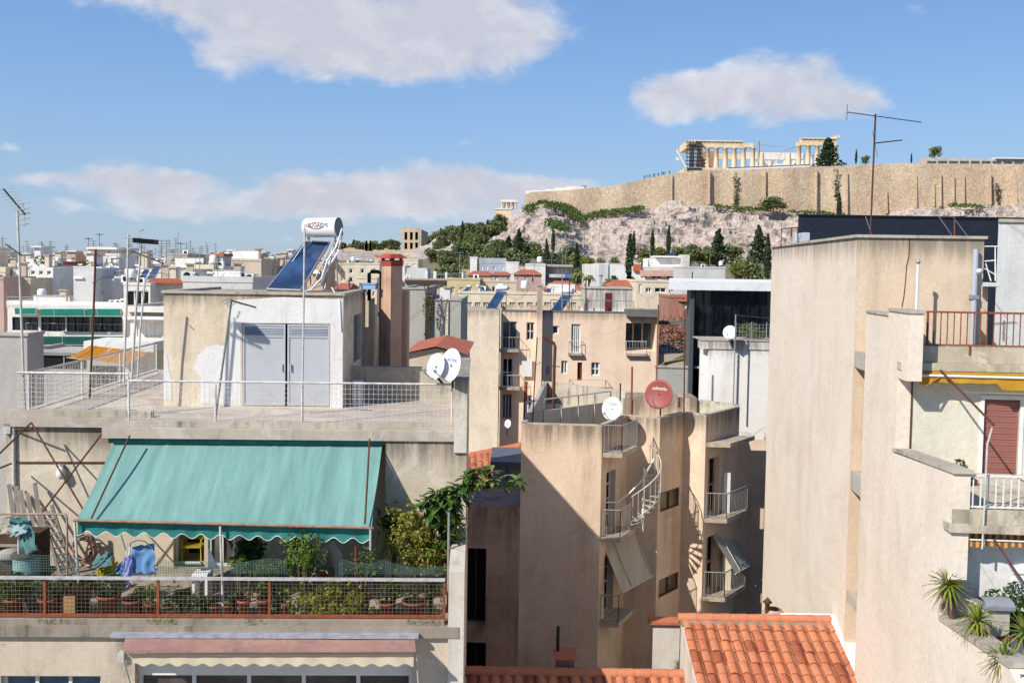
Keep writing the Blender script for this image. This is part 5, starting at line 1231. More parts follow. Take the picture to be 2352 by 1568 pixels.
def beam(z0, z1, y0, y1, Y0, Y1, nm, m, dent=False):
    a = T(*pz((z0, y1)), YT); b = T(*pz((z1, y0)), YT); s = MB(); s.box(a.x, b.x, Y0, Y1, a.z, b.z); o = s.build(nm, m, tp)
    if dent:
        s = MB(); k = int((b.x-a.x)/2.1)
        for i in range(k): x = a.x+(b.x-a.x)*(i+.25)/k; s.box(x, x+.85, Y0-.18, Y0-.002, a.z+(b.z-a.z)*.32, b.z-.3)
        s.build('triglyphs', MARB, o)
    return o
beam(425, 990, 210, 240, -1, 1, 'architrave', MARB); beam(430, 985, 168, 209, -.9, .9, 'frieze', MARB, True); beam(985, 1120, 190, 240, -1, 1, 'architrave', MARB)
beam(415, 992, 160, 167, -1.5, 1.2, 'cornice', MARB)
beam(1655, 2140, 182, 214, -1, 1, 'architrave', MARB); beam(1700, 2135, 138, 181, -.9, .9, 'frieze', MARB, True); beam(1700, 2140, 130, 137, -1.5, 1.2, 'cornice', MARB)
a = T(*pz((2075, 130))); b = T(*pz((2180, 90))); s = MB(); s.extr([(a.x, -1.2, a.z), (b.x, -1.2, a.z), (b.x, -1.2, b.z), (b.x-1.2, -1.2, b.z), (a.x, -1.2, a.z+.6)], (0, 20, 0)); s.build('pediment', MARB, tp)
s = MB(); a = T(*pz((330, 160))); b = T(*pz((415, 235))); s.box(a.x, b.x+.5, -.5, 24, b.z, a.z+.5); s.build('architrave', MARB, tp)
beam(790, 1110, 262, 330, 20, 22, 'inner_wall', MARB); beam(1120, 1660, 240, 322, 21, 23, 'inner_wall', MARBW); beam(1662, 1900, 245, 320, 21, 23, 'inner_wall', MARBW); beam(560, 760, 245, 505, 14, 16, 'inner_wall', plaster('temple_inner', 'b08d74', 'a07d66', '5a4639', .4, .4, .2))
a = T(*pz((310, 520))); b = T(*pz((2190, 470))); s = MB(); s.box(a.x-.5, b.x+1, -2, 30, a.z-3, T(1750, 387).z-.2)
s.extr([(a.x, -1.6, a.z-2), (a.x+40, -1.6, T(1750, 384).z-2), (a.x+40, -1.6, T(1750, 384).z+.1), (a.x, -1.6, a.z+.2)], (0, 8, 0)); s.build('platform', MARB, tp)
r8 = random.Random(5)
for i in range(30): x, y = pz((1150+530*(i+r8.random())/30, 462)); p = T(x, y, YT+r8.uniform(2, 14)); k = r8.uniform(.4, 1.1); s = MB(); s.box(p.x-k, p.x+k, p.y, p.y+1.5*k, p.z-.5, p.z+k*r8.uniform(.6, 2.2)); s.build('marble_block', MARBW, tp)
# scaffolding and cranes
t = thing('scaffolding', 'dark steel scaffolding at the left corner of the great temple', 'scaffolding', loc=tuple(W(1585, 390, YT-3))); o = V(t.location)
x0, x1 = (W(x, 390, YT-3).x-o.x for x in (1578, 1612)); z1 = W(1585, 322, YT-3).z-o.z; st = paint('scaffold_steel', '4a4a4c', .6, .3)
s = MB()
for i in range(6):
    x = x0+(x1-x0)*i/5
    for y in (0, 2.2): s.tube([(x, y, 0), (x, y, z1-(i > 3)*4)], .09, 4)
s.build('standard', st, t); s = MB()
for k in range(8):
    z = z1*(k+.5)/8
    for y in (0, 2.2): s.tube([(x0-.7, y, z), (x1+.4, y, z)], .08, 4)
    s.box(x0-.3, x1, .1, 2.1, z-.12, z-.04)
s.build('deck', st, t)
t = thing('crane', 'white crane jib leaning up beside the scaffolded temple corner', 'crane', loc=tuple(W(1579, 390, YT-2))); o = V(t.location)
s = MB(); s.tube([(0, 0, 0), tuple(W(1554, 343, YT-2)-o)], [.7, .45], 6); s.build('jib', MARBW, t); s = MB(); p = W(1556, 365, YT-2)-o; s.box(p.x-.7, p.x+.7, -.6, .6, p.z-.9, p.z+.6); s.tube([p, tuple(W(1554, 345, YT-2)-o)], .07, 4); s.build('hook_block', WHITE, t)
t = thing('crane', 'pale upright crane mast standing inside the great temple', 'crane', loc=tuple(W(1743, 385, YT+10))); o = V(t.location)
s = MB(); s.tube([(0, 0, 0), tuple(W(1742, 324, YT+10)-o)], .6, 6); s.build('mast', paint('crane_grey', '9a9890'), t); s = MB(); s.tube([W(1746, 331, YT+10)-o, W(1775, 337, YT+10)-o, W(1800, 336, YT+10)-o], .1, 4); s.tube([W(1775, 384, YT+10)-o, W(1800, 345, YT+10)-o, W(1825, 338, YT+10)-o], .25, 4); s.build('cable', GALV, t)
t = thing('awning', 'long white site hoarding along the wall before the temple', 'hoarding', loc=tuple(W(1750, 385, 445))); o = V(t.location)
a = W(1672, 388, 445)-o; b = W(1860, 379, 445)-o; s = MB(); s.extr([(a.x, 0, a.z-1.5), (b.x, 0, b.z-1.2), (b.x, 0, b.z+.2), (a.x, 0, a.z+.5)], (0, 1.5, 0)); s.build('panel', MARBW, t); s = MB(); s.bar((a.x, -.1, a.z+.55), (b.x, -.1, b.z+.25), .3, .12); s.build('rail', GALV, t)
# tiny visitors on the wall walk: people
PPL = [paint('dark_clothes', '2b2a2e', .8), paint('blue_clothes', '39465e', .8), paint('red_clothes', '6a2f2c', .8)]; SKIN = paint('skin', 'a8795e', .7)
def person_mesh(lean=0):
    M = MB()
    for sx in (-.1, .1): M.tube([(sx, 0, 0), (sx, .02, .45), (sx*.9, 0, .88)], [.055, .07, .1], 6)
    M.lathe([(.0, .8), (.17, .84), (.15, 1.05), (.2, 1.38), (.07, 1.5), (.055, 1.58)], n=8)
    for sx in (-1, 1): M.tube([(.2*sx, 0, 1.38), (.26*sx, .03, 1.1), (.24*sx, -.08, .86)], [.06, .05, .035], 5)
    return M
pr = None
for i, x in enumerate((1480, 1486, 1492, 1500, 1504, 1512, 1520, 1523, 1527, 1538)):
    p = W(x, lerpt(YTOP, x)-.2, 424.5)
    lab = 'tiny dark dressed visitor standing on the citadel wall walk left of the temple'
    if pr is None:
        pr = thing('person', lab, 'person', loc=tuple(p), group='visitors on the wall walk'); person_mesh().build('body', PPL[0], pr)
        h = MB(); h.lathe([(.0, 1.56), (.08, 1.6), (.1, 1.68), (.07, 1.78), (0, 1.8)], n=8); h.build('head', SKIN, pr)
    else: dup(pr, loc=tuple(p), rz=i*1.3)
# ---- theatre ruin with arches, left
YO = 455.0; ORU = plaster('theatre_stone', 'cdb592', 'c0a784', '7d6a50', .4, .4, .2)
a = W(922, 588, YO); b = W(968, 527, YO); oo = V((a.x, YO))
t = thing('theatre_ruin', 'tall ruined theatre facade with two rows of arched openings', 'ruin', loc=(a.x, YO, 0))
s = MB(); w = b.x-a.x; ops = [pxop((a.x, YO), (b.x, YO), x0, x1, y0, y1) for x0, x1 in ((929, 935.5), (941.5, 948), (953.5, 960)) for y0, y1 in ((533, 551), (557, 572))]
s.face_wall((0, 0), (w, 0), a.z-6, b.z, ops, 1.6); w2 = W(983, 560, YO+14).x-a.x
s.face_wall((w, 0), (w2, 14), a.z-6, b.z-.8); s.add([(0, 0, b.z), (w, 0, b.z), (w2, 14, b.z-.8), (3, 14, b.z-.8)], [(0, 1, 2, 3)]); s.box(-.7, w+1.5, -1.4, -.01, a.z-6, a.z+2.2); s.build('wall', ORU, t)
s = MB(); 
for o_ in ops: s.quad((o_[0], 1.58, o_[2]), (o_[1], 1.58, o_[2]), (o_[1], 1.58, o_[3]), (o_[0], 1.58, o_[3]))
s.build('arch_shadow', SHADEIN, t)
s = MB()
for o_ in ops:      # rounded heads
    c = (o_[0]+o_[1])/2; r = (o_[1]-o_[0])/2; k = 6
    for sg in (-1, 1):
        pts = [(c+sg*r*1.02, .25, o_[3]+.03)]+[(c+sg*r*math.cos(math.pi/2*i/k), .25, o_[3]-r+r*math.sin(math.pi/2*i/k)) for i in range(k+1)]
        s.extr(pts, (0, .8, 0))
s.build('arch', ORU, t)
s = MB(); r9 = random.Random(2)
for i in range(12): x = w*i/12; s.box(x, x+w/12*.9, .1, 1.6, b.z-.01, b.z+r9.uniform(.1, 1.1))
s.build('broken_crown', ORU, t)
t = thing('theatre_ruin', 'low ruined arcade wall with a lone arch left of the theatre', 'ruin', loc=(W(850, 590, YO).x, YO, 0)); ox = t.location.x
a = W(772, 593, YO); b = W(925, 578, YO); s = MB(); ops = [pxop((a.x, YO), (b.x, YO), x, x+5, 584, 591) for x in (800, 812, 826, 843, 861, 880, 905)]
s.face_wall((a.x-ox, 0), (b.x-ox, 0), a.z-6, b.z, ops, 1.2); s.add([(a.x-ox, 0, b.z), (b.x-ox, 0, b.z), (b.x-ox, 3, b.z), (a.x-ox, 3, b.z)], [(0, 1, 2, 3)]); s.build('wall', ORU, t)
s = MB(); p0 = W(839, 578, YO).x-ox; p1 = W(853, 578, YO).x-ox; zt = W(846, 553, YO).z; s.face_wall((p0, .1), (p1, .1), b.z-.1, zt, [(.9, p1-p0-.9, b.z, zt-1.0)], 1.2); s.box(p0, p0+.9, .1, 1.3, b.z, zt); s.box(p1-.9, p1, .1, 1.3, b.z, zt); s.build('arch', ORU, t)
s = MB()
for i in range(18): x = (a.x-ox)+(b.x-a.x)*i/18; s.box(x, x+(b.x-a.x)/18, .2, 2, b.z-.01, b.z+r9.uniform(.1, 1.5))
s.build('broken_top', ORU, t)
# ================================================================ houses of the town
HC = {'white': ('e0dcd4', 'd5cfc4'), 'cream': ('dccdb0', 'd2c1a2'), 'peach': ('d6b08a', 'cca67f'), 'grey': ('b0aba3', 'a39d94'), 'greygreen': ('a9a899', 'a09f90'), 'beige': ('cdbaa0', 'c4b094'), 'pink': ('c2a193', 'b79485'), 'yellow': ('cdb98a', 'c4ad7a'), 'bluegrey': ('a3aab2', '9aa1a9'), 'palegrey': ('c9c6c1', 'bdbab4'), 'brick': ('a5725f', '9b6654')}
def hmat(c): return plaster('town_'+c, HC[c][0], HC[c][1], '6f675c', .4, .4, .3)
ROOFT = tilem('town_roof_tiles', 'ac6248', '8f5240')
def house(label, x0, x1, yt, Y, col, depth=9, wins=(), roof='flat', yr=None, inset=.25, name='house', cat='house', group=None, wm_=None, mul=2, z0=0.0, lip=.25, over=.25):
    a = W(x0, yt, Y); b = W(x1, yt, Y); zt = (a.z+b.z)/2; fr = Fr(((a.x+b.x)/2, Y, 0)); hw = (b.x-a.x)/2
    t = thing(name, label, cat, fr, group=group); mt = hmat(col)
    P = (-hw, 0); Q = (hw, 0); wp = (a.x, Y); wq = (b.x, Y)
    ops = []
    for w in wins:
        if w[0] == 'g':
            _, nx, ny, y0, y1, fr_ = w
            for i in range(nx):
                for j in range(ny):
                    cx_ = x0+(x1-x0)*(i+.5)/nx; ww = (x1-x0)/nx*fr_/2; ya = y0+(y1-y0)*(j+.2)/ny; yb = y0+(y1-y0)*(j+.8)/ny
                    ops.append(pxop(wp, wq, cx_-ww, cx_+ww, ya, yb))
        else: ops.append(pxop(wp, wq, *w))
    s = MB(); s.face_wall(P, Q, z0, zt, ops, .25)
    for p, q in ((Q, (hw, depth)), ((hw, depth), (-hw, depth)), ((-hw, depth), P)): s.face_wall(p, q, z0, zt)
    s.build('wall', mt, t)
    for o in ops: window(t, P, Q, o, .22, wm_ or (WHITE, DARKGLASS), mul, 0, 'window', max(.08, Y*.0009))
    s = MB()
    if roof == 'flat':
        s.quad((-hw, 0, zt-.002), (hw, 0, zt-.002), (hw, depth, zt-.002), (-hw, depth, zt-.002))
        if lip:
            e = .06; s.box(-hw-e, hw+e, -e, .25, zt, zt+lip); s.box(-hw-e, -hw+.2, .25, depth, zt, zt+lip); s.box(hw-.2, hw+e, .25, depth, zt, zt+lip)
        s.build('roof', mt, t)
    else:
        zr = W((x0+x1)/2, yr, Y+depth/2).z; e = over; i_ = inset*2*hw
        v = [(-hw-e, -e, zt), (hw+e, -e, zt), (hw+e, depth+e, zt), (-hw-e, depth+e, zt), (-hw-e+i_, depth/2, zr), (hw+e-i_, depth/2, zr)]
        if roof == 'gablefront': v[4] = (0, -e, zr); v[5] = (0, depth+e, zr); s.add(v, [(0, 4, 5, 3), (1, 2, 5, 4)]); s.build('roof', ROOFT, t); s = MB(); s.add([(-hw, -.0, zt), (hw, 0, zt), (0, 0, zr-.1)], [(0, 1, 2)]); s.build('gable', mt, t); return t, fr, hw, zt
        s.add(v, [(0, 1, 5, 4), (1, 2, 5), (2, 3, 4, 5), (3, 0, 4), (3, 2, 1, 0)]); s.build('roof', ROOFT, t)
    return t, fr, hw, zt
def sub(t, fr, x0, x1, y0, y1, Y, dv, nm, mt, par=None):
    a = fr.loc(W(x0, y1, Y)); b = fr.loc(W(x1, y0, Y)); s = MB(); s.box(a.x, b.x, a.y, a.y+dv, a.z, b.z); return s.build(nm, mt, par or t)
def small_awning(label, x0, x1, y0, y1, Y, out, mt, group=None):
    return shade_awning(label, W(x0, y0, Y), W(x1, y0, Y), W(x0+2, y1, Y-out), W(x1+2, y1, Y-out), (mt, GALVW), group=group)
SOL_N = {}
def far_solar(label, x0, x1, y0, y1, Y, tank=True, group=None):
    t = thing('solar_water_heater', label, 'water heater', loc=tuple(W((x0+x1)/2, y1, Y)), group=group); o = V(t.location)
    w = (x1-x0); c = [W(x0, y1, Y)-o, W(x0+w*.5, y1+1, Y-.2)-o, W(x1, y0+1, Y+.9)-o, W(x0+w*.55, y0, Y+1.1)-o]
    n_ = (c[1]-c[0]).cross(c[3]-c[0]).normalized(); s = MB(); s.extr(c, -n_*.1); p = s.build('collector', GALV, t)
    s = MB(); ct = sum(c, V())/4; s.extr([q+(ct-q)*.06+n_*.01 for q in c], n_*.01); s.build('glass', PANEL, p)
    if tank:
        r = (x1-x0)*.11*Y/FPX*1.2; d = (c[2]-c[3]); a = c[3]-d*.1+V((0, .1, r*1.2)); s = MB(); L_ = d.length*1.25; s.lathe([(0, 0), (r*.95, .02), (r, .1), (r, L_), (r*.9, L_+.02)], a, 14, 0, d); tk = s.build('tank', TANKW, t)
        s = MB(); s.lathe([(r*.9, L_+.01), (r*.5, L_-.02), (0, L_)], a, 14, 0, d); s.build('end_cap', paint('dark_end', '3c3c40', .5), tk)
        for q in (c[2], c[3]): s = MB(); s.tube([q, (q.x, q.y+.1, c[0].z)], .03, 4); s.build('leg', GALV, t)
    return t

# --- between the near roof and the pink block
t, fr, hw, zt = house('grey green rendered building with bare wall and thin dry creeper', 921, 977, 664, 60, 'greygreen', 9, name='apartment_building', cat='building', lip=.1)
t, fr, hw, zt = house('grey green lower block with white chimney behind the cream house', 978, 1059, 690, 60.5, 'greygreen', 9, name='apartment_building', cat='building', lip=.1)
sub(t, fr, 1010, 1034, 661, 690, 60.5, .9, 'chimney', hmat('white')); sub(t, fr, 1018, 1036, 658, 661, 60.4, 1.0, 'chimney_cap', COPING); sub(t, fr, 1021, 1030, 692, 900, 60.4, .05, 'pilaster', hmat('cream'))
t = thing('climbing_plant', 'yellowish dry creeper climbing the grey green wall', 'plant', loc=tuple(W(982, 770, 59.8))); o = V(t.location); s = MB(); r3 = random.Random(6)
for k in range(7): s.tube([V((r3.uniform(-.2, .2), 0, 0)), V((r3.uniform(-.5, .5), 0, 1.2)), V((r3.uniform(-.7, .7), 0, 2.6+r3.random()*.8))], .025, 4)
s.build('stem', paint('dry_wood', '4d3a2e'), t); s = MB(); s.leaves((0, -.05, 1.9), (.35, .12, 1.0), 150, .14, r3, 2); s.build('foliage', [leafm('yellow_leaf', '8a8432', '6c7030'), leafm('olive_leaf', '545c2a', '3d4420')], t)
house('small house with tiled gable and tiny dormer beside satellite dishes', 938, 1064, 812, 50, 'beige', 8, roof='gablefront', yr=781)
t, fr, hw, zt = house('grey stone townhouse with dark cornice and roof pavilion', 931, 1027, 648, 128, 'grey', 12, [(942, 948, 651, 661), (964, 971, 651, 666), (986, 993, 652, 672), (1008, 1014, 652, 662)], lip=.5, mul=1)
sub(t, fr, 929, 1028, 644, 649, 127.4, .6, 'cornice', paint('dark_cornice', '4b3c34', .8)); sub(t, fr, 934, 981, 616, 644, 131, 6, 'pavilion', hmat('palegrey')); sub(t, fr, 976, 982, 622, 645, 129, .5, 'post', WHITE); sub(t, fr, 995, 1002, 623, 645, 129, .5, 'post', WHITE); sub(t, fr, 1022, 1027, 625, 645, 129, .5, 'post', WHITE); sub(t, fr, 978, 1000, 669, 676, 127, .5, 'balcony', BLACKM)
house('pale house block with flat roof left of the trees', 928, 960, 598, 190, 'cream', 10, [(934, 940, 605, 612), (947, 955, 606, 611)])
house('yellow cream house with three framed windows under the tree', 1027, 1102, 643, 124, 'yellow', 10, [(1036, 1045, 659, 674), (1056, 1064, 659, 673), (1075, 1084, 659, 673)], wm_=(CREAM_PAINT, BLUEGLASS))
house('beige house with arched door and dark windows beside silver tank', 1102, 1186, 648, 126, 'beige', 10, [(1113, 1121, 660, 672), (1130, 1138, 658, 672), (1152, 1158, 661, 671), (1166, 1172, 661, 671)], mul=1)
t, fr, hw, zt = house('long low cream building with balustrade behind solar heaters', 1053, 1345, 676, 104, 'cream', 12, [(1070+i*20, 1084+i*20, 694, 708) for i in range(13)], wm_=(CREAM_PAINT, DARKGLASS), mul=3, name='apartment_building', cat='building')
house('house with low orange hip roof and veranda', 1074, 1128, 633, 150, 'beige', 10, [(1088, 1100, 636, 642)], 'hip', 622)
house('stone house with thin orange roof strip', 1129, 1172, 632, 148, 'grey', 10, [(1137, 1144, 636, 644), (1165, 1168, 636, 642)], 'hip', 624)
house('blue grey neoclassical house with parapet ornaments', 1101, 1162, 605, 185, 'bluegrey', 10, [(1105, 1109, 610, 621), (1117, 1121, 610, 620), (1132, 1139, 611, 619), (1154, 1158, 612, 620)], lip=1.0, mul=1)
t, fr, hw, zt = house('white cubic annex beside the blue grey house', 1162, 1192, 604, 183, 'white', 9)
house('white chimney like tower house among yellow trees', 1080, 1096, 593, 186, 'white', 5); 
t, fr, hw, zt = house('pink house with orange hip roof and two arched windows', 1181, 1244, 631, 142, 'pink', 9, [(1188, 1192, 636, 643), (1205, 1210, 635, 646), (1222, 1226, 637, 648)], 'hip', 619, .3)
house('white blank house side with grey balcony front', 1209, 1253, 609, 160, 'white', 12)
t, fr, hw, zt = house('grey balcony house with blue laundry right of blank white side', 1254, 1314, 611, 162, 'grey', 10, [(1279, 1284, 619, 628), (1297, 1302, 620, 628)], mul=1, over=.8)
sub(t, fr, 1259, 1312, 630, 637, 160.6, 1.3, 'balcony', hmat('palegrey')); sub(t, fr, 1250, 1316, 608, 612, 160.8, 3, 'roof_edge', CONC)
s_ = sub(t, fr, 1297, 1313, 630, 638, 160.3, .1, 'laundry', paint('blue_laundry', '5b6fb0', .8))
t, fr, hw, zt = house('white house with broad orange hip roof and gable dormer behind solar panel', 1252, 1338, 666, 118, 'white', 9, [(1322, 1334, 672, 678)], 'hip', 645, .35)
t, fr, hw, zt = house('tall grey and white cubic house with bare walls', 1376, 1434, 606, 168, 'white', 12, lip=.1)
s = MB(); q = [fr.loc(W(x, y, Y)) for x, y, Y in ((1337, 618, 176), (1376, 606, 167.9))]; s.face_wall((q[0].x, q[0].y), (q[1].x, q[1].y), 0, q[1].z); s.box(q[1].x, fr.loc(W(1397, 620, 167.8)).x, -.25, -.003, 0, zt); s.build('grey_wing', hmat('palegrey'), t)
sub(t, fr, 1404, 1415, 633, 640, 167.6, .2, 'door', DARKGLASS)
t, fr, hw, zt = house('stepped white terrace house with pink awnings and roof plants', 1455, 1582, 616, 172, 'white', 14, [(1472, 1486, 632, 640), (1495, 1520, 632, 641), (1530, 1555, 632, 641)], name='apartment_building', cat='building')
sub(t, fr, 1490, 1584, 594, 612, 178, 8, 'upper_storey', hmat('white')); sub(t, fr, 1505, 1560, 588, 591, 177, 6, 'pergola_roof', WHITE); sub(t, fr, 1455, 1472, 608, 622, 171.5, .5, 'orange_panel', paint('orange_panel', 'b5603c')); sub(t, fr, 1566, 1584, 585, 612, 176, 4, 'chimney_block', hmat('palegrey'))
for i, (a, b) in enumerate(((1469, 1492), (1493, 1526), (1527, 1564))): small_awning(['short', 'middle', 'long'][i]+' salmon awning on the white terrace house', a, b, 620, 634, 171.5, 1.6, fabric('salmon_canvas', 'c79a86', 'b98975', 1, .3), group='salmon awnings on the white terrace')
far_solar('dark solar panel on top of the white terrace house', 1527, 1552, 580, 592, 178, False)
house('grey rendered block right of the pink awnings', 1567, 1666, 616, 158, 'palegrey', 9, [(1589, 1593, 625, 640)], name='apartment_building', cat='building')
house('cream balcony house with potted plants above solar tanks', 1462, 1542, 648, 116, 'cream', 10, [(1467, 1474, 652, 672), (1483, 1496, 661, 672), (1504, 1530, 661, 672), (1545-8, 1540, 664, 672)], name='apartment_building', cat='building')
house('house with brownish hip roof beside the yellow bush', 1404, 1464, 658, 120, 'pink', 9, (), 'hip', 643, .35)
house('small brick red house beside the black glass wall', 1537, 1568, 684, 100, 'brick', 7); house('small brick red house with tiled lean-to roof', 1566, 1600, 692, 99, 'brick', 7, [(1570, 1578, 697, 707)], 'hip', 676, .2)

# --- left side town
t, fr, hw, zt = house('white terrace building with long concrete slab over green awnings', 17, 288, 706, 98, 'white', 14, [(28, 88, 728, 763), (94, 150, 728, 763), (153, 206, 728, 763), (209, 280, 728, 763), (60, 160, 793, 825), (164, 280, 793, 825)], name='apartment_building', cat='building', lip=.6, wm_=(BLACKM, DARKGLASS), mul=3)  # wide dark panes: shade of the balcony interiors put in as colour
for (y0, y1, dd) in ((703, 709, 1.3), (764, 771, 1.3), (826, 832, 1.3)): sub(t, fr, 16, 290, y0, y1, 98-dd, dd-.01, 'balcony_slab', hmat('white'))
s = MB(); a = fr.loc(W(60, 765, 96.9)); b = fr.loc(W(288, 765, 96.9)); balcony_rail(t, [(a.x, a.y), (b.x, b.y)], a.z, 1.0, .5, GALVW)
s = MB(); a = fr.loc(W(18, 692, 96.9)); b = fr.loc(W(86, 692, 96.9)); balcony_rail(t, [(a.x, a.y), (b.x, b.y)], W(50, 703, 96.9).z, .9, .35, GALVW)
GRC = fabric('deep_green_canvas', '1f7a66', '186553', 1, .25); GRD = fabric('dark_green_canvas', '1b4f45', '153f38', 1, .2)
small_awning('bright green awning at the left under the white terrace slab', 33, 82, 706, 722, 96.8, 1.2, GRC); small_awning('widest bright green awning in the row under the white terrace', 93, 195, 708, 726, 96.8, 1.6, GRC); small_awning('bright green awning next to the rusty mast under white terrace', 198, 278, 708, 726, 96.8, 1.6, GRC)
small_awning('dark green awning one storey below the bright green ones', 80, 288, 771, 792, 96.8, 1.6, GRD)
sub(t, fr, 169, 216, 616, 702, 101, 5, 'roof_tower', hmat('palegrey')); sub(t, fr, 168, 190, 636, 640, 100.8, .2, 'ledge', WHITE); sub(t, fr, 216, 262, 640, 702, 103, 4, 'roof_wall', hmat('palegrey'))
t, fr, hw, zt = house('grey rooftop house with pale blue shutters', 70, 122, 615, 125, 'grey', 9, [(78, 86, 621, 645), (90, 99, 623, 645)], wm_=(paint('pale_blue_shutter', '93a9b4'),)*2)
house('brown grey blank party wall behind rooftop planters', 8, 70, 643, 108, 'beige', 7); house('white house front at the far left edge', -40, 8, 641, 104, 'pink', 7)
t, fr, hw, zt = house('cream stair tower with wide white flat roof on the skyline', 201, 264, 571, 150, 'cream', 8, [(248, 252, 578, 582), (207, 213, 600, 606)], name='roof_tower', cat='tower'); sub(t, fr, 198, 269, 568, 572, 149.2, 10, 'roof_slab', WHITE)
house('orange peach rooftop block left of the cream tower', 157, 188, 592, 165, 'peach', 7, [(160, 163, 606, 614)]); house('dark peach rooftop block beside the cream tower', 187, 202, 594, 170, 'peach', 7)
t, fr, hw, zt = house('small house with dark red roof canopy on the left skyline', 120, 157, 610, 140, 'beige', 7, [(124, 128, 613, 620), (135, 141, 613, 625)]); sub(t, fr, 118, 158, 601, 608, 139, 6, 'canopy', paint('maroon_roof', '5a201a'))
house('white cubic rooftop room right of the cream tower', 243, 276, 586, 145, 'white', 6, [(243.5, 246, 594, 606)])
house('pale roof terrace building with two solar panels', 215, 300, 640, 118, 'white', 10, [(228, 240, 650, 668)])
far_solar('left blue panel of the pair on the pale roof terrace', 234, 252, 616, 633, 120, True, 'pair of blue panels on the pale roof terrace'); far_solar('right blue panel of the pair on the pale roof terrace', 254, 272, 616, 633, 120, True, 'pair of blue panels on the pale roof terrace')
t, fr, hw, zt = house('white house with row of orange eave tiles', 340, 430, 652, 95, 'white', 9, [(300, 341, 668, 700)][:0], lip=.1); s = MB(); a = fr.loc(W(340, 652, 94.6)); b = fr.loc(W(420, 652, 94.6))
for i in range(20): x = a.x+(b.x-a.x)*i/19; s.tube([(x, a.y-.1, a.z+.05), (x, a.y+1.2, a.z+.45)], .12, 6)
s.build('eave_tiles', ROOFT, t)
far_solar('left of the three dark panels in front of orange eave tiles', 298, 318, 620, 641, 99, False, 'dark panels by the orange eave'); far_solar('middle of the three dark panels in front of orange eave tiles', 318, 343, 618, 641, 99, False, 'dark panels by the orange eave'); far_solar('largest right one of the three panels near orange eave', 336, 370, 609, 642, 98, True, 'dark panels by the orange eave')
t, fr, hw, zt = house('white building with dark shaded terrace behind the twin masts', 284, 345, 655, 93, 'white', 9, [(290, 342, 668, 707)], wm_=(WHITE, SHADEIN), mul=3)
t, fr, hw, zt = house('white roof pavilion with flat slab and brown door', 430, 512, 616, 100, 'white', 8, [(494, 504, 620, 647)], wm_=(paint('brown_paint', '6a3524'),)*2); sub(t, fr, 427, 491, 608, 617, 99, 6, 'roof_slab', hmat('cream')); sub(t, fr, 491, 512, 588, 608, 102, 3, 'chimney_block', hmat('palegrey')); sub(t, fr, 489, 514, 582, 588, 101.8, 3.4, 'red_roof', ROOFT)
house('beige building end with dark window behind the roof room', 512, 600, 599, 112, 'beige', 9, [(583, 592, 630, 656), (556, 560, 622, 630)], name='apartment_building', cat='building')
house('grey apartment block with tiny window on the middle skyline', 381, 431, 586, 135, 'grey', 8, [(418, 425, 601, 606)], name='apartment_building', cat='building')
house('beige parapet block just above the roof room edge', 420, 580, 648, 84, 'palegrey', 8, lip=.5)
# cream block between masts and roof room, orange awning
t, fr, hw, zt = house('cream white balcony block behind the twin antenna masts', 283, 420, 711, 72, 'cream', 10, [(290, 372, 735, 775)], name='apartment_building', cat='building', wm_=(WHITE, hmat('white')), mul=4); sub(t, fr, 281, 420, 706, 716, 71, .9, 'slab', hmat('white')); sub(t, fr, 281, 420, 728, 733, 71, .9, 'sill', WHITE)
sub(t, fr, 192, 352, 786, 806, 68, 3.9, 'balcony_slab', hmat('white'))
OR = fabric('orange_canvas', 'c98522', 'b8761c', 1, .35)
shade_awning('left half of the orange yellow awning beyond the roof corner', W(207, 793, 64), W(256, 799, 64), W(155, 821, 62.2), W(214, 829, 62.2), (OR, GALVW), group='two orange awnings beyond the roof corner'); shade_awning('right half of the orange yellow awning beyond the roof corner', W(258, 799, 64), W(344, 809, 64), W(217, 829, 62.2), W(290, 839, 62.2), (OR, GALVW), group='two orange awnings beyond the roof corner')
t, fr, hw, zt = house('dark grey recessed building behind the orange awning', 60, 420, 812, 74, 'grey', 6, [(90, 200, 815, 850), (210, 330, 840, 900)], wm_=(GALV, SHADEIN), name='apartment_building', cat='building')
t, fr, hw, zt = house('big bare grey party wall at the left picture edge', -140, 62, 770, 34, 'grey', 1.2, name='apartment_building', cat='building', lip=.1)
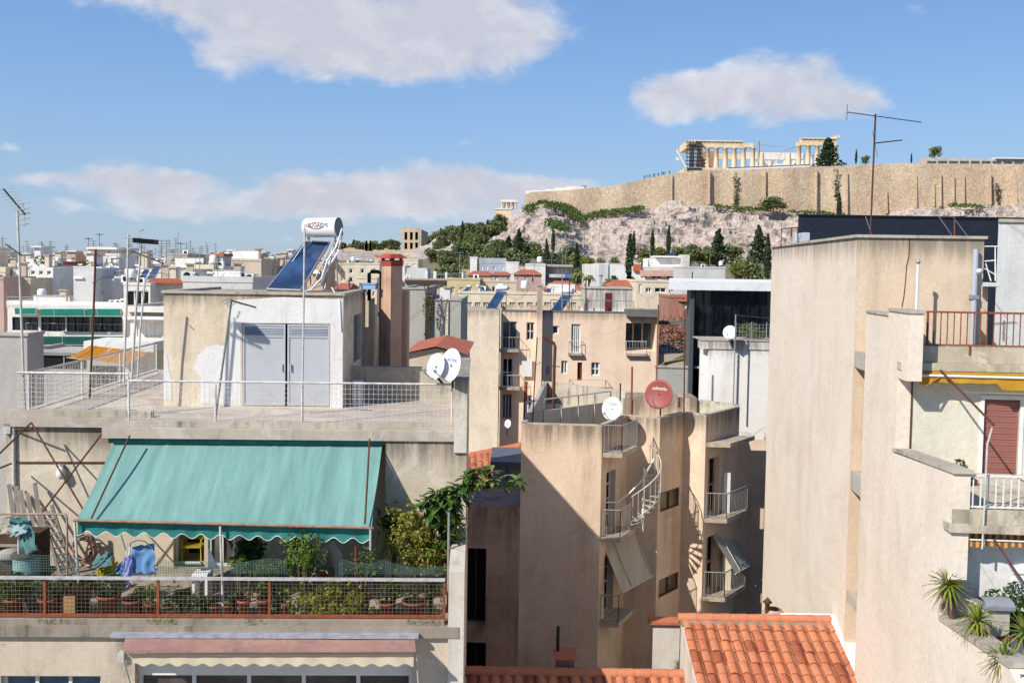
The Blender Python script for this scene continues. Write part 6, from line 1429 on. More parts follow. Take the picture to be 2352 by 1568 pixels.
# --- filler blocks receding to the skyline
FILL = ['white', 'cream', 'beige', 'palegrey', 'peach', 'white', 'white', 'cream', 'pink', 'white', 'yellow']
rf_ = random.Random(21); n_ = 0; ROOFS = []
for band, (Y0, Y1, yt0, yt1, cnt, wpx) in enumerate(((112, 150, 612, 634, 20, 44), (150, 200, 603, 620, 28, 36), (200, 280, 597, 611, 36, 30), (280, 420, 592, 604, 42, 25), (420, 700, 588, 598, 44, 19), (700, 1300, 588, 596, 44, 14))):
    for i in range(cnt):
        xx = -60+(i+.5+rf_.uniform(-.4, .4))*(800/cnt); Y = rf_.uniform(Y0, Y1); w = wpx*rf_.uniform(.6, 1.5); yt = rf_.uniform(yt0, yt1)
        if xx-w/2 > 720: continue
        c = rf_.choice(FILL); nm = {'palegrey': 'pale grey'}.get(c, c)
        ny = 2 if band < 3 else 1
        house(f'{nm} distant apartment block among the crowded roofs of the left skyline', xx-w/2, xx+w/2, yt, Y, c, 10, [('g', rf_.choice((2, 3)), ny, yt+2+w*.05, yt+2+w*.6, .5)] if band < 4 else (), *(('hip', yt-rf_.uniform(4, 7)) if rf_.random() < .08 and band < 4 else ()), name='apartment_building', cat='building', group=f'{nm} blocks of the left skyline', mul=1, lip=.6 if rf_.random() < .6 else .0)
        n_ += 1; ROOFS.append((xx, w, yt, Y, c, nm))
        if rf_.random() < .5 and band < 4:
            p = W(xx+rf_.uniform(-.2, .2)*w, yt, Y+3)
            t = thing('roof_hut', f'{nm} stair hut on a distant roof of the left skyline', 'hut', loc=(p.x, p.y, p.z), group=f'{nm} stair huts on distant roofs'); k = w*.13*Y/FPX; h = 2.3; s = MB(); s.box(-k, k, 0, 3, 0, h); s.build('wall', hmat(c), t); s = MB(); s.box(-k-.25, k+.25, -.3, 3.3, h, h+.2); s.build('roof', hmat('white'), t)
# clutter on those roofs: solar heaters, tanks, awnings copied onto many roofs
pr1 = far_solar('small solar water heater among the roofs of the left skyline', 300, 318, 612, 626, 120, True, 'small solar heaters of the left skyline')
pr2 = thing('water_tank', 'small pale water tank on a stand among the roofs of the left skyline', 'tank', loc=tuple(W(330, 640, 120)), group='small water tanks of the left skyline')
s = MB(); s.lathe([(0, .6), (.42, .6), (.46, .66), (.46, 1.3), (.34, 1.5), (0, 1.55)], n=14); s.build('tank', WHITE, pr2); s = MB()
for a in ((-.3, -.3), (.3, -.3), (.3, .3), (-.3, .3)): s.tube([(a[0], a[1], 0), (a[0], a[1], .6)], .05, 4)
s.build('stand', GALV, pr2)
pr3 = thing('chimney', 'little square chimney among the roofs of the left skyline', 'chimney', loc=tuple(W(345, 640, 120)), group='little chimneys of the left skyline')
s = MB(); s.box(-.35, .35, -.35, .35, 0, 1.7); s.build('shaft', hmat('beige'), pr3); s = MB(); s.box(-.5, .5, -.5, .5, 1.7, 1.85); s.build('cap', CONC, pr3)
for (xx, w, yt, Y, c, nm) in ROOFS[:126]:
    for k in range(2):
        p = W(xx+rf_.uniform(-.42, .42)*w, yt, Y+rf_.uniform(.8, 3)); q = rf_.choice((pr1, pr1, pr2, pr3, pr3)); dup(q, tuple(p), rf_.uniform(-.3, .3), rf_.uniform(.75, 1.15))
AWC = [(GRC, 'green'), (fabric('sand_canvas', 'b9a27c', 'a8906a', 1, .25), 'sand coloured'), (fabric('rust_canvas', '9a5a3c', '86492f', 1, .25), 'rust coloured'), (WHITE, 'white')]
for i in range(34):
    xx, w, yt, Y, c, nm = ROOFS[rf_.randrange(64)]; m_, cn = AWC[i % 4]
    small_awning(f'{cn} distant awning on a block of the left skyline', xx-w*.4, xx+w*rf_.uniform(0, .4), yt+w*.14, yt+w*.14+rf_.uniform(5, 9), Y-.05, 1.3, m_, f'{cn} awnings of the left skyline')
for i in range(16):
    xx, w, yt, Y, c, nm = ROOFS[rf_.randrange(60)]; p = W(xx, yt, Y+1); t = thing('potted_plants', 'green roof terrace plants among the roofs of the left skyline', 'plants', loc=tuple(p), group='roof plants of the left skyline'); s = MB(); s.leaves((0, 0, .7), (w*.3*Y/FPX, .5, .7), 90, .35, rf_, 2); s.build('foliage', [leafm('olive_leaf', '545c2a', '3d4420'), leafm('yellow_leaf', '8a8432', '6c7030')], t); s = MB(); s.box(-w*.3*Y/FPX, w*.3*Y/FPX, -.25, .25, 0, .4); s.build('trough', hmat('white'), t)
pr4 = thing('railing', 'thin metal railing on a roof of the left town', 'railing', loc=tuple(W(350, 640, 110)), group='thin roof railings of the left town'); s = MB(); balcony_rail(pr4, [(-2, 0), (2, 0)], 0, 1.0, .4, GALV, 'bars')
pr5 = thing('air_conditioner', 'white air conditioner box on a roof of the left town', 'air conditioner', loc=tuple(W(352, 640, 110)), group='air conditioner boxes of the left town'); s = MB(); s.box(-.45, .45, -.17, .17, .1, .8); s.build('case', WHITE, pr5); s = MB(); s.lathe([(0, .19), (.26, .19), (.28, .17)], (0, 0, .45), 12, 0, (0, -1, 0)); s.build('fan', BLACKM, pr5)
pr6 = thing('parapet_block', 'low white roof wall on a roof of the left town', 'wall', loc=tuple(W(354, 640, 110)), group='low roof walls of the left town'); s = MB(); s.box(-1.6, 1.6, -.12, .12, 0, 1.1); s.build('body', hmat('white'), pr6); s = MB(); s.box(-1.66, 1.66, -.16, .16, 1.1, 1.18); s.build('coping', CONC, pr6)
pr7 = thing('pole', 'thin pole with cross arms on a roof of the left town', 'pole', loc=tuple(W(356, 640, 110)), group='thin poles of the left town'); s = MB(); s.tube([(0, 0, 0), (.05, 0, 3.4)], .035, 5); s.build('shaft', GALV, pr7); s = MB(); s.bar((-.5, 0, 3.2), (.5, .1, 3.25), .03, .03); s.bar((-.35, 0, 2.9), (.35, .1, 2.95), .03, .03); s.build('arm', GALV, pr7)
def clutter(x0, x1, yt, Y, dep, n):
    zt = W((x0+x1)/2, yt, Y).z
    for i in range(n):
        yy = Y+rf_.uniform(.6, dep); p = W(x0+(x1-x0)*(i+rf_.uniform(.2, .8))/n, yt, yy); dup(rf_.choice((pr1, pr2, pr3, pr4, pr4, pr5, pr6, pr7, pr7)), (p.x, yy, zt), rf_.choice((0, 0, .2, -.3, 1.5)), rf_.uniform(.75, 1.1))
for a in ((90, 168, 706, 98, 12, 9), (217, 286, 706, 98, 12, 8), (217, 298, 640, 118, 9, 9), (422, 578, 648, 84, 7, 16), (342, 428, 652, 95, 8, 8), (286, 343, 655, 93, 8, 6), (432, 510, 616, 100, 7, 5), (514, 598, 599, 112, 8, 7), (383, 430, 586, 135, 7, 5), (9, 69, 643, 108, 6, 6), (72, 120, 615, 125, 8, 5), (744, 870, 607, 166, 7, 10), (642, 740, 605, 176, 7, 7), (1056, 1340, 676, 104, 10, 14), (934, 1025, 648, 128, 10, 6), (1030, 1100, 643, 124, 8, 5), (1212, 1312, 610, 162, 9, 6), (1570, 1660, 616, 158, 8, 5)): clutter(*a)
for x0_, x1_, yt_, Y_, c_n, lab_ in ((793, 872, 607, 165, 'cream', 'cream house row with white quoins under the low arcade'), (742, 794, 607, 170, 'beige', 'beige house gable behind the solar heater pipes'), (690, 741, 604, 180, 'white', 'white house block between collector and pipes of near heater'), (640, 692, 606, 175, 'palegrey', 'pale block directly behind the near solar collector'), (870, 930, 612, 175, 'white', 'white house right of chimney brick top below theatre'), (820, 866, 640, 130, 'cream', 'small cream house front with red balcony left of flue')):
    house(lab_, x0_, x1_, yt_, Y_, c_n, 9, [('g', 3, 2, yt_+6, yt_+44, .36)], mul=1)
house('low orange roofed house behind the near stair house edge', 768, 800, 664, 120, 'beige', 8, (), 'hip', 650, .2)
for i in range(34):
    x = 760+i*31+rf_.uniform(-10, 10); Y = rf_.uniform(205, 300); c = rf_.choice(FILL); nm = {'palegrey': 'pale grey'}.get(c, c); z = hillz(x, Y); p = W(x, 600, Y); w = rf_.uniform(5, 9)
    yt = 622-(z+5-EZ)/Y*FPX
    if x > 1800: continue
    house(f'{nm} small house half hidden by trees below the rock', x-w*FPX/Y/2, x+w*FPX/Y/2, yt+6, Y, c, 8, [('g', 2, 1, yt+8, yt+22, .4)], *(('hip', yt-2) if rf_.random() < .5 else ()), group=f'{nm} houses under the rock', mul=1)
# ================================================================ things on the planted balcony
TC = NT('terracotta'); q = TC.n('TexBrick'); TC.l(TC.mp((14, 14, 14), rot=(math.radians(90), 0, 0)), q.inputs['Vector'])
q.inputs['Color1'].default_value = lin('a0604a'); q.inputs['Color2'].default_value = lin('8f5240'); q.inputs['Mortar'].default_value = lin('6e3f32'); q.inputs['Mortar Size'].default_value = .06
TERRA = TC.done(q.outputs[0], .9); TERRAP = paint('plain_terracotta', 'a5583c', .85, 0, .25, '7c4330', 6); SOIL = paint('soil', '3a2e24', .95)
LG = [leafm('leaf_mid', '3c5a24', '55702c'), leafm('leaf_dark', '26401d', '38562a'), leafm('leaf_light', '6b7e30', '84913a')]
LY = [leafm('leaf_yellow', '8a8838', '9c9642'), leafm('leaf_gold', '94852f', '7c7430'), leafm('leaf_lime', '6f7c34', '55682c')]
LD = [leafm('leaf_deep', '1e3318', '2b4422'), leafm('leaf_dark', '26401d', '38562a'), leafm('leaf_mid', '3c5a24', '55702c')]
LB = [leafm('leaf_blue_green', '3d5c46', '4d6c50'), leafm('leaf_mid', '3c5a24', '55702c'), leafm('leaf_dry', '6e6238', '57502c')]
WOOD = paint('bark', '5a4a3a', .9, 0, .35)
def plant_pot(label, x, y0, y1, w, v, leaves, lh, lw, r, n=170, size=.09, mat=None, prof=0, name='plant_pot', cat='potted plant'):
    """x, y0..y1 picture rows of the pot, w its picture width; leaves crown height lh and half width lw in metres"""
    b = L.Vv(x, y1, v); t_ = L.Vv(x, y0, v); k = FPX/(L.wor(b).y); hw = w/2/k; h = max(.12, t_.z-ZL)
    t = thing(name, label, cat, loc=tuple(L.wor((b.x, v, ZL)))); s = MB()
    s.lathe([(0, 0), (hw*.72, 0), (hw*.95, h*.85), (hw*1.06, h*.86), (hw*1.06, h), (hw*.92, h), (hw*.9, h*.93)], n=20); s.build('pot', mat or TERRA, t)
    s = MB(); s.lathe([(0, h*.92), (hw*.9, h*.92)], n=16); s.build('soil', SOIL, t)
    if leaves:
        s = MB(); s.leaves((0, 0, h+lh*.5), (lw, min(lw, .3), lh*.55), int(n*1.7), size, r, 3); s.build('foliage', leaves, t)
        s = MB()
        for i in range(5): s.tube([(0, 0, h*.9), (r.uniform(-lw, lw)*.4, 0, h+lh*.4), (r.uniform(-lw, lw)*.7, r.uniform(-.1, .1), h+lh*.85)], [.014, .01, .005], 4)
        s.build('stem', WOOD, t)
    return t
rp = random.Random(17); vp_ = VF+.62
POTS = [(6, 1392, 1416, 26, 'plain clay pot cut by the left picture edge', LG, .35, .25, 120, .09, None),
 (30, 1372, 1415, 44, 'clay pot with dark green plant at the left end of balcony', LG, .55, .36, 260, .1, None),
 (112, 1372, 1415, 46, 'clay pot with dry twiggy bush by the first rusty post', LB, .5, .4, 260, .07, None),
 (250, 1364, 1418, 52, 'large clay pot with dense dark bush beneath yellow crate', LD, .42, .34, 420, .07, None),
 (304, 1376, 1417, 42, 'empty round clay pot below the blue towels', None, 0, 0, 0, 0, None),
 (346, 1384, 1417, 28, 'small clay pot with thin variegated plant by second rusty post', LY, .4, .14, 90, .07, None),
 (384, 1390, 1419, 28, 'small clay pot half hidden by hanging green bush', LB, .2, .15, 50, .06, None),
 (495, 1390, 1418, 28, 'small clay pot with cut stone rim next to awning post', None, 0, 0, 0, 0, None),
 (524, 1388, 1418, 22, 'narrow clay pot behind the thin grey awning post', LG, .12, .1, 40, .05, None),
 (560, 1376, 1418, 30, 'tall smooth orange clay pot in middle of balcony', LB, .3, .15, 70, .06, TERRAP),
 (606, 1374, 1420, 34, 'clay pot with slim upright plant at the third rusty post', LG, .42, .16, 150, .07, None),
 (658, 1384, 1419, 22, 'little pinkish clay pot left of the yellow bush', LB, .18, .12, 60, .05, None),
 (889, 1382, 1419, 38, 'square ended clay pot right of the yellow bush', LG, .5, .22, 110, .06, None),
 (952, 1378, 1421, 56, 'wide woven pattern clay pot at the right end', LB, .5, .34, 170, .06, None)]
for x, y0, y1, w, lab, lv, lh, lw, n, sz, mt in POTS: plant_pot(lab, x, y0, y1, w, vp_, lv, lh, lw, rp, n, sz, mt)
t = plant_pot('big brown urn with wooden board near the awning post', 184, 1338, 1412, 54, vp_, None, 0, 0, rp, mat=paint('brown_urn', '5f4838', .8, 0, .3), name='urn', cat='urn')
s = MB(); s.box(-.2, .05, -.36, -.33, .02, .52); s.build('board', paint('board_wood', 'a07c50', .8, 0, .3), t)
def shrub(label, x, y, w, h, v, leaves, n, size, r, name='shrub', cat='shrub', stemz=None, asp=2.0, shell=.55, dy=.35):
    c = L.Vv(x, y, v); k = FPX/L.wor(c).y; t = thing(name, label, cat, loc=tuple(L.wor((c.x, v, ZL)))); cz = c.z-ZL
    s = MB(); lob = 9
    rx, rz = w/2/k, h/2/k
    for i in range(lob):
        a = 6.283*i/lob+r.random(); q = r.uniform(.2, .7); s.leaves((rx*q*math.cos(a), r.uniform(-.2, .1)*rx, cz+rz*q*math.sin(a)), (rx*r.uniform(.28, .5), rx*dy*1.1, rz*r.uniform(.25, .48)), int(n*1.3)//lob, size, r, 3, shell, asp)
    s.leaves((0, 0, cz), (rx*.6, rx*dy, rz*.62), n//3, size, r, 3, shell, asp)
    for i in range(n//28):
        a = r.uniform(0, 6.28); q = r.uniform(.8, 1.3); s.leaves((rx*q*math.cos(a), r.uniform(-.5, .3)*rx*dy*2, cz+rz*q*math.sin(a)), (size*.9, size*.9, size*1.1), r.randrange(3, 9), size*r.uniform(.8, 1.3), r, 3, .3, asp)
    s.build('foliage', leaves, t)
    s = MB()
    for i in range(7): s.tube([(r.uniform(-.05, .05), 0, 0), (r.uniform(-.3, .3)*rx, r.uniform(-.1, .1), max(.1, cz-rz*.4)), (r.uniform(-.7, .7)*rx, r.uniform(-.1, .1), cz+r.uniform(-.2, .7)*rz)], [.025, .018, .008], 5)
    s.build('stem', WOOD, t); return t
rs_ = random.Random(23)
shrub('round lemon green bush in front of the concrete wall right of awning', 955, 1234, 156, 136, -1.0, LY, 3400, .085, rs_, 'lemon_bush', 'bush')
shrub('yellow green bush pressed against the rusty mesh railing', 764, 1376, 172, 92, VF+.5, [LY[0], LY[1], LG[2]], 2400, .085, rs_, dy=.22)
shrub('tall leafy yellow tipped plant rising over the handrail by pale statue', 698, 1272, 88, 100, VF+.9, [LG[2], LG[0], LY[2]], 1500, .1, rs_, 'potted_tree', 'bush', asp=3)
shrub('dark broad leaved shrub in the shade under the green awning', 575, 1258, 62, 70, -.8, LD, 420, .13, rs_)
shrub('small yellow tipped shrub under the awning left of the feathery plant', 552, 1288, 50, 34, -1.2, [LY[2], LG[2], LG[0]], 260, .09, rs_)
shrub('feathery grey green plant behind the handrail in the middle', 612, 1306, 90, 40, VF+.8, [LB[0], LG[0], LG[2]], 600, .06, rs_, asp=4)
shrub('hanging dark green bush behind mesh right of second rusty post', 425, 1374, 96, 72, VF+.55, [LG[1], LG[0], LB[1]], 700, .06, rs_, dy=.2)
shrub('spindly flowering plant with sparse leaves beside the red stake', 842, 1285, 70, 70, VF+.8, [LB[0], LG[2], LB[2]], 170, .07, rs_)
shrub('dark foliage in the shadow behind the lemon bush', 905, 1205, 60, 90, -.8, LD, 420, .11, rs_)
shrub('low sprawling plant above the handrail right of red stake', 838, 1306, 70, 28, VF+.5, [LG[2], LB[0], LG[0]], 220, .06, rs_)
shrub('straggly green plant at the far left behind the mesh', 60, 1350, 60, 40, VF+.6, LG, 260, .07, rs_)
shrub('dry leafy plant behind the mesh right of the brown urn', 134, 1352, 60, 44, VF+.7, LB, 240, .06, rs_)
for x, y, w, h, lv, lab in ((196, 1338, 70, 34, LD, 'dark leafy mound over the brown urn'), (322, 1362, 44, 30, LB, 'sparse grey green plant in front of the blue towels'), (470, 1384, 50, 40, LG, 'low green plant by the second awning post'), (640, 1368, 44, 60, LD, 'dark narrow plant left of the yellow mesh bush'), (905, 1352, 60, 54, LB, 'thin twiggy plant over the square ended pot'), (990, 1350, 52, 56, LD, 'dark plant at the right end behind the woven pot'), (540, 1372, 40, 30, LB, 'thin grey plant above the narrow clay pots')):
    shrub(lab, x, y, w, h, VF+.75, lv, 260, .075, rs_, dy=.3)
# rubber plant with large leaves reaching over the wall
FL = [leafm('rubber_leaf', '466028', '587436', .3, .3), leafm('rubber_leaf_dark', '2c441c', '3a5826', .3, .25), leafm('rubber_leaf_light', '76884a', '889852', .35, .3)]
c0 = L.Vv(1018, 1290, -1.0); t = thing('rubber_plant', 'large rubber plant with big oval leaves leaning over the white wall', 'plant', loc=tuple(L.wor((c0.x, -1.0, ZL))))
ox = L.wor((c0.x, -1.0, ZL)); rf2 = random.Random(31)
CL = [(1095, 1078, 13, -.9), (1122, 1086, 12, -.7), (1140, 1104, 10, -.6), (1186, 1103, 9, -.3), (1199, 1100, 7, -.25), (1072, 1098, 13, -.9), (1052, 1120, 14, -1.0), (1030, 1138, 14, -1.1), (1003, 1133, 13, -1.1), (982, 1146, 12, -1.2), (1012, 1160, 14, -1.2), (1040, 1160, 12, -1.1), (993, 1172, 12, -1.2), (1028, 1185, 10, -1.0), (1048, 1200, 9, -.9), (1020, 1216, 9, -1.0), (1040, 1232, 8, -.9), (1148, 1112, 7, -.5), (1085, 1092, 12, -.85), (1108, 1104, 12, -.8), (1068, 1118, 12, -.9), (1060, 1142, 11, -.95), (1020, 1128, 12, -1.1), (1126, 1102, 11, -.7), (1080, 1110, 11, -.85), (1042, 1136, 12, -1.0), (1100, 1090, 10, -.75), (972, 1160, 9, -1.2), (1012, 1196, 10, -1.1), (1040, 1180, 10, -1.0)]
s = MB(); st_ = MB(); hub = V((0, 0, .2))
def bigleaf(M, p, d, up, l, w, m):
    d = d.normalized(); side = d.cross(up).normalized(); nrm = side.cross(d).normalized(); vs = []; N = 6
    for i in range(N+1):
        q = i/N; wd_ = w*math.sin(math.pi*min(1, .06+q*.94))**.8; c = p+d*l*q-V((0, 0, 1))*l*.28*q*q
        vs += [c-side*wd_/2+nrm*.12*wd_, c, c+side*wd_/2+nrm*.12*wd_]
    M.add(vs, [(3*i+k, 3*i+k+1, 3*i+4+k, 3*i+3+k) for i in range(N) for k in range(2)], m, True)
for (x, y, n, v) in CL:
    p = L.wor(L.Vv(x, y, v))-ox
    for i in range(int(n*1.15)):
        a = 2.4*i+rf2.random(); el_ = rf2.uniform(-.7, .75); d = V((math.cos(a)*math.cos(el_), math.sin(a)*math.cos(el_), math.sin(el_))); bigleaf(s, p+d*.03, d, V((0, 0, 1)), rf2.uniform(.24, .36), rf2.uniform(.11, .16), rf2.choice((0, 0, 1, 2)))
    mid = (hub+p)*.5+V((rf2.uniform(-.1, .1), rf2.uniform(-.1, .1), rf2.uniform(-.1, .2))) if x < 1060 else L.wor(L.Vv(1046+rf2.uniform(-8, 8), 1140+rf2.uniform(-12, 12), -1.0))-ox; st_.tube([hub, mid, p], [.03, .02, .01], 5)
for i in range(420):
    p = L.wor(L.Vv(rf2.uniform(985, 1050), rf2.uniform(1135, 1275), rf2.uniform(-1.2, -.6)))-ox; a = rf2.uniform(0, 6.28); d = V((math.cos(a), math.sin(a), rf2.uniform(-.8, .4))); bigleaf(s, p, d, V((0, 0, 1)), rf2.uniform(.18, .28), .11, rf2.choice((0, 1, 1, 2)))
s.build('foliage', FL, t); st_.build('stem', WOOD, t)
s = MB(); s.tube([L.wor(L.Vv(x, y, v))-ox for x, y, v in ((1140, 1100, -.6), (1165, 1090, -.45), (1180, 1092, -.35), (1198, 1098, -.25))], .008, 4); s.build('stem', GALVW, t)
t = thing('pole', 'slim grey pole standing among the rubber plant leaves', 'pole', L); a = L.Vv(1031, 1168, -1.4); s = MB(); s.tube([(a.x, -1.4, ZL), tuple(a)], .03, 6); s.build('shaft', GALV, t)
t = thing('stake', 'thin red plant stake behind the handrail', 'stake', L); a = L.Vv(817, 1256, VF+.7); s = MB(); s.tube([(a.x, VF+.7, ZL), tuple(a)], .018, 6); s.build('shaft', paint('red_stake', 'a3352c', .5), t)
# stone figure with orange flower pot in the shade
c = L.Vv(762, 1320, -1.0); t = thing('statue', 'grey stone arched figure in the shade under awning right end', 'statue', loc=tuple(L.wor((c.x, -1.0, ZL)))); k = FPX/L.wor(c).y
zt = L.Vv(762, 1248, -1).z-ZL; s = MB(); s.tube([(.14, 0, 0), (.17, 0, zt*.5), (.12, 0, zt*.8), (-.02, 0, zt), (-.16, 0, zt*.86), (-.2, 0, zt*.72)], [.09, .1, .12, .12, .1, .05], 10); s.build('body', CONC, t); s = MB(); s.lathe([(.0, 0), (.2, 0), (.2, .14), (.0, .14)], n=14); s.build('plinth', CONC, t)
s = MB(); s.leaves((-.1, -.25, zt*.5), (.12, .06, .12), 70, .08, rf2, 1); s.build('flower', [paint('orange_flower', 'b5502a', .7)], t)
# pipe frame, ladder, hose, barrel, tarps on the left
t = thing('pipe_frame', 'rusty pipe frame at the left end of the planted balcony', 'frame', L); vq = VF+.9
s = MB(); s.tube([L.Vv(-30, 1180, vq), L.Vv(140, 1180, vq), L.Vv(152, 1181, vq), L.Vv(154, 1195, vq), (L.Vv(154, 1300, vq).x, vq, ZL)], .026, 8); s.build('pipe', paint('old_pipe', '9c8a78', .7, .1, .45, '77503a', 7), t)
a = L.Vv(42, 1230, vq); s = MB(); s.tube([(a.x, vq, ZL), tuple(a)], .015, 6); s.build('upright', WHITE, t)
t = thing('ladder', 'old wooden ladder leaning against the left wall', 'ladder', L)
A0, A1, B0_, B1_ = L.Wz(138, 1318, ZL+.05), L.Vv(92, 1166, VB-.9), L.Wz(168, 1312, ZL+.05), L.Vv(118, 1158, VB-.9)
LW = paint('grey_wood', '9a8f80', .9, 0, .35)
for p, q_ in ((A0, A1), (B0_, B1_)): s = MB(); s.bar(p, q_, .05, .07); s.build('stile', LW, t)
for i in range(9): p = A0.lerp(A1, (i+.6)/9.4); q_ = B0_.lerp(B1_, (i+.6)/9.4); s = MB(); s.bar(p, q_, .06, .03); s.build('rung', LW, t)
t = thing('planks', 'stack of weathered grey boards leaning in the left corner', 'planks', L); r1 = random.Random(3)
for i in range(5):
    x = 22+i*14; s = MB(); a = L.Vv(x+r1.uniform(-3, 3), 1098+r1.uniform(-10, 34), VB-.12-.02*i); b = L.Vv(x+16+r1.uniform(-3, 8), 1245, VB-.75-.02*i); s.bar(a, (b.x, b.y, max(b.z, ZL)), .1, .025); s.build('board', LW, t)
t = thing('hose', 'coiled pinkish garden hose hanging on the left wall', 'hose', L); c = L.Vv(198, 1256, VB-.12); s = MB(); pts = []
for i in range(9*24):
    a = i/24*6.283; r = .26+.05*math.sin(i*.37)+.03*math.sin(i*.11); pts.append((c.x+r*math.cos(a)*(.92+.1*math.sin(i*.05)), c.y-.08+.05*math.sin(i*.21)-i*.0006, c.z+r*1.15*math.sin(a)))
s.tube(pts, .016, 6); s.build('coil', paint('pink_hose', 'a5806f', .6, 0, .25), t); s = MB(); s.tube([(c.x, VB, c.z+.27), (c.x, VB-.12, c.z+.27)], .015, 5); s.build('hook', RUSTD, t)
TEAL = paint('teal_paint', '7d9f9a', .6, 0, .4, '5d6f68', 5); TARP = fabric('teal_tarp', '4d6f6c', '60847f', 1, .2); TARPG = fabric('grey_tarp', 'a79f90', '8c8576', 1, .15)
t = thing('barrel', 'pale teal metal barrel with dark lid behind the handrail', 'barrel', loc=tuple(L.wor((L.Vv(60, 1330, -1.5).x, -1.5, ZL)))); hz_ = L.Vv(60, 1274, -1.5).z-ZL
s = MB(); s.lathe([(0, 0), (.27, 0), (.27, hz_*.3), (.285, hz_*.32), (.27, hz_*.34), (.27, hz_*.66), (.285, hz_*.68), (.27, hz_*.7), (.27, hz_)], n=22); s.build('body', TEAL, t); s = MB(); s.lathe([(.29, hz_-.03), (.31, hz_+.02), (.26, hz_+.07), (0, hz_+.09)], n=20); s.build('lid', paint('dark_lid', '4a423e', .8, 0, .3), t)
def cloth(label, pxs, v, mat, name='tarpaulin', cat='tarpaulin', sub_=10, amp=.06, seed=1, parent=None, th=.02):
    """a crumpled sheet hung over four picture corners: tl, tr, br, bl at depth v (each may carry its own v)"""
    c = [L.Vv(x, y, v+dv) for x, y, dv in pxs]; s = MB(); n = sub_; vs = []; r = random.Random(seed)
    for j in range(n+1):
        for i in range(n+1):
            p, q = i/n, j/n; a = c[0].lerp(c[1], p).lerp(c[3].lerp(c[2], p), q); k = amp*noise.noise(V((p*4+seed*7, q*3, seed))); a = a+V((k*.4, k*1.5, k*.5)); vs.append(a)
    s.add(vs, [(j*(n+1)+i, j*(n+1)+i+1, (j+1)*(n+1)+i+1, (j+1)*(n+1)+i) for j in range(n) for i in range(n)], 0, True)
    if parent is not None: return s.build(name, mat, parent)
    t = thing(name, label, cat, L); s.build('sheet', mat, t); return t
t = cloth('crumpled grey and teal tarpaulin heap under the pipe frame', [(0, 1186, 0), (70, 1186, 0), (60, 1222, -.3), (0, 1226, -.3)], -1.2, TARPG, seed=2, amp=.16)
cloth('', [(22, 1188, -.1), (64, 1184, -.1), (88, 1262, -.5), (56, 1268, -.5)], -1.3, TARP, 'teal_sheet', parent=t, seed=4, amp=.14); cloth('', [(24, 1208, -.2), (60, 1204, -.2), (58, 1224, -.4), (30, 1230, -.4)], -1.35, fabric('pale_tarp', '9db3b0', '86a09c', 1, .2), 'pale_sheet', parent=t, seed=5, amp=.14)
t = thing('storage_shelf', 'dark cluttered wooden shelf beneath the tarpaulin heap', 'shelf', L); a = L.Vv(-20, 1300, -1.0); b = L.Vv(84, 1228, -1.0); s = MB(); DK = paint('dark_wood', '4b3c30', .9, 0, .4)
s.box(a.x, b.x, -1.0, -.3, ZL, b.z); s.build('body', DK, t)
for i in range(4): z = ZL+(b.z-ZL)*(i+.3)/4; s = MB(); s.box(a.x-.02, b.x+.02, -1.06, -1.003, z, z+.05); s.build('slat', LW, t)
t = thing('bundle', 'pale folded sack on the dark lid beside the teal barrel', 'sack', loc=tuple(L.wor((L.Vv(28, 1270, -1.3).x, -1.3, ZL)))); z = L.Vv(28, 1270, -1.3).z-ZL
s = MB(); s.lathe([(0, 0), (.3, .02), (.34, .08), (.25, .16), (0, .2)], (0, 0, z-.1), 14); s.build('sack', TARPG, t); s = MB(); s.box(-.3, .3, -.2, .2, 0, z-.1); s.build('stand', DK, t)
t = thing('crate', 'yellow plastic crate standing behind the handrail', 'crate', L); a = L.Vv(223, 1320, -1.4); b = L.Vv(256, 1297, -1.4); s = MB(); YC = paint('yellow_plastic', 'b0a032', .5, 0, .15); z0 = a.z-.12
for (u0_, u1_, v0_, v1_) in ((a.x, b.x, -1.4, -1.37), (a.x, b.x, -1.03, -1.0), (a.x, a.x+.03, -1.37, -1.03), (b.x-.03, b.x, -1.37, -1.03)):
    for k in range(4): s.box(u0_, u1_, v0_, v1_, z0+k*(b.z-z0)/4, z0+(k+.72)*(b.z-z0)/4)
for u in (a.x, b.x-.03, (a.x+b.x)/2): s.box(u, u+.03, -1.412, -1.4, z0, b.z)
s.build('body', YC, t); s = MB(); s.box(a.x, b.x, -1.37, -1.03, ZL, z0); s.build('stand', CONC, t)
cloth('teal and grey cloth heaped on the yellow crate', [(222, 1274, .1), (256, 1268, .1), (257, 1298, -.2), (210, 1304, -.2)], -1.36, TARP, 'cloth', 'cloth', seed=6, amp=.12)
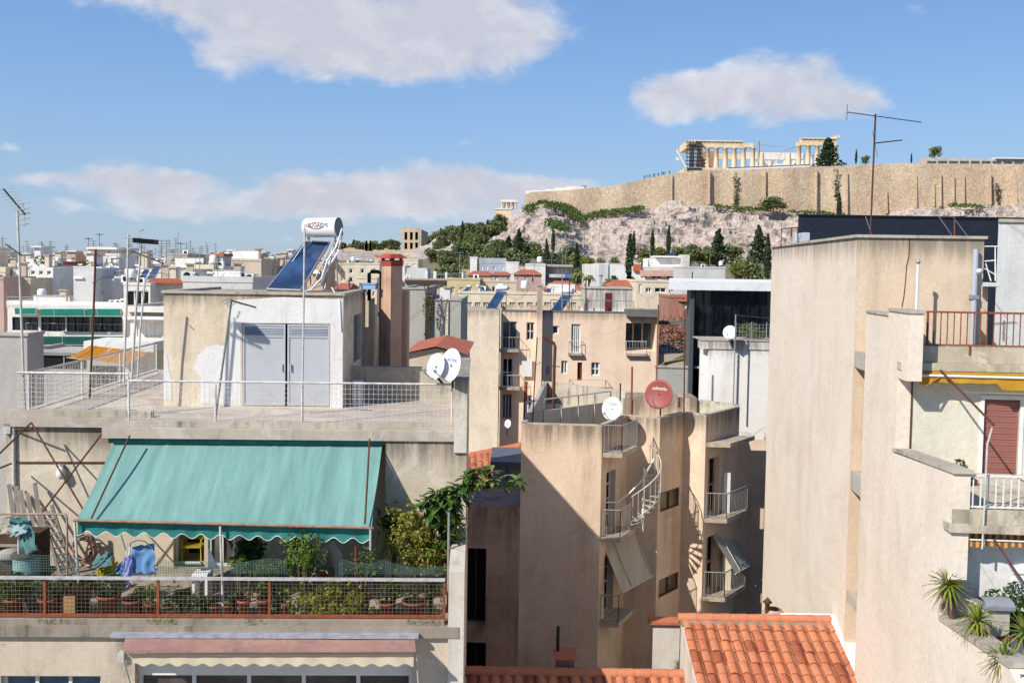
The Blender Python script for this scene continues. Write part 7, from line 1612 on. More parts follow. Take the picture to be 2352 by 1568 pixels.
# drying rack with blue towels
t = thing('drying_rack', 'white folding drying rack behind the handrail', 'drying rack', L); vr_ = -1.35
for pts in ([(300, 1246), (316, 1240), (332, 1242), (350, 1258), (358, 1330)], [(300, 1246), (290, 1330)], [(277, 1224), (300, 1298), (304, 1340)], [(298, 1318), (360, 1316)], [(300, 1246), (296, 1275)]):
    s = MB(); s.tube([L.Vv(x, y, vr_) for x, y in pts], .014, 6); s.build('tube', WHITE, t)
s = MB(); a = L.Vv(302, 1319, vr_); b = L.Vv(350, 1313, vr_); s.box(a.x, b.x, vr_-.05, vr_+.4, a.z, a.z+.06); s.build('shelf', WHITE, t)
BT = fabric('blue_towel', '668bb0', '557ca6', 2, .15); LT = fabric('lilac_cloth', 'a5a6cf', '8f92c4', 2, .2)
cloth('wide blue towel draped over the drying rack', [(303, 1255, .05), (354, 1246, .05), (357, 1312, -.12), (300, 1316, -.12)], vr_-.04, BT, 'towel', 'towel', 14, .07, 8); cloth('small blue cloth bunched left of the wide towel', [(274, 1292, 0), (292, 1284, 0), (288, 1322, -.1), (262, 1318, -.1)], vr_, BT, 'towel', 'towel', 10, .1, 9)
cloth('lilac white shirt hanging from the rack left of wide towel', [(286, 1280, 0), (303, 1272, 0), (306, 1324, -.1), (284, 1362, -.2)], vr_-.12, LT, 'shirt', 'shirt', 12, .1, 10)
# chair in the doorway, small white bench
t = thing('chair', 'yellow plastic chair standing in the dark balcony doorway', 'chair', L); c = L.Vv(440, 1290, VB+.2); YE = paint('yellow_chair', '9c8a24', .5, 0, .15); zt = L.Vv(440, 1226, VB+.62-.1).z
for sx in (-1, 1):
    s = MB(); s.tube([(c.x+.24*sx, VB+.62-.45, ZL), (c.x+.24*sx, VB+.62-.42, ZL+.62), (c.x+.25*sx, VB+.62-.1, ZL+.64), (c.x+.2*sx, VB+.62-.05, zt)], .025, 6); s.build('arm_leg', YE, t); s = MB(); s.tube([(c.x+.2*sx, VB+.62-.02, ZL), (c.x+.2*sx, VB+.62-.06, ZL+.44)], .022, 6); s.build('leg', YE, t)
s = MB(); s.box(c.x-.24, c.x+.24, VB+.62-.46, VB+.62-.04, ZL+.42, ZL+.46); s.build('seat', YE, t)
s = MB(); s.box(c.x-.22, c.x+.22, VB+.62-.07, VB+.62-.04, zt-.14, zt); s.build('top_rail', YE, t); s = MB(); s.box(c.x-.19, c.x+.19, VB+.62-.065, VB+.62-.045, ZL+.5, zt-.14); s.build('backrest', BLACKM, t)
t = thing('bench', 'white painted low bench behind the handrail at the door', 'bench', L); a = L.Vv(440, 1322, -1.3); b = L.Vv(487, 1310, -.9); s = MB(); s.box(a.x, b.x, -1.3, -.8, a.z-.03, a.z+.03); s.build('seat', WHITE, t)
for u in (a.x, b.x-.06): s = MB(); s.box(u, u+.06, -1.28, -.82, ZL, a.z-.03); s.build('leg', WHITE, t)
s = MB(); s.extr([(b.x-.1, -.82, a.z+.03), (b.x+.12, -.82, a.z+.03), (b.x-.1, -.82, a.z+.5)], (0, .04, 0)); s.build('armrest', WHITE, t)
# green netting tied along the rail
NETM = paint('green_net', '50685e', .7, 0, .2)
def net(label, pts, sp=.05):
    t = thing('netting', label, 'netting', L); s = MB(); v = VF+.42
    for (x0, y0), (x1, y1) in zip(pts[:-1], pts[1:]):
        a = L.Vv(x0, y0, v); b = L.Vv(x1, y1, v); n = max(1, int(abs(b.x-a.x)/sp)); zb = ZL+h3
        for i in range(n): p = a.lerp(b, i/n); s.bar((p.x, v, zb), (p.x, v, p.z), .007, .007)
        for k in range(1, 8):
            q = k/7; s.bar((a.x, v, zb+(a.z-zb)*q), (b.x, v, zb+(b.z-zb)*q), .007, .007)
    s.build('net', NETM, t)
net('dark green garden netting above the handrail at the left', [(-20, 1275), (40, 1272), (100, 1275), (160, 1274), (182, 1280)]); net('green garden netting before the balcony door', [(362, 1282), (400, 1290), (440, 1288), (478, 1290), (520, 1286)]); net('green netting behind the middle plants', [(530, 1296), (600, 1284), (640, 1284), (660, 1290)]); net('sagging green netting at the right end of balcony', [(779, 1294), (787, 1284), (815, 1292), (845, 1296), (880, 1286), (920, 1298), (960, 1304), (1022, 1300)])
# iron struts and lamp on the left wall
t = thing('strut_frame', 'rusty folded awning struts crossing the left wall', 'frame', L)
for pts in (((72, 970, VB-.5), (190, 1168, VB-1.6)), ((72, 970, VB-.5), (-6, 1046, VB-1.5)), ((237, 992, 0.0), (98, 1174, VB-1.6)), ((34, 986, VB-.1), (74, 984, VB-.5)), ((-4, 1076, VB-1.4), (26, 1064, VB-.3))):
    s = MB(); s.tube([L.Vv(*p) for p in pts], .022, 6); s.build('strut', RUSTD, t)
t = thing('wall_lamp', 'round white wall lamp on the left wall behind struts', 'lamp', L); c = L.Vv(141, 1086, VB-.1); s = MB(); s.lathe([(0, -.16), (.08, -.13), (.12, 0), (.08, .12), (.04, .17)], (c.x, VB-.12, c.z), 16); s.build('globe', WHITE, t); s = MB(); s.box(c.x-.04, c.x+.04, VB-.1, VB-.003, c.z+.1, c.z+.2); s.build('mount', GALV, t)
# weeds on the slab edge, dry twigs
rw = random.Random(41)
for x, n, w, lab in ((120, 60, .35, 'small green weed tuft on slab edge under first post'), (372, 70, .32, 'small grassy weed tuft on slab edge by second post'), (583, 30, .2, 'tiny weed on slab edge above the silver flashing'), (975, 60, .4, 'dry grey twigs on slab edge at the right')):
    p = L.Vv(x, 1428, VF+.02); t = thing('weed', lab, 'weed', loc=tuple(L.wor((p.x, VF+.02, ZL+.1)))); s = MB()
    for i in range(n): a = V((rw.uniform(-w, w), rw.uniform(-.05, .05), -.02)); s.add([a, a+V((.012, 0, 0)), a+V((rw.uniform(-.08, .08), -rw.uniform(0, .1), rw.uniform(-.08, .16)))], [(0, 1, 2)], rw.randrange(2))
    s.build('blades', [LG[0], LG[2]] if 'dry' not in lab else [WOOD, LB[2]], t)
# ---------------------------------------------------------------- yuccas etc. on the right terrace
YU = [leafm('yucca_leaf', '7e8a34', '99993c', .5, .3), leafm('yucca_leaf_green', '5a7030', '6f8238', .5, .3), leafm('yucca_dry', '8f7c50', '76633f', .7, .2)]
def yucca(label, x, y, rad, v, trunk, r, n=90, droop=.4, lean=(0, 0, 0)):
    q_ = FS.U(x, y, v); w = FS.wor(q_); t = thing('yucca', label, 'plant', loc=(w.x, w.y, zfl)); h = w.z-zfl; s = MB()
    for i in range(n):
        a = 2.39996*i; q = i/n; e_ = 1.45-2.5*q+r.uniform(-.15, .15); d = V((math.cos(a)*math.cos(e_), math.sin(a)*math.cos(e_), math.sin(e_)))+V(lean)*.3; l = rad*r.uniform(.8, 1.12); side = d.cross(V((0, 0, 1)))
        side = (side if side.length > .05 else V((1, 0, 0))).normalized(); vs = []; m = 2 if q > .84 else r.randrange(2); N = 5
        for k in range(N+1):
            u = k/N; wd_ = .05*(1-u)**.7*(.6+.8*u if u < .4 else .92); p = V((0, 0, h))+d*l*u-V((0, 0, 1))*droop*l*u*u*(.3+q*.6); vs += [p-side*wd_/2, p+V((0, 0, -.008)), p+side*wd_/2]
        s.add(vs, [(3*k+j, 3*k+j+1, 3*k+4+j, 3*k+3+j) for k in range(N) for j in range(2)], m, True)
    s.build('foliage', YU, t); s = MB(); s.tube([(.16, 0, 0), (.1, 0, h*.5), (0, 0, h)], [.09, .07, .06], 8); s.build('trunk', WOOD, t); return t
ry = random.Random(13)
yucca('tallest spiky yucca rising in front of the beige wall corner', 2180, 1342, .42, .05, .1, ry, 110); yucca('middle yucca rosette beside the grey chimney', 2245, 1424, .42, .15, .1, ry, 90); yucca('lowest bright yucca rosette over the slanted parapet', 2306, 1512, .36, .1, .0, ry, 90); yucca('yucca rosette cut by the right picture edge', 2356, 1450, .38, .6, .0, ry, 80)
t = thing('barbecue_chimney', 'grey garden chimney with curved tile cap and red stripe among yuccas', 'chimney', loc=tuple(FRN.wor((FRN.Vv(2292, 1470, vl-.75).x, vl-.75, zfl))))
kk = FPX/t.location.y; zt = FRN.Vv(2292, 1392, vl-.75).z-zfl; hw = 27/kk
s = MB(); s.add([(-hw*1.5, 0, 0), (hw*1.5, 0, 0), (hw*1.5, hw*2, 0), (-hw*1.5, hw*2, 0), (-hw, 0, zt*.45), (hw*.95, 0, zt*.45), (hw*.95, hw*1.6, zt*.45), (-hw, hw*1.6, zt*.45), (-hw, 0, zt), (hw*.95, 0, zt), (hw*.95, hw*1.6, zt), (-hw, hw*1.6, zt)], [[i, (i+1) % 4, 4+(i+1) % 4, 4+i] for i in range(4)]+[[4+i, 4+(i+1) % 4, 8+(i+1) % 4, 8+i] for i in range(4)]); s.build('shaft', CONC, t)
s = MB(); pts = [(-hw*1.1-.02+.0*i, 0, 0) for i in range(1)]; N = 12; vs = []
for i in range(N+1): a = math.pi*i/N; vs += [(-hw*1.25, hw*.8-math.cos(a)*hw*1.1, zt+math.sin(a)*.1), (hw*1.25, hw*.8-math.cos(a)*hw*1.1, zt+math.sin(a)*.1)]
s.add(vs, [(2*i, 2*i+1, 2*i+3, 2*i+2) for i in range(N)], 0, True); s.box(-hw*1.25, hw*1.25, -hw*.35, hw*1.95, zt-.05, zt+.01); s.build('cap', paint('grey_tile', '82868c', .7, 0, .2), t); s = MB(); s.box(-.02, hw*.98, -.012, -.003, zt*.5, zt*.6); s.build('red_brick', BRICK, t)
t = thing('shrub', 'dark green leafy shrub behind the grey garden chimney', 'shrub', loc=tuple(FRN.wor((FRN.Vv(2318, 1400, vl-.3).x, vl-.3, zfl)))); z = FRN.Vv(2318, 1395, vl-.3).z-zfl; s = MB()
for dx, dz in ((-.2, -.1), (.1, .25), (.3, .0), (0, -.3), (.2, -.35), (-.25, .12)): s.leaves((dx, 0, z+dz), (.22, .2, .22), 180, .08, ry, 3)
s.build('foliage', LD, t); s = MB(); s.tube([(0, 0, 0), (.05, 0, z)], [.03, .015], 5); s.build('stem', WOOD, t)
# ================================================================ trees on the slopes
TG = [leafm('pine_leaf', '3f4d30', '4d5b38', .7, .2), leafm('pine_dark', '2c3a26', '39482d', .7, .2), leafm('pine_light', '5a683c', '687646', .7, .2)]
TO = [leafm('olive_leaf_grey', '5f6a48', '6d7854', .7, .25), leafm('olive_dark', '46543a', '545f40', .7, .25), leafm('olive_yellow', '7d7f42', '8e8f4c', .7, .25)]
TYL = [leafm('autumn_yellow', '8f7a26', 'a48c2c', .7, .25), leafm('lime_tree', '5f6f2a', '6f8030', .7, .2), leafm('leaf_dark', '26401d', '38562a')]
PROT = {}
def proto_tree(kind, r):
    c = MB(); t = MB()
    if kind == 'cypress':
        for i in range(26):
            q = i/25; w = .105*math.sin(math.pi*min(1, .12+q*.86))**.7*(1-.35*q); c.leaves((r.uniform(-.01, .01), r.uniform(-.01, .01), .06+q*.93), (w, w, .05), 60, .055, r, 3, .5, 1.6)
        t.tube([(0, 0, -.05), (0, 0, .2)], [.03, .02], 6); m = [TG[1], TG[0], TG[1]]
    elif kind == 'pine':
        for i in range(24):
            q = i/23; w = .30*(1-q*.85)*r.uniform(.7, 1.15); a = i*2.4; c.leaves((w*.55*math.cos(a), w*.55*math.sin(a), .12+q*.84), (w*.8, w*.8, .07), 80, .075, r, 3, .45, 1.6)
        t.tube([(0, 0, -.08), (.01, 0, .5), (0, 0, .95)], [.04, .025, .008], 6); m = [TG[0], TG[1], TG[1]]
    elif kind == 'round':
        for i in range(16):
            a = i*2.4; q = r.uniform(0, .33); c.leaves((q*math.cos(a), q*math.sin(a), .5+r.uniform(-.22, .28)), (.24, .24, .19), 85, .1, r, 3, .45, 1.5)
        t.tube([(0, 0, -.1), (.02, 0, .3), (0, 0, .6)], [.05, .035, .02], 6)
        for i in range(4): a = i*1.6; t.tube([(.01, 0, .25), (.2*math.cos(a), .2*math.sin(a), .5)], [.025, .012], 5)
        m = TO
    elif kind == 'yellow':
        for i in range(14):
            a = i*2.4; q = r.uniform(0, .34); c.leaves((q*math.cos(a), q*math.sin(a), .48+r.uniform(-.2, .25)), (.24, .24, .18), 85, .1, r, 3, .45, 1.5)
        t.tube([(0, 0, -.1), (0, 0, .6)], [.05, .02], 6); m = TYL
    elif kind == 'palm':
        for i in range(34):
            a = i*2.4; e_ = r.uniform(-.4, 1.2); d = V((math.cos(a)*math.cos(e_), math.sin(a)*math.cos(e_), math.sin(e_))); pts = [V((0, 0, .72))+d*.36*k/5-V((0, 0, .25))*(k/5)**2 for k in range(6)]; sd = d.cross(V((0, 0, 1))).normalized()
            vs = []
            for k, p in enumerate(pts): w = .05*math.sin(math.pi*(.15+.85*k/5)); vs += [p-sd*w-V((0, 0, .02)), p, p+sd*w-V((0, 0, .02))]
            c.add(vs, [(3*k+j, 3*k+j+1, 3*k+4+j, 3*k+3+j) for k in range(5) for j in range(2)], r.randrange(3), True)
        t.tube([(0, 0, -.1), (0, 0, .74)], [.05, .035], 8); m = [TO[2], TO[1], TYL[1]]
    return c, t, m
rt_ = random.Random(77)
def tree(kind, label, x, yb, yt, Y, cat='tree', group=None, wsc=1.0, nm=None):
    """stands at picture column x, from row yb up to yt at distance Y"""
    key = (kind, rt_.randrange(3)); nm = nm or {'cypress': 'cypress_tree', 'pine': 'pine_tree', 'round': 'broadleaf_tree', 'yellow': 'autumn_tree', 'palm': 'palm_tree'}[kind]
    p = W(x, yb, Y); h = W(x, yt, Y).z-p.z; sc = (h*wsc, h*wsc, h)
    if key not in PROT:
        c, t, m = proto_tree(kind, random.Random(str(key))); root = thing(nm, label, cat, loc=tuple(p), group=group); c.build('crown', m, root); t.build('trunk', WOOD, root); root.scale = sc; root.rotation_euler.z = rt_.uniform(0, 6); PROT[key] = root; return root
    r = dup(PROT[key], tuple(p), rt_.uniform(0, 6), sc, label)
    r.name = nm
    if group: r['group'] = group
    elif 'group' in r: del r['group']
    return r
for a in (('cypress', 'tall dark cypress right of the white cubic house', 1445, 645, 540, 175), ('cypress', 'dark cypress just behind the tall one by the white house', 1455, 590, 532, 300), ('cypress', 'slim cypress between the white house and stepped terrace house', 1498, 588, 528, 300), ('cypress', 'broad dark cypress above the stepped white terrace house', 1535, 586, 520, 300),
          ('pine', 'dark pointed pine above the museum slab left of the black top storey', 1648, 615, 528, 290), ('round', 'rounded dark tree right of the pointed pine', 1681, 612, 556, 290), ('pine', 'tall ragged fir beside the pink wall end', 1742, 612, 520, 280), ('cypress', 'dark cypress right of the ragged fir at the wall edge', 1762, 640, 540, 270), ('cypress', 'dark cypress standing left of the palms', 1324, 640, 560, 230), ('round', 'round dark tree crown left of the palms', 1326, 660, 606, 200),
          ('palm', 'bushy palm left of the grey cubic house', 1326, 665, 612, 150), ('palm', 'second smaller palm right of the bushy palm', 1352, 670, 622, 152), ('yellow', 'bright yellow green tree before the white cubic house', 1400, 672, 634, 140), ('cypress', 'small cypress on the slope under the rock', 1270, 580, 526, 330), ('pine', 'pointed pine at left end of the rock', 1191, 575, 526, 350), ('cypress', 'single cypress high on the rock below the citadel wall', 1927, 500, 446, 405, 'tree', None, 1.3),
          ('pine', 'large dark tree in front of the temple right end', 1901, 388, 318, 440, 'tree', None, 1.45), ('cypress', 'thin cypress on the citadel right of temple', 1966, 376, 344, 445), ('round', 'small flat topped tree on the citadel near antenna', 1988, 378, 356, 445), ('cypress', 'small dark tree at left end of citadel museum roof', 2093, 376, 352, 450), ('round', 'dark bushy tree group above the citadel museum roof', 2146, 366, 333, 455),
          ('round', 'rust and green bush at foot of the citadel wall', 1768, 483, 446, 415, 'bush', None, 1.5, 'bush'), ('round', 'green bush right of the rusty bush under citadel wall', 1798, 482, 462, 415, 'bush', None, 1.4, 'bush')): tree(*a)
for x, yb, yt, Y, k in ((1560, 600, 562, 285, 'round'), (1585, 604, 556, 280, 'round'), (1608, 604, 566, 285, 'yellow'), (1628, 606, 562, 290, 'round'), (1700, 640, 596, 250, 'yellow'), (1725, 650, 590, 240, 'round'), (1475, 600, 566, 300, 'round'), (1516, 600, 560, 310, 'round'), (1412, 610, 588, 300, 'round'), (1380, 612, 590, 300, 'round'), (1350, 618, 588, 290, 'yellow')):
    tree(k, f'{"yellowish" if k == "yellow" else "olive green"} leafy tree at the foot of the pink rock face', x, yb+8, yt, Y, group=f'{"yellowish" if k == "yellow" else "olive green"} trees under the rock face')
gl = {'round': 'olive green rounded tree in the wooded slope between theatre and rock', 'pine': 'dark conifer in the wooded slope between theatre and rock', 'yellow': 'yellow tinged tree in the wooded slope between theatre and rock', 'cypress': 'narrow cypress in the wooded slope between theatre and rock'}
for i in range(125):
    Y = rt_.uniform(205, 418); x = rt_.uniform(990, 1345) if Y < 372 else rt_.uniform(1000, 1160)
    if Y < 240: x = rt_.uniform(965, 1105)
    k = rt_.choice(('round', 'round', 'round', 'round', 'pine' if i % 2 else 'round', 'yellow' if Y < 300 else 'round', 'cypress' if i % 4 == 0 else 'round')); z = hillz(x, Y); p = W(x, 600, Y); yb = 619-(z-.6-EZ)/Y*FPX+(x-1176)*.0157
    h = {'round': rt_.uniform(5, 8.5), 'pine': rt_.uniform(6, 10), 'yellow': rt_.uniform(5, 8), 'cypress': rt_.uniform(7, 10)}[k]; yt = yb-h/Y*FPX
    tree(k, gl[k], x, yb, yt, Y, group=gl[k].split(' in the')[0]+'s of the wooded slope')
for i in range(26):
    x = 770+i*5.6+rt_.uniform(-3, 3); y = 578+rt_.uniform(-2, 3); tree('round' if i % 4 else 'pine', 'dark tree in the grove on the ridge behind the low arcade', x, y+4, y-rt_.uniform(16, 30), 470, group='dark trees on the ridge behind the arcade')
for i in range(12): x = 612+i*6; tree('round', 'grey green tree on the far ridge left of solar heater', x, 604, 604-rt_.uniform(12, 22), 520, group='trees on the far ridge left of the heater')
for i in range(20): x = 985+i*9; y = lerpt(YBASE, x)+4; tree('round' if i % 3 else 'pine', 'dark tree on the skyline left of the bastion', x, y+4, y-rt_.uniform(12, 24), 424, group='skyline trees left of the bastion')
# grass growing on ledges of the rock
s = MB(); rg = random.Random(8)
for (pts, n, sp) in (([(1206, 478), (1240, 466), (1275, 466), (1300, 474), (1322, 487), (1335, 500)], 900, 5), ([(1335, 500), (1380, 487), (1430, 482), (1475, 474)], 700, 4), ([(1262, 505), (1280, 515), (1300, 520)], 300, 7), ([(1640, 470), (1700, 476), (1760, 480)], 250, 3), ([(1810, 484), (1880, 486), (1940, 494)], 200, 3), ([(2180, 468), (2260, 472)], 160, 3)):
    for i in range(n):
        q = rg.random()*(len(pts)-1); k = int(q); (xa, ya), (xb, yb) = pts[k], pts[k+1]; x = xa+(xb-xa)*(q-k)+rg.gauss(0, sp); y = ya+(yb-ya)*(q-k)+rg.gauss(0, sp*.7)+2
        yy = lerpt(YBASE, x); Yq = YW-3-max(0, (y-yy))*1.0; p = W(x, y, Yq); s.leaves(tuple(p), (.9, .6, .5), 3, .9, rg, 2, .5, 1.6)
s.build('grass', [leafm('ledge_grass', '55682f', '68783a', .8, .2), leafm('ledge_grass_dark', '3d5026', '4a5c2e', .8, .2)], label='green grass and weeds along ledges of the pink rock', cat='grass', kind='stuff')

for (x, y0, y1, w, n, lab) in ((1690, 398, 470, 4, 260, 'dark ivy streak down the citadel wall below the temple'), (1920, 388, 452, 5, 200, 'grey green ivy streak on the citadel wall near the cypress'), (2290, 420, 462, 6, 150, 'green plant patch at the citadel wall right end'), (1775, 452, 478, 26, 420, 'rusty green scrub mound against the citadel wall base')):
    p0 = W(x, y1, 421.5); t = thing('climbing_plant' if w < 20 else 'scrub_bush', lab, 'plant', loc=tuple(p0)); s = MB()
    for i in range(n//3): q = W(x+rg.gauss(0, w*.5), y0+(y1-y0)*rg.random()**.8, 421.2)-p0; s.leaves(tuple(q), (.6, .3, .6), 3, .75, rg, 2, .5, 1.5)
    s.build('foliage', [TO[1], TG[0]] if w < 20 else [TO[1], leafm('rusty_leaf', '7a5a30', '6a6a34', .8, .2)], t)
# ================================================================ aerials, masts and dishes
MAST = paint('mast_galvanised', '8f908d', .5, .4, .3, '6b6259', 9); MASTD = paint('mast_dark', '3a3836', .6, .3, .3)
def mast(label, pts, Y, r=.02, mat=None, booms=(), group=None, name='antenna', cat='antenna', zb=None):
    """pts: picture polyline of the mast; booms: (x0,y0,x1,y1,n elements, element half length, thickness, vertical?)"""
    P = [W(x, y, Y) for x, y in pts]
    if zb is not None: P[0] = V((P[0].x, P[0].y, min(P[0].z, zb)))
    o = P[0].copy(); t = thing(name, label, cat, loc=tuple(o), group=group); s = MB(); s.tube([p-o for p in P], r, 6); s.build('mast', mat or MAST, t)
    for b in booms:
        x0, y0, x1, y1, n, hl, th = b[:7]; d0 = W(x0, y0, Y-.05-(b[8] if len(b) > 8 else 0))-o; d1 = W(x1, y1, Y-.05+(b[8] if len(b) > 8 else 0))-o; s = MB(); s.tube([d0, d1], th, 6); bm = s.build('boom', MASTD if th > .012 else mat or MAST, t); s = MB()
        ax = V((0, 0, 1)) if (len(b) > 7 and b[7]) else V((.25, .95, .1)).normalized() if (len(b) > 7 and b[7] is None) else V((.75, .6, .25)).normalized()
        for i in range(n): p = d0.lerp(d1, (i+.2)/max(1, n-.4)); q = hl*(1.0-.4*i/max(1, n)); s.tube([p-ax*q, p+ax*q], .008, 4)
        if n: s.build('elements', mat or MAST, t)
    return t
YLr = L.wor((uSd, VB+.2, 0)).y
mast('tall white mast with slanted yagi aerial at the left picture edge', [(57, 940), (48, 700), (40, 484)], YLr, .03, GALVW, [(8, 434, 58, 493, 9, .2, .022), (53, 466, 58, 520, 5, .18, .01), (12, 560, 50, 586, 2, .05, .016)])
mast('rust brown mast with small broken aerial before the green awnings', [(206, 915), (214, 740), (220, 572)], YLr+3, .03, RUSTD, [(216, 578, 230, 590, 3, .1, .012), (212, 650, 232, 640, 0, .1, .01)])
mast('left straight grey mast of the pair at the roof corner', [(284, 880), (290, 720), (295, 538)], 25.0, .028, GALVW, [(292, 545, 312, 550, 2, .1, .008), (293, 572, 312, 566, 0, .05, .008)])
t = mast('grey mast with dark comb shaped aerial at the roof corner', [(302, 880), (313, 700), (324, 565)], 25.1, .03, GALVW, [(304, 577, 376, 606, 14, .09, .02, None), (312, 552, 330, 521, 2, .12, .008)])
s = MB(); o = V(t.location); a = W(311, 553, 24.9)-o; b = W(358, 557, 24.9)-o
for i in range(12): p = a.lerp(b, i/11); s.box(p.x-.012, p.x+.012, p.y-.16, p.y+.16, p.z-.05, p.z+.07)
s.bar(a, b, .06, .05); s.build('comb', BLACKM, t)
mast('short grey mast leaning behind the pair at the roof corner', [(316, 870), (322, 760), (333, 648)], 26.0, .024, GALVW, [(330, 660, 342, 672, 0, .1, .012)])
mast('leaning grey mast with dark yagi before the stair house wall', [(495, 958), (514, 820), (532, 688)], 24.3, .028, MAST, [(530, 690, 588, 706, 12, .1, .022, None), (519, 688, 534, 702, 3, .14, .008)])
mast('straight thin pole rising past the solar heater tank', [(694, 962), (697, 740), (700, 524)], 23.9, .024, GALVW, name='pole', cat='pole')
mast('dark aerial stub on the right side of the stair house', [(806, 742), (804, 700), (802, 640)], 31, .028, MAST, [(798, 646, 810, 645, 2, .08, .015), (799, 740, 809, 752, 0, .1, .03)])
Yr = FS.wor((1.5, 2.5, 0)).y
mast('tall dark mast with long yagi aerial against the citadel wall', [(1999, 545), (2005, 400), (2011, 262)], Yr, .024, RUSTD, [(1946, 258, 2116, 281, 12, .32, .012, None, .5), (1946, 240, 1945, 277, 0, .2, .008), (2010, 329, 2072, 322, 11, .08, .018, None), (2004, 300, 2016, 362, 0, .2, .006)])
mast('rusty t shaped aerial before the black museum storey', [(2192, 548), (2193, 498)], Yr, .02, RUST, [(2164, 500, 2222, 496, 0, .1, .014)])
for k, p in enumerate((((1988, 497), (2004, 545)), ((2188, 497), (2224, 545)), ((2156, 497), (2186, 540)))): mast(['steel guy wire left of the tall dark mast', 'right one of two guy wires by the rusty t aerial', 'left one of two guy wires by the rusty t aerial'][k], p[::-1], Yr+.5, .01, GALV, name='guy_wire', cat='wire')
# on the stepped block
mast('orange rusty pole above the red dish', [(1508, 872), (1510, 790), (1512, 700)], 40, .03, RUSTO, name='pole', cat='pole'); mast('black pole rising beside the red dish', [(1571, 952), (1572, 830), (1573, 712)], 37.6, .028, RUSTD, name='pole', cat='pole'); mast('short rust red pole left of the red dish', [(1450, 958), (1452, 842)], 38.5, .04, RUST, name='pole', cat='pole'); mast('short black stub pole beside white dish', [(1424, 932), (1425, 880)], 37.4, .03, MASTD, name='pole', cat='pole')
mast('stout orange rust pole at left end of the stepped block roof', [(1205, 975), (1208, 876)], 35.6, .07, RUST, name='pole', cat='pole'); mast('thin black leaning pole at left end of the stepped block roof', [(1223, 974), (1228, 880), (1234, 774)], 35.7, .024, MASTD, [(1229, 838, 1242, 832, 0, .1, .01)], name='pole', cat='pole'); mast('thin grey pole with small dark aerial before the cream block', [(1249, 972), (1250, 840)], 36.0, .014, GALV, [(1252, 838, 1286, 842, 6, .1, .018, None)])
mast('bent rusty stove pipe rising from the stepped block roof', [(1271, 960), (1273, 840), (1275, 796), (1272, 788), (1258, 780), (1248, 772)], 39, .07, RUSTD, name='flue_pipe', cat='pipe')
mast('steel pole with branching aerial in front of the museum glass', [(1684, 938), (1690, 722)], 41.8, .03, GALV, [(1692, 724, 1775, 732, 0, .1, .03)], name='antenna')
for k, (x, y0, y1, Y) in enumerate(((1291, 712, 618, 82), (1307, 712, 640, 82), (1345, 716, 640, 82), (1380, 664, 630, 86))): mast(['first thin pole on the cream block roof by the tank', 'second thin pole on the cream block roof by the tank', 'thin rusty pole beside the roof hut', 'aerial pole on top of the roof hut with brown door'][k], [(x, y0), (x+1, y1)], Y, .05, (GALV, RUSTD, RUST, GALV)[k], [(x-4, y1+3, x+6, y1+4, 3, .3, .03)] if k in (0, 3) else ())
def dish(label, x, y, rx, ry, Y, nd, mat, mastpx=None, logo=None, r=None, arm=True, mm=None, word=None):
    c = W(x, y, Y); k = FPX/Y; R = ry/k if r is None else r; nd = V(nd).normalized(); t = thing('satellite_dish', label, 'satellite dish', loc=tuple(c)); s = MB()
    s.lathe([(0, -.13*R), (R*.3, -.118*R), (R*.6, -.08*R), (R*.85, -.03*R), (R, 0), (R*1.01, -.01), (R*.85, -.05*R), (R*.5, -.12*R), (0, -.16*R)], (0, 0, 0), 30, 0, nd); dh = s.build('reflector', mat, t)
    xx, yy, _ = basis(nd); up = V((0, 0, 1)); up = (up-nd*up.dot(nd)).normalized(); rt = nd.cross(up)
    if arm:
        f = nd*R*1.05-up*R*.55; s = MB(); s.tube([-up*R*.98, f], .016*max(1, Y/40), 5); s.tube([f, f+nd*-.12*R+up*.06*R], .05*R+.02, 8); s.build('feed_arm', GALV if mm is None else mm, t)
    if mastpx:
        P = [W(px, py, Y+.25)-c for px, py in mastpx]; s = MB(); s.tube(P, .03, 6); s.tube([P[-1], -nd*.1*R], .03, 6); s.build('mast', mm or MASTD, t)
    if logo:
        s = MB(); o = nd*(.0)+up*R*logo[1]; w = R*logo[2]; h = R*logo[3]; off = nd*.012
        s.box(-1, 1, -1, 1, -1, 1); s.v = [tuple(o+rt*(-1 if False else 1)*vx*w+up*vz*h+nd*(.006*vy-.03*R)) for vx, vy, vz in s.v]; s.build('label', logo[0], dh)
    if word:
        txt, col, sz, oy = word; fc = bpy.data.curves.new('lettering', 'FONT'); fc.body = txt; fc.size = sz*R; fc.extrude = .002; fc.align_x = 'CENTER'; fo = bpy.data.objects.new('lettering', fc); COL.objects.link(fo); bpy.context.view_layer.update()
        me = bpy.data.meshes.new_from_object(fo.evaluated_get(bpy.context.evaluated_depsgraph_get())); bpy.data.objects.remove(fo); lr = up.cross(nd)
        for v_ in me.vertices: v_.co = lr*v_.co.x+up*(v_.co.y+oy*R)+nd*(.004+v_.co.z-.08*R)
        me.materials.clear(); me.materials.append(col); o2 = bpy.data.objects.new('lettering', me); COL.objects.link(o2); o2.parent = dh
    return t
DW = paint('dish_white', 'd6d7d8', .4, 0, .08); DR = paint('dish_red', '8a4640', .5, 0, .1); LBL = paint('logo_blue', '7f93c4', .5)
dish('left smaller white satellite dish of the pair on the near roof', 1000, 841, 22, 31, 23.4, (-.72, -.66, .25), DW, [(1020, 885), (1006, 868)])
dish('right larger white satellite dish of the pair with pale blue lettering', 1034, 838, 22, 39, 23.2, (-.78, -.62, .2), DW, [(1040, 890), (1040, 862)], word=('HOTBIRD', LBL, .26, .22))
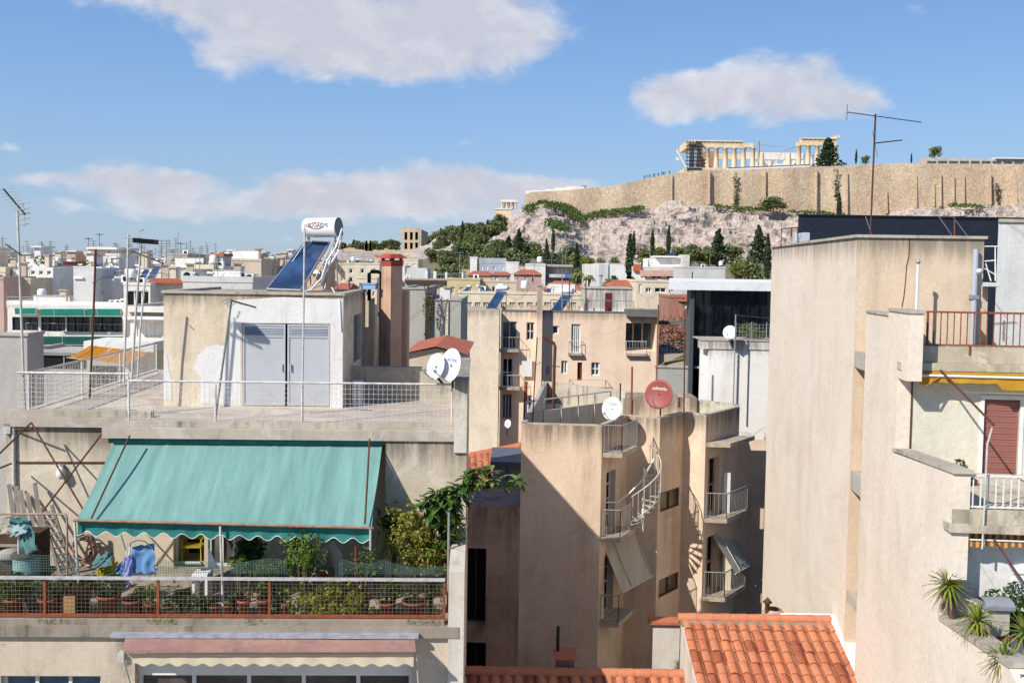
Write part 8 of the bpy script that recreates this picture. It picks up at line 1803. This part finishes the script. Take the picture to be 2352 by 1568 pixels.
dish('white oval satellite dish on the stepped block roof', 1405, 938, 18, 27, 35.6, (-.62, -.75, .2), DW, [(1414, 1020), (1412, 950)], word=('NOVA', LBL, .3, .3))
dish('red satellite dish with white lettering on the stepped block roof', 1513, 905, 28, 34, 36.6, (-.5, -.82, .22), DR, [(1517, 962), (1517, 920)], word=('Redstation', WHITE, .34, .3))
dish('small white satellite dish in front of the museum glass', 1676, 763, 14, 16, 42.0, (-.45, -.85, .25), DW, [(1682, 800), (1680, 770)])
dish('tiny white satellite dish near the cream block foot', 1166, 973, 7, 10, 50, (-.7, -.7, .2), DW, [(1164, 1000), (1166, 980)])
# plant and fence on the white house roof
t = thing('fence', 'low wire fence on the white house roof before the museum', 'fence', loc=tuple(W(1735, 786, 42.8))); o = V(t.location); s = MB(); a = W(1690, 786, 42.8)-o; b = W(1790, 786, 42.8)-o; zt = W(1735, 745, 42.8).z-o.z; mesh_panel(s, (a.x, 0, 0), (b.x, 0, 0), 0, zt, .14, .007); s.build('wire', GALV, t)
for q in (0, .35, .7): p = a.lerp(b, q); s = MB(); s.tube([(p.x, 0, 0), (p.x, 0, zt+.1)], .025, 5); s.build('post', GALV, t)
t = thing('shrub', 'sparse yellowish shrub on the white house roof', 'shrub', loc=tuple(W(1722, 784, 43.5))); s = MB(); s.leaves((0, 0, .45), (.5, .4, .4), 500, .09, rg, 3, .35); s.leaves((.3, 0, .3), (.5, .4, .3), 300, .09, rg, 3, .35); s.build('foliage', [LY[2], LB[2], LG[2]], t); s = MB(); s.tube([(0, 0, 0), (.05, 0, .5)], .02, 4); s.build('stem', WOOD, t)
# solar heaters on the cream block
far_solar('silver solar water heater left on the cream block roof', 1115, 1163, 668, 709, 80.8); far_solar('grey solar water heater beside the roof hut on cream block', 1264, 1314, 676, 714, 82)
t = thing('railing', 'thin wire railing along the front roof edge of cream block', 'railing', BF); s = MB(); zr = W(1400, 690, 81).z
s.tube([(q0.x+4, .6, zr), (q2.x-2, .6, zr)], .03, 5); s.build('top_rail', GALV, t)
for i in range(6): x = q0.x+4+(q2.x-q0.x-6)*i/5; s = MB(); s.tube([(x, .6, ZB-.3), (x, .6, zr)], .03, 5); s.build('post', GALV, t)
# small aerials on the distant roofs
first = None
ra_ = random.Random(55)
for i in range(46):
    x = ra_.choice((ra_.uniform(-5, 140), ra_.uniform(260, 480), ra_.uniform(0, 640))); Y = ra_.uniform(110, 260); p = W(x, 618, Y); h = ra_.uniform(3, 5.5)*Y/170
    if first is None:
        first = thing('antenna', 'thin rooftop aerial among many on the distant skyline', 'antenna', loc=tuple(p), group='thin aerials on distant roofs'); s = MB(); s.tube([(0, 0, -1), (0, 0, 1)], .013, 4)
        for z, l in ((.95, .13), (.86, .1), (.78, .14), (.7, .09)): s.tube([(-l, 0, z), (l, .02, z)], .008, 3)
        s.build('mast', MAST, first); first.scale = (4, 4, 4)
    r = dup(first, tuple(p), ra_.uniform(-.6, .6), (h*ra_.uniform(.6, 1), h, h))
for x, yt, Y, lab in ((203, 545, 150, 'tall aerial on the cream stair tower left'), (228, 535, 151, 'tallest aerial on top of the cream stair tower'), (415, 556, 136, 'aerial with cross bars on the grey block skyline'), (82, 572, 140, 'dish topped mast on the far left roofs')): mast(lab, [(x, 600), (x, yt)], Y, .06, MAST, [(x-8, yt+3, x+9, yt+4, 5, .4, .05)])
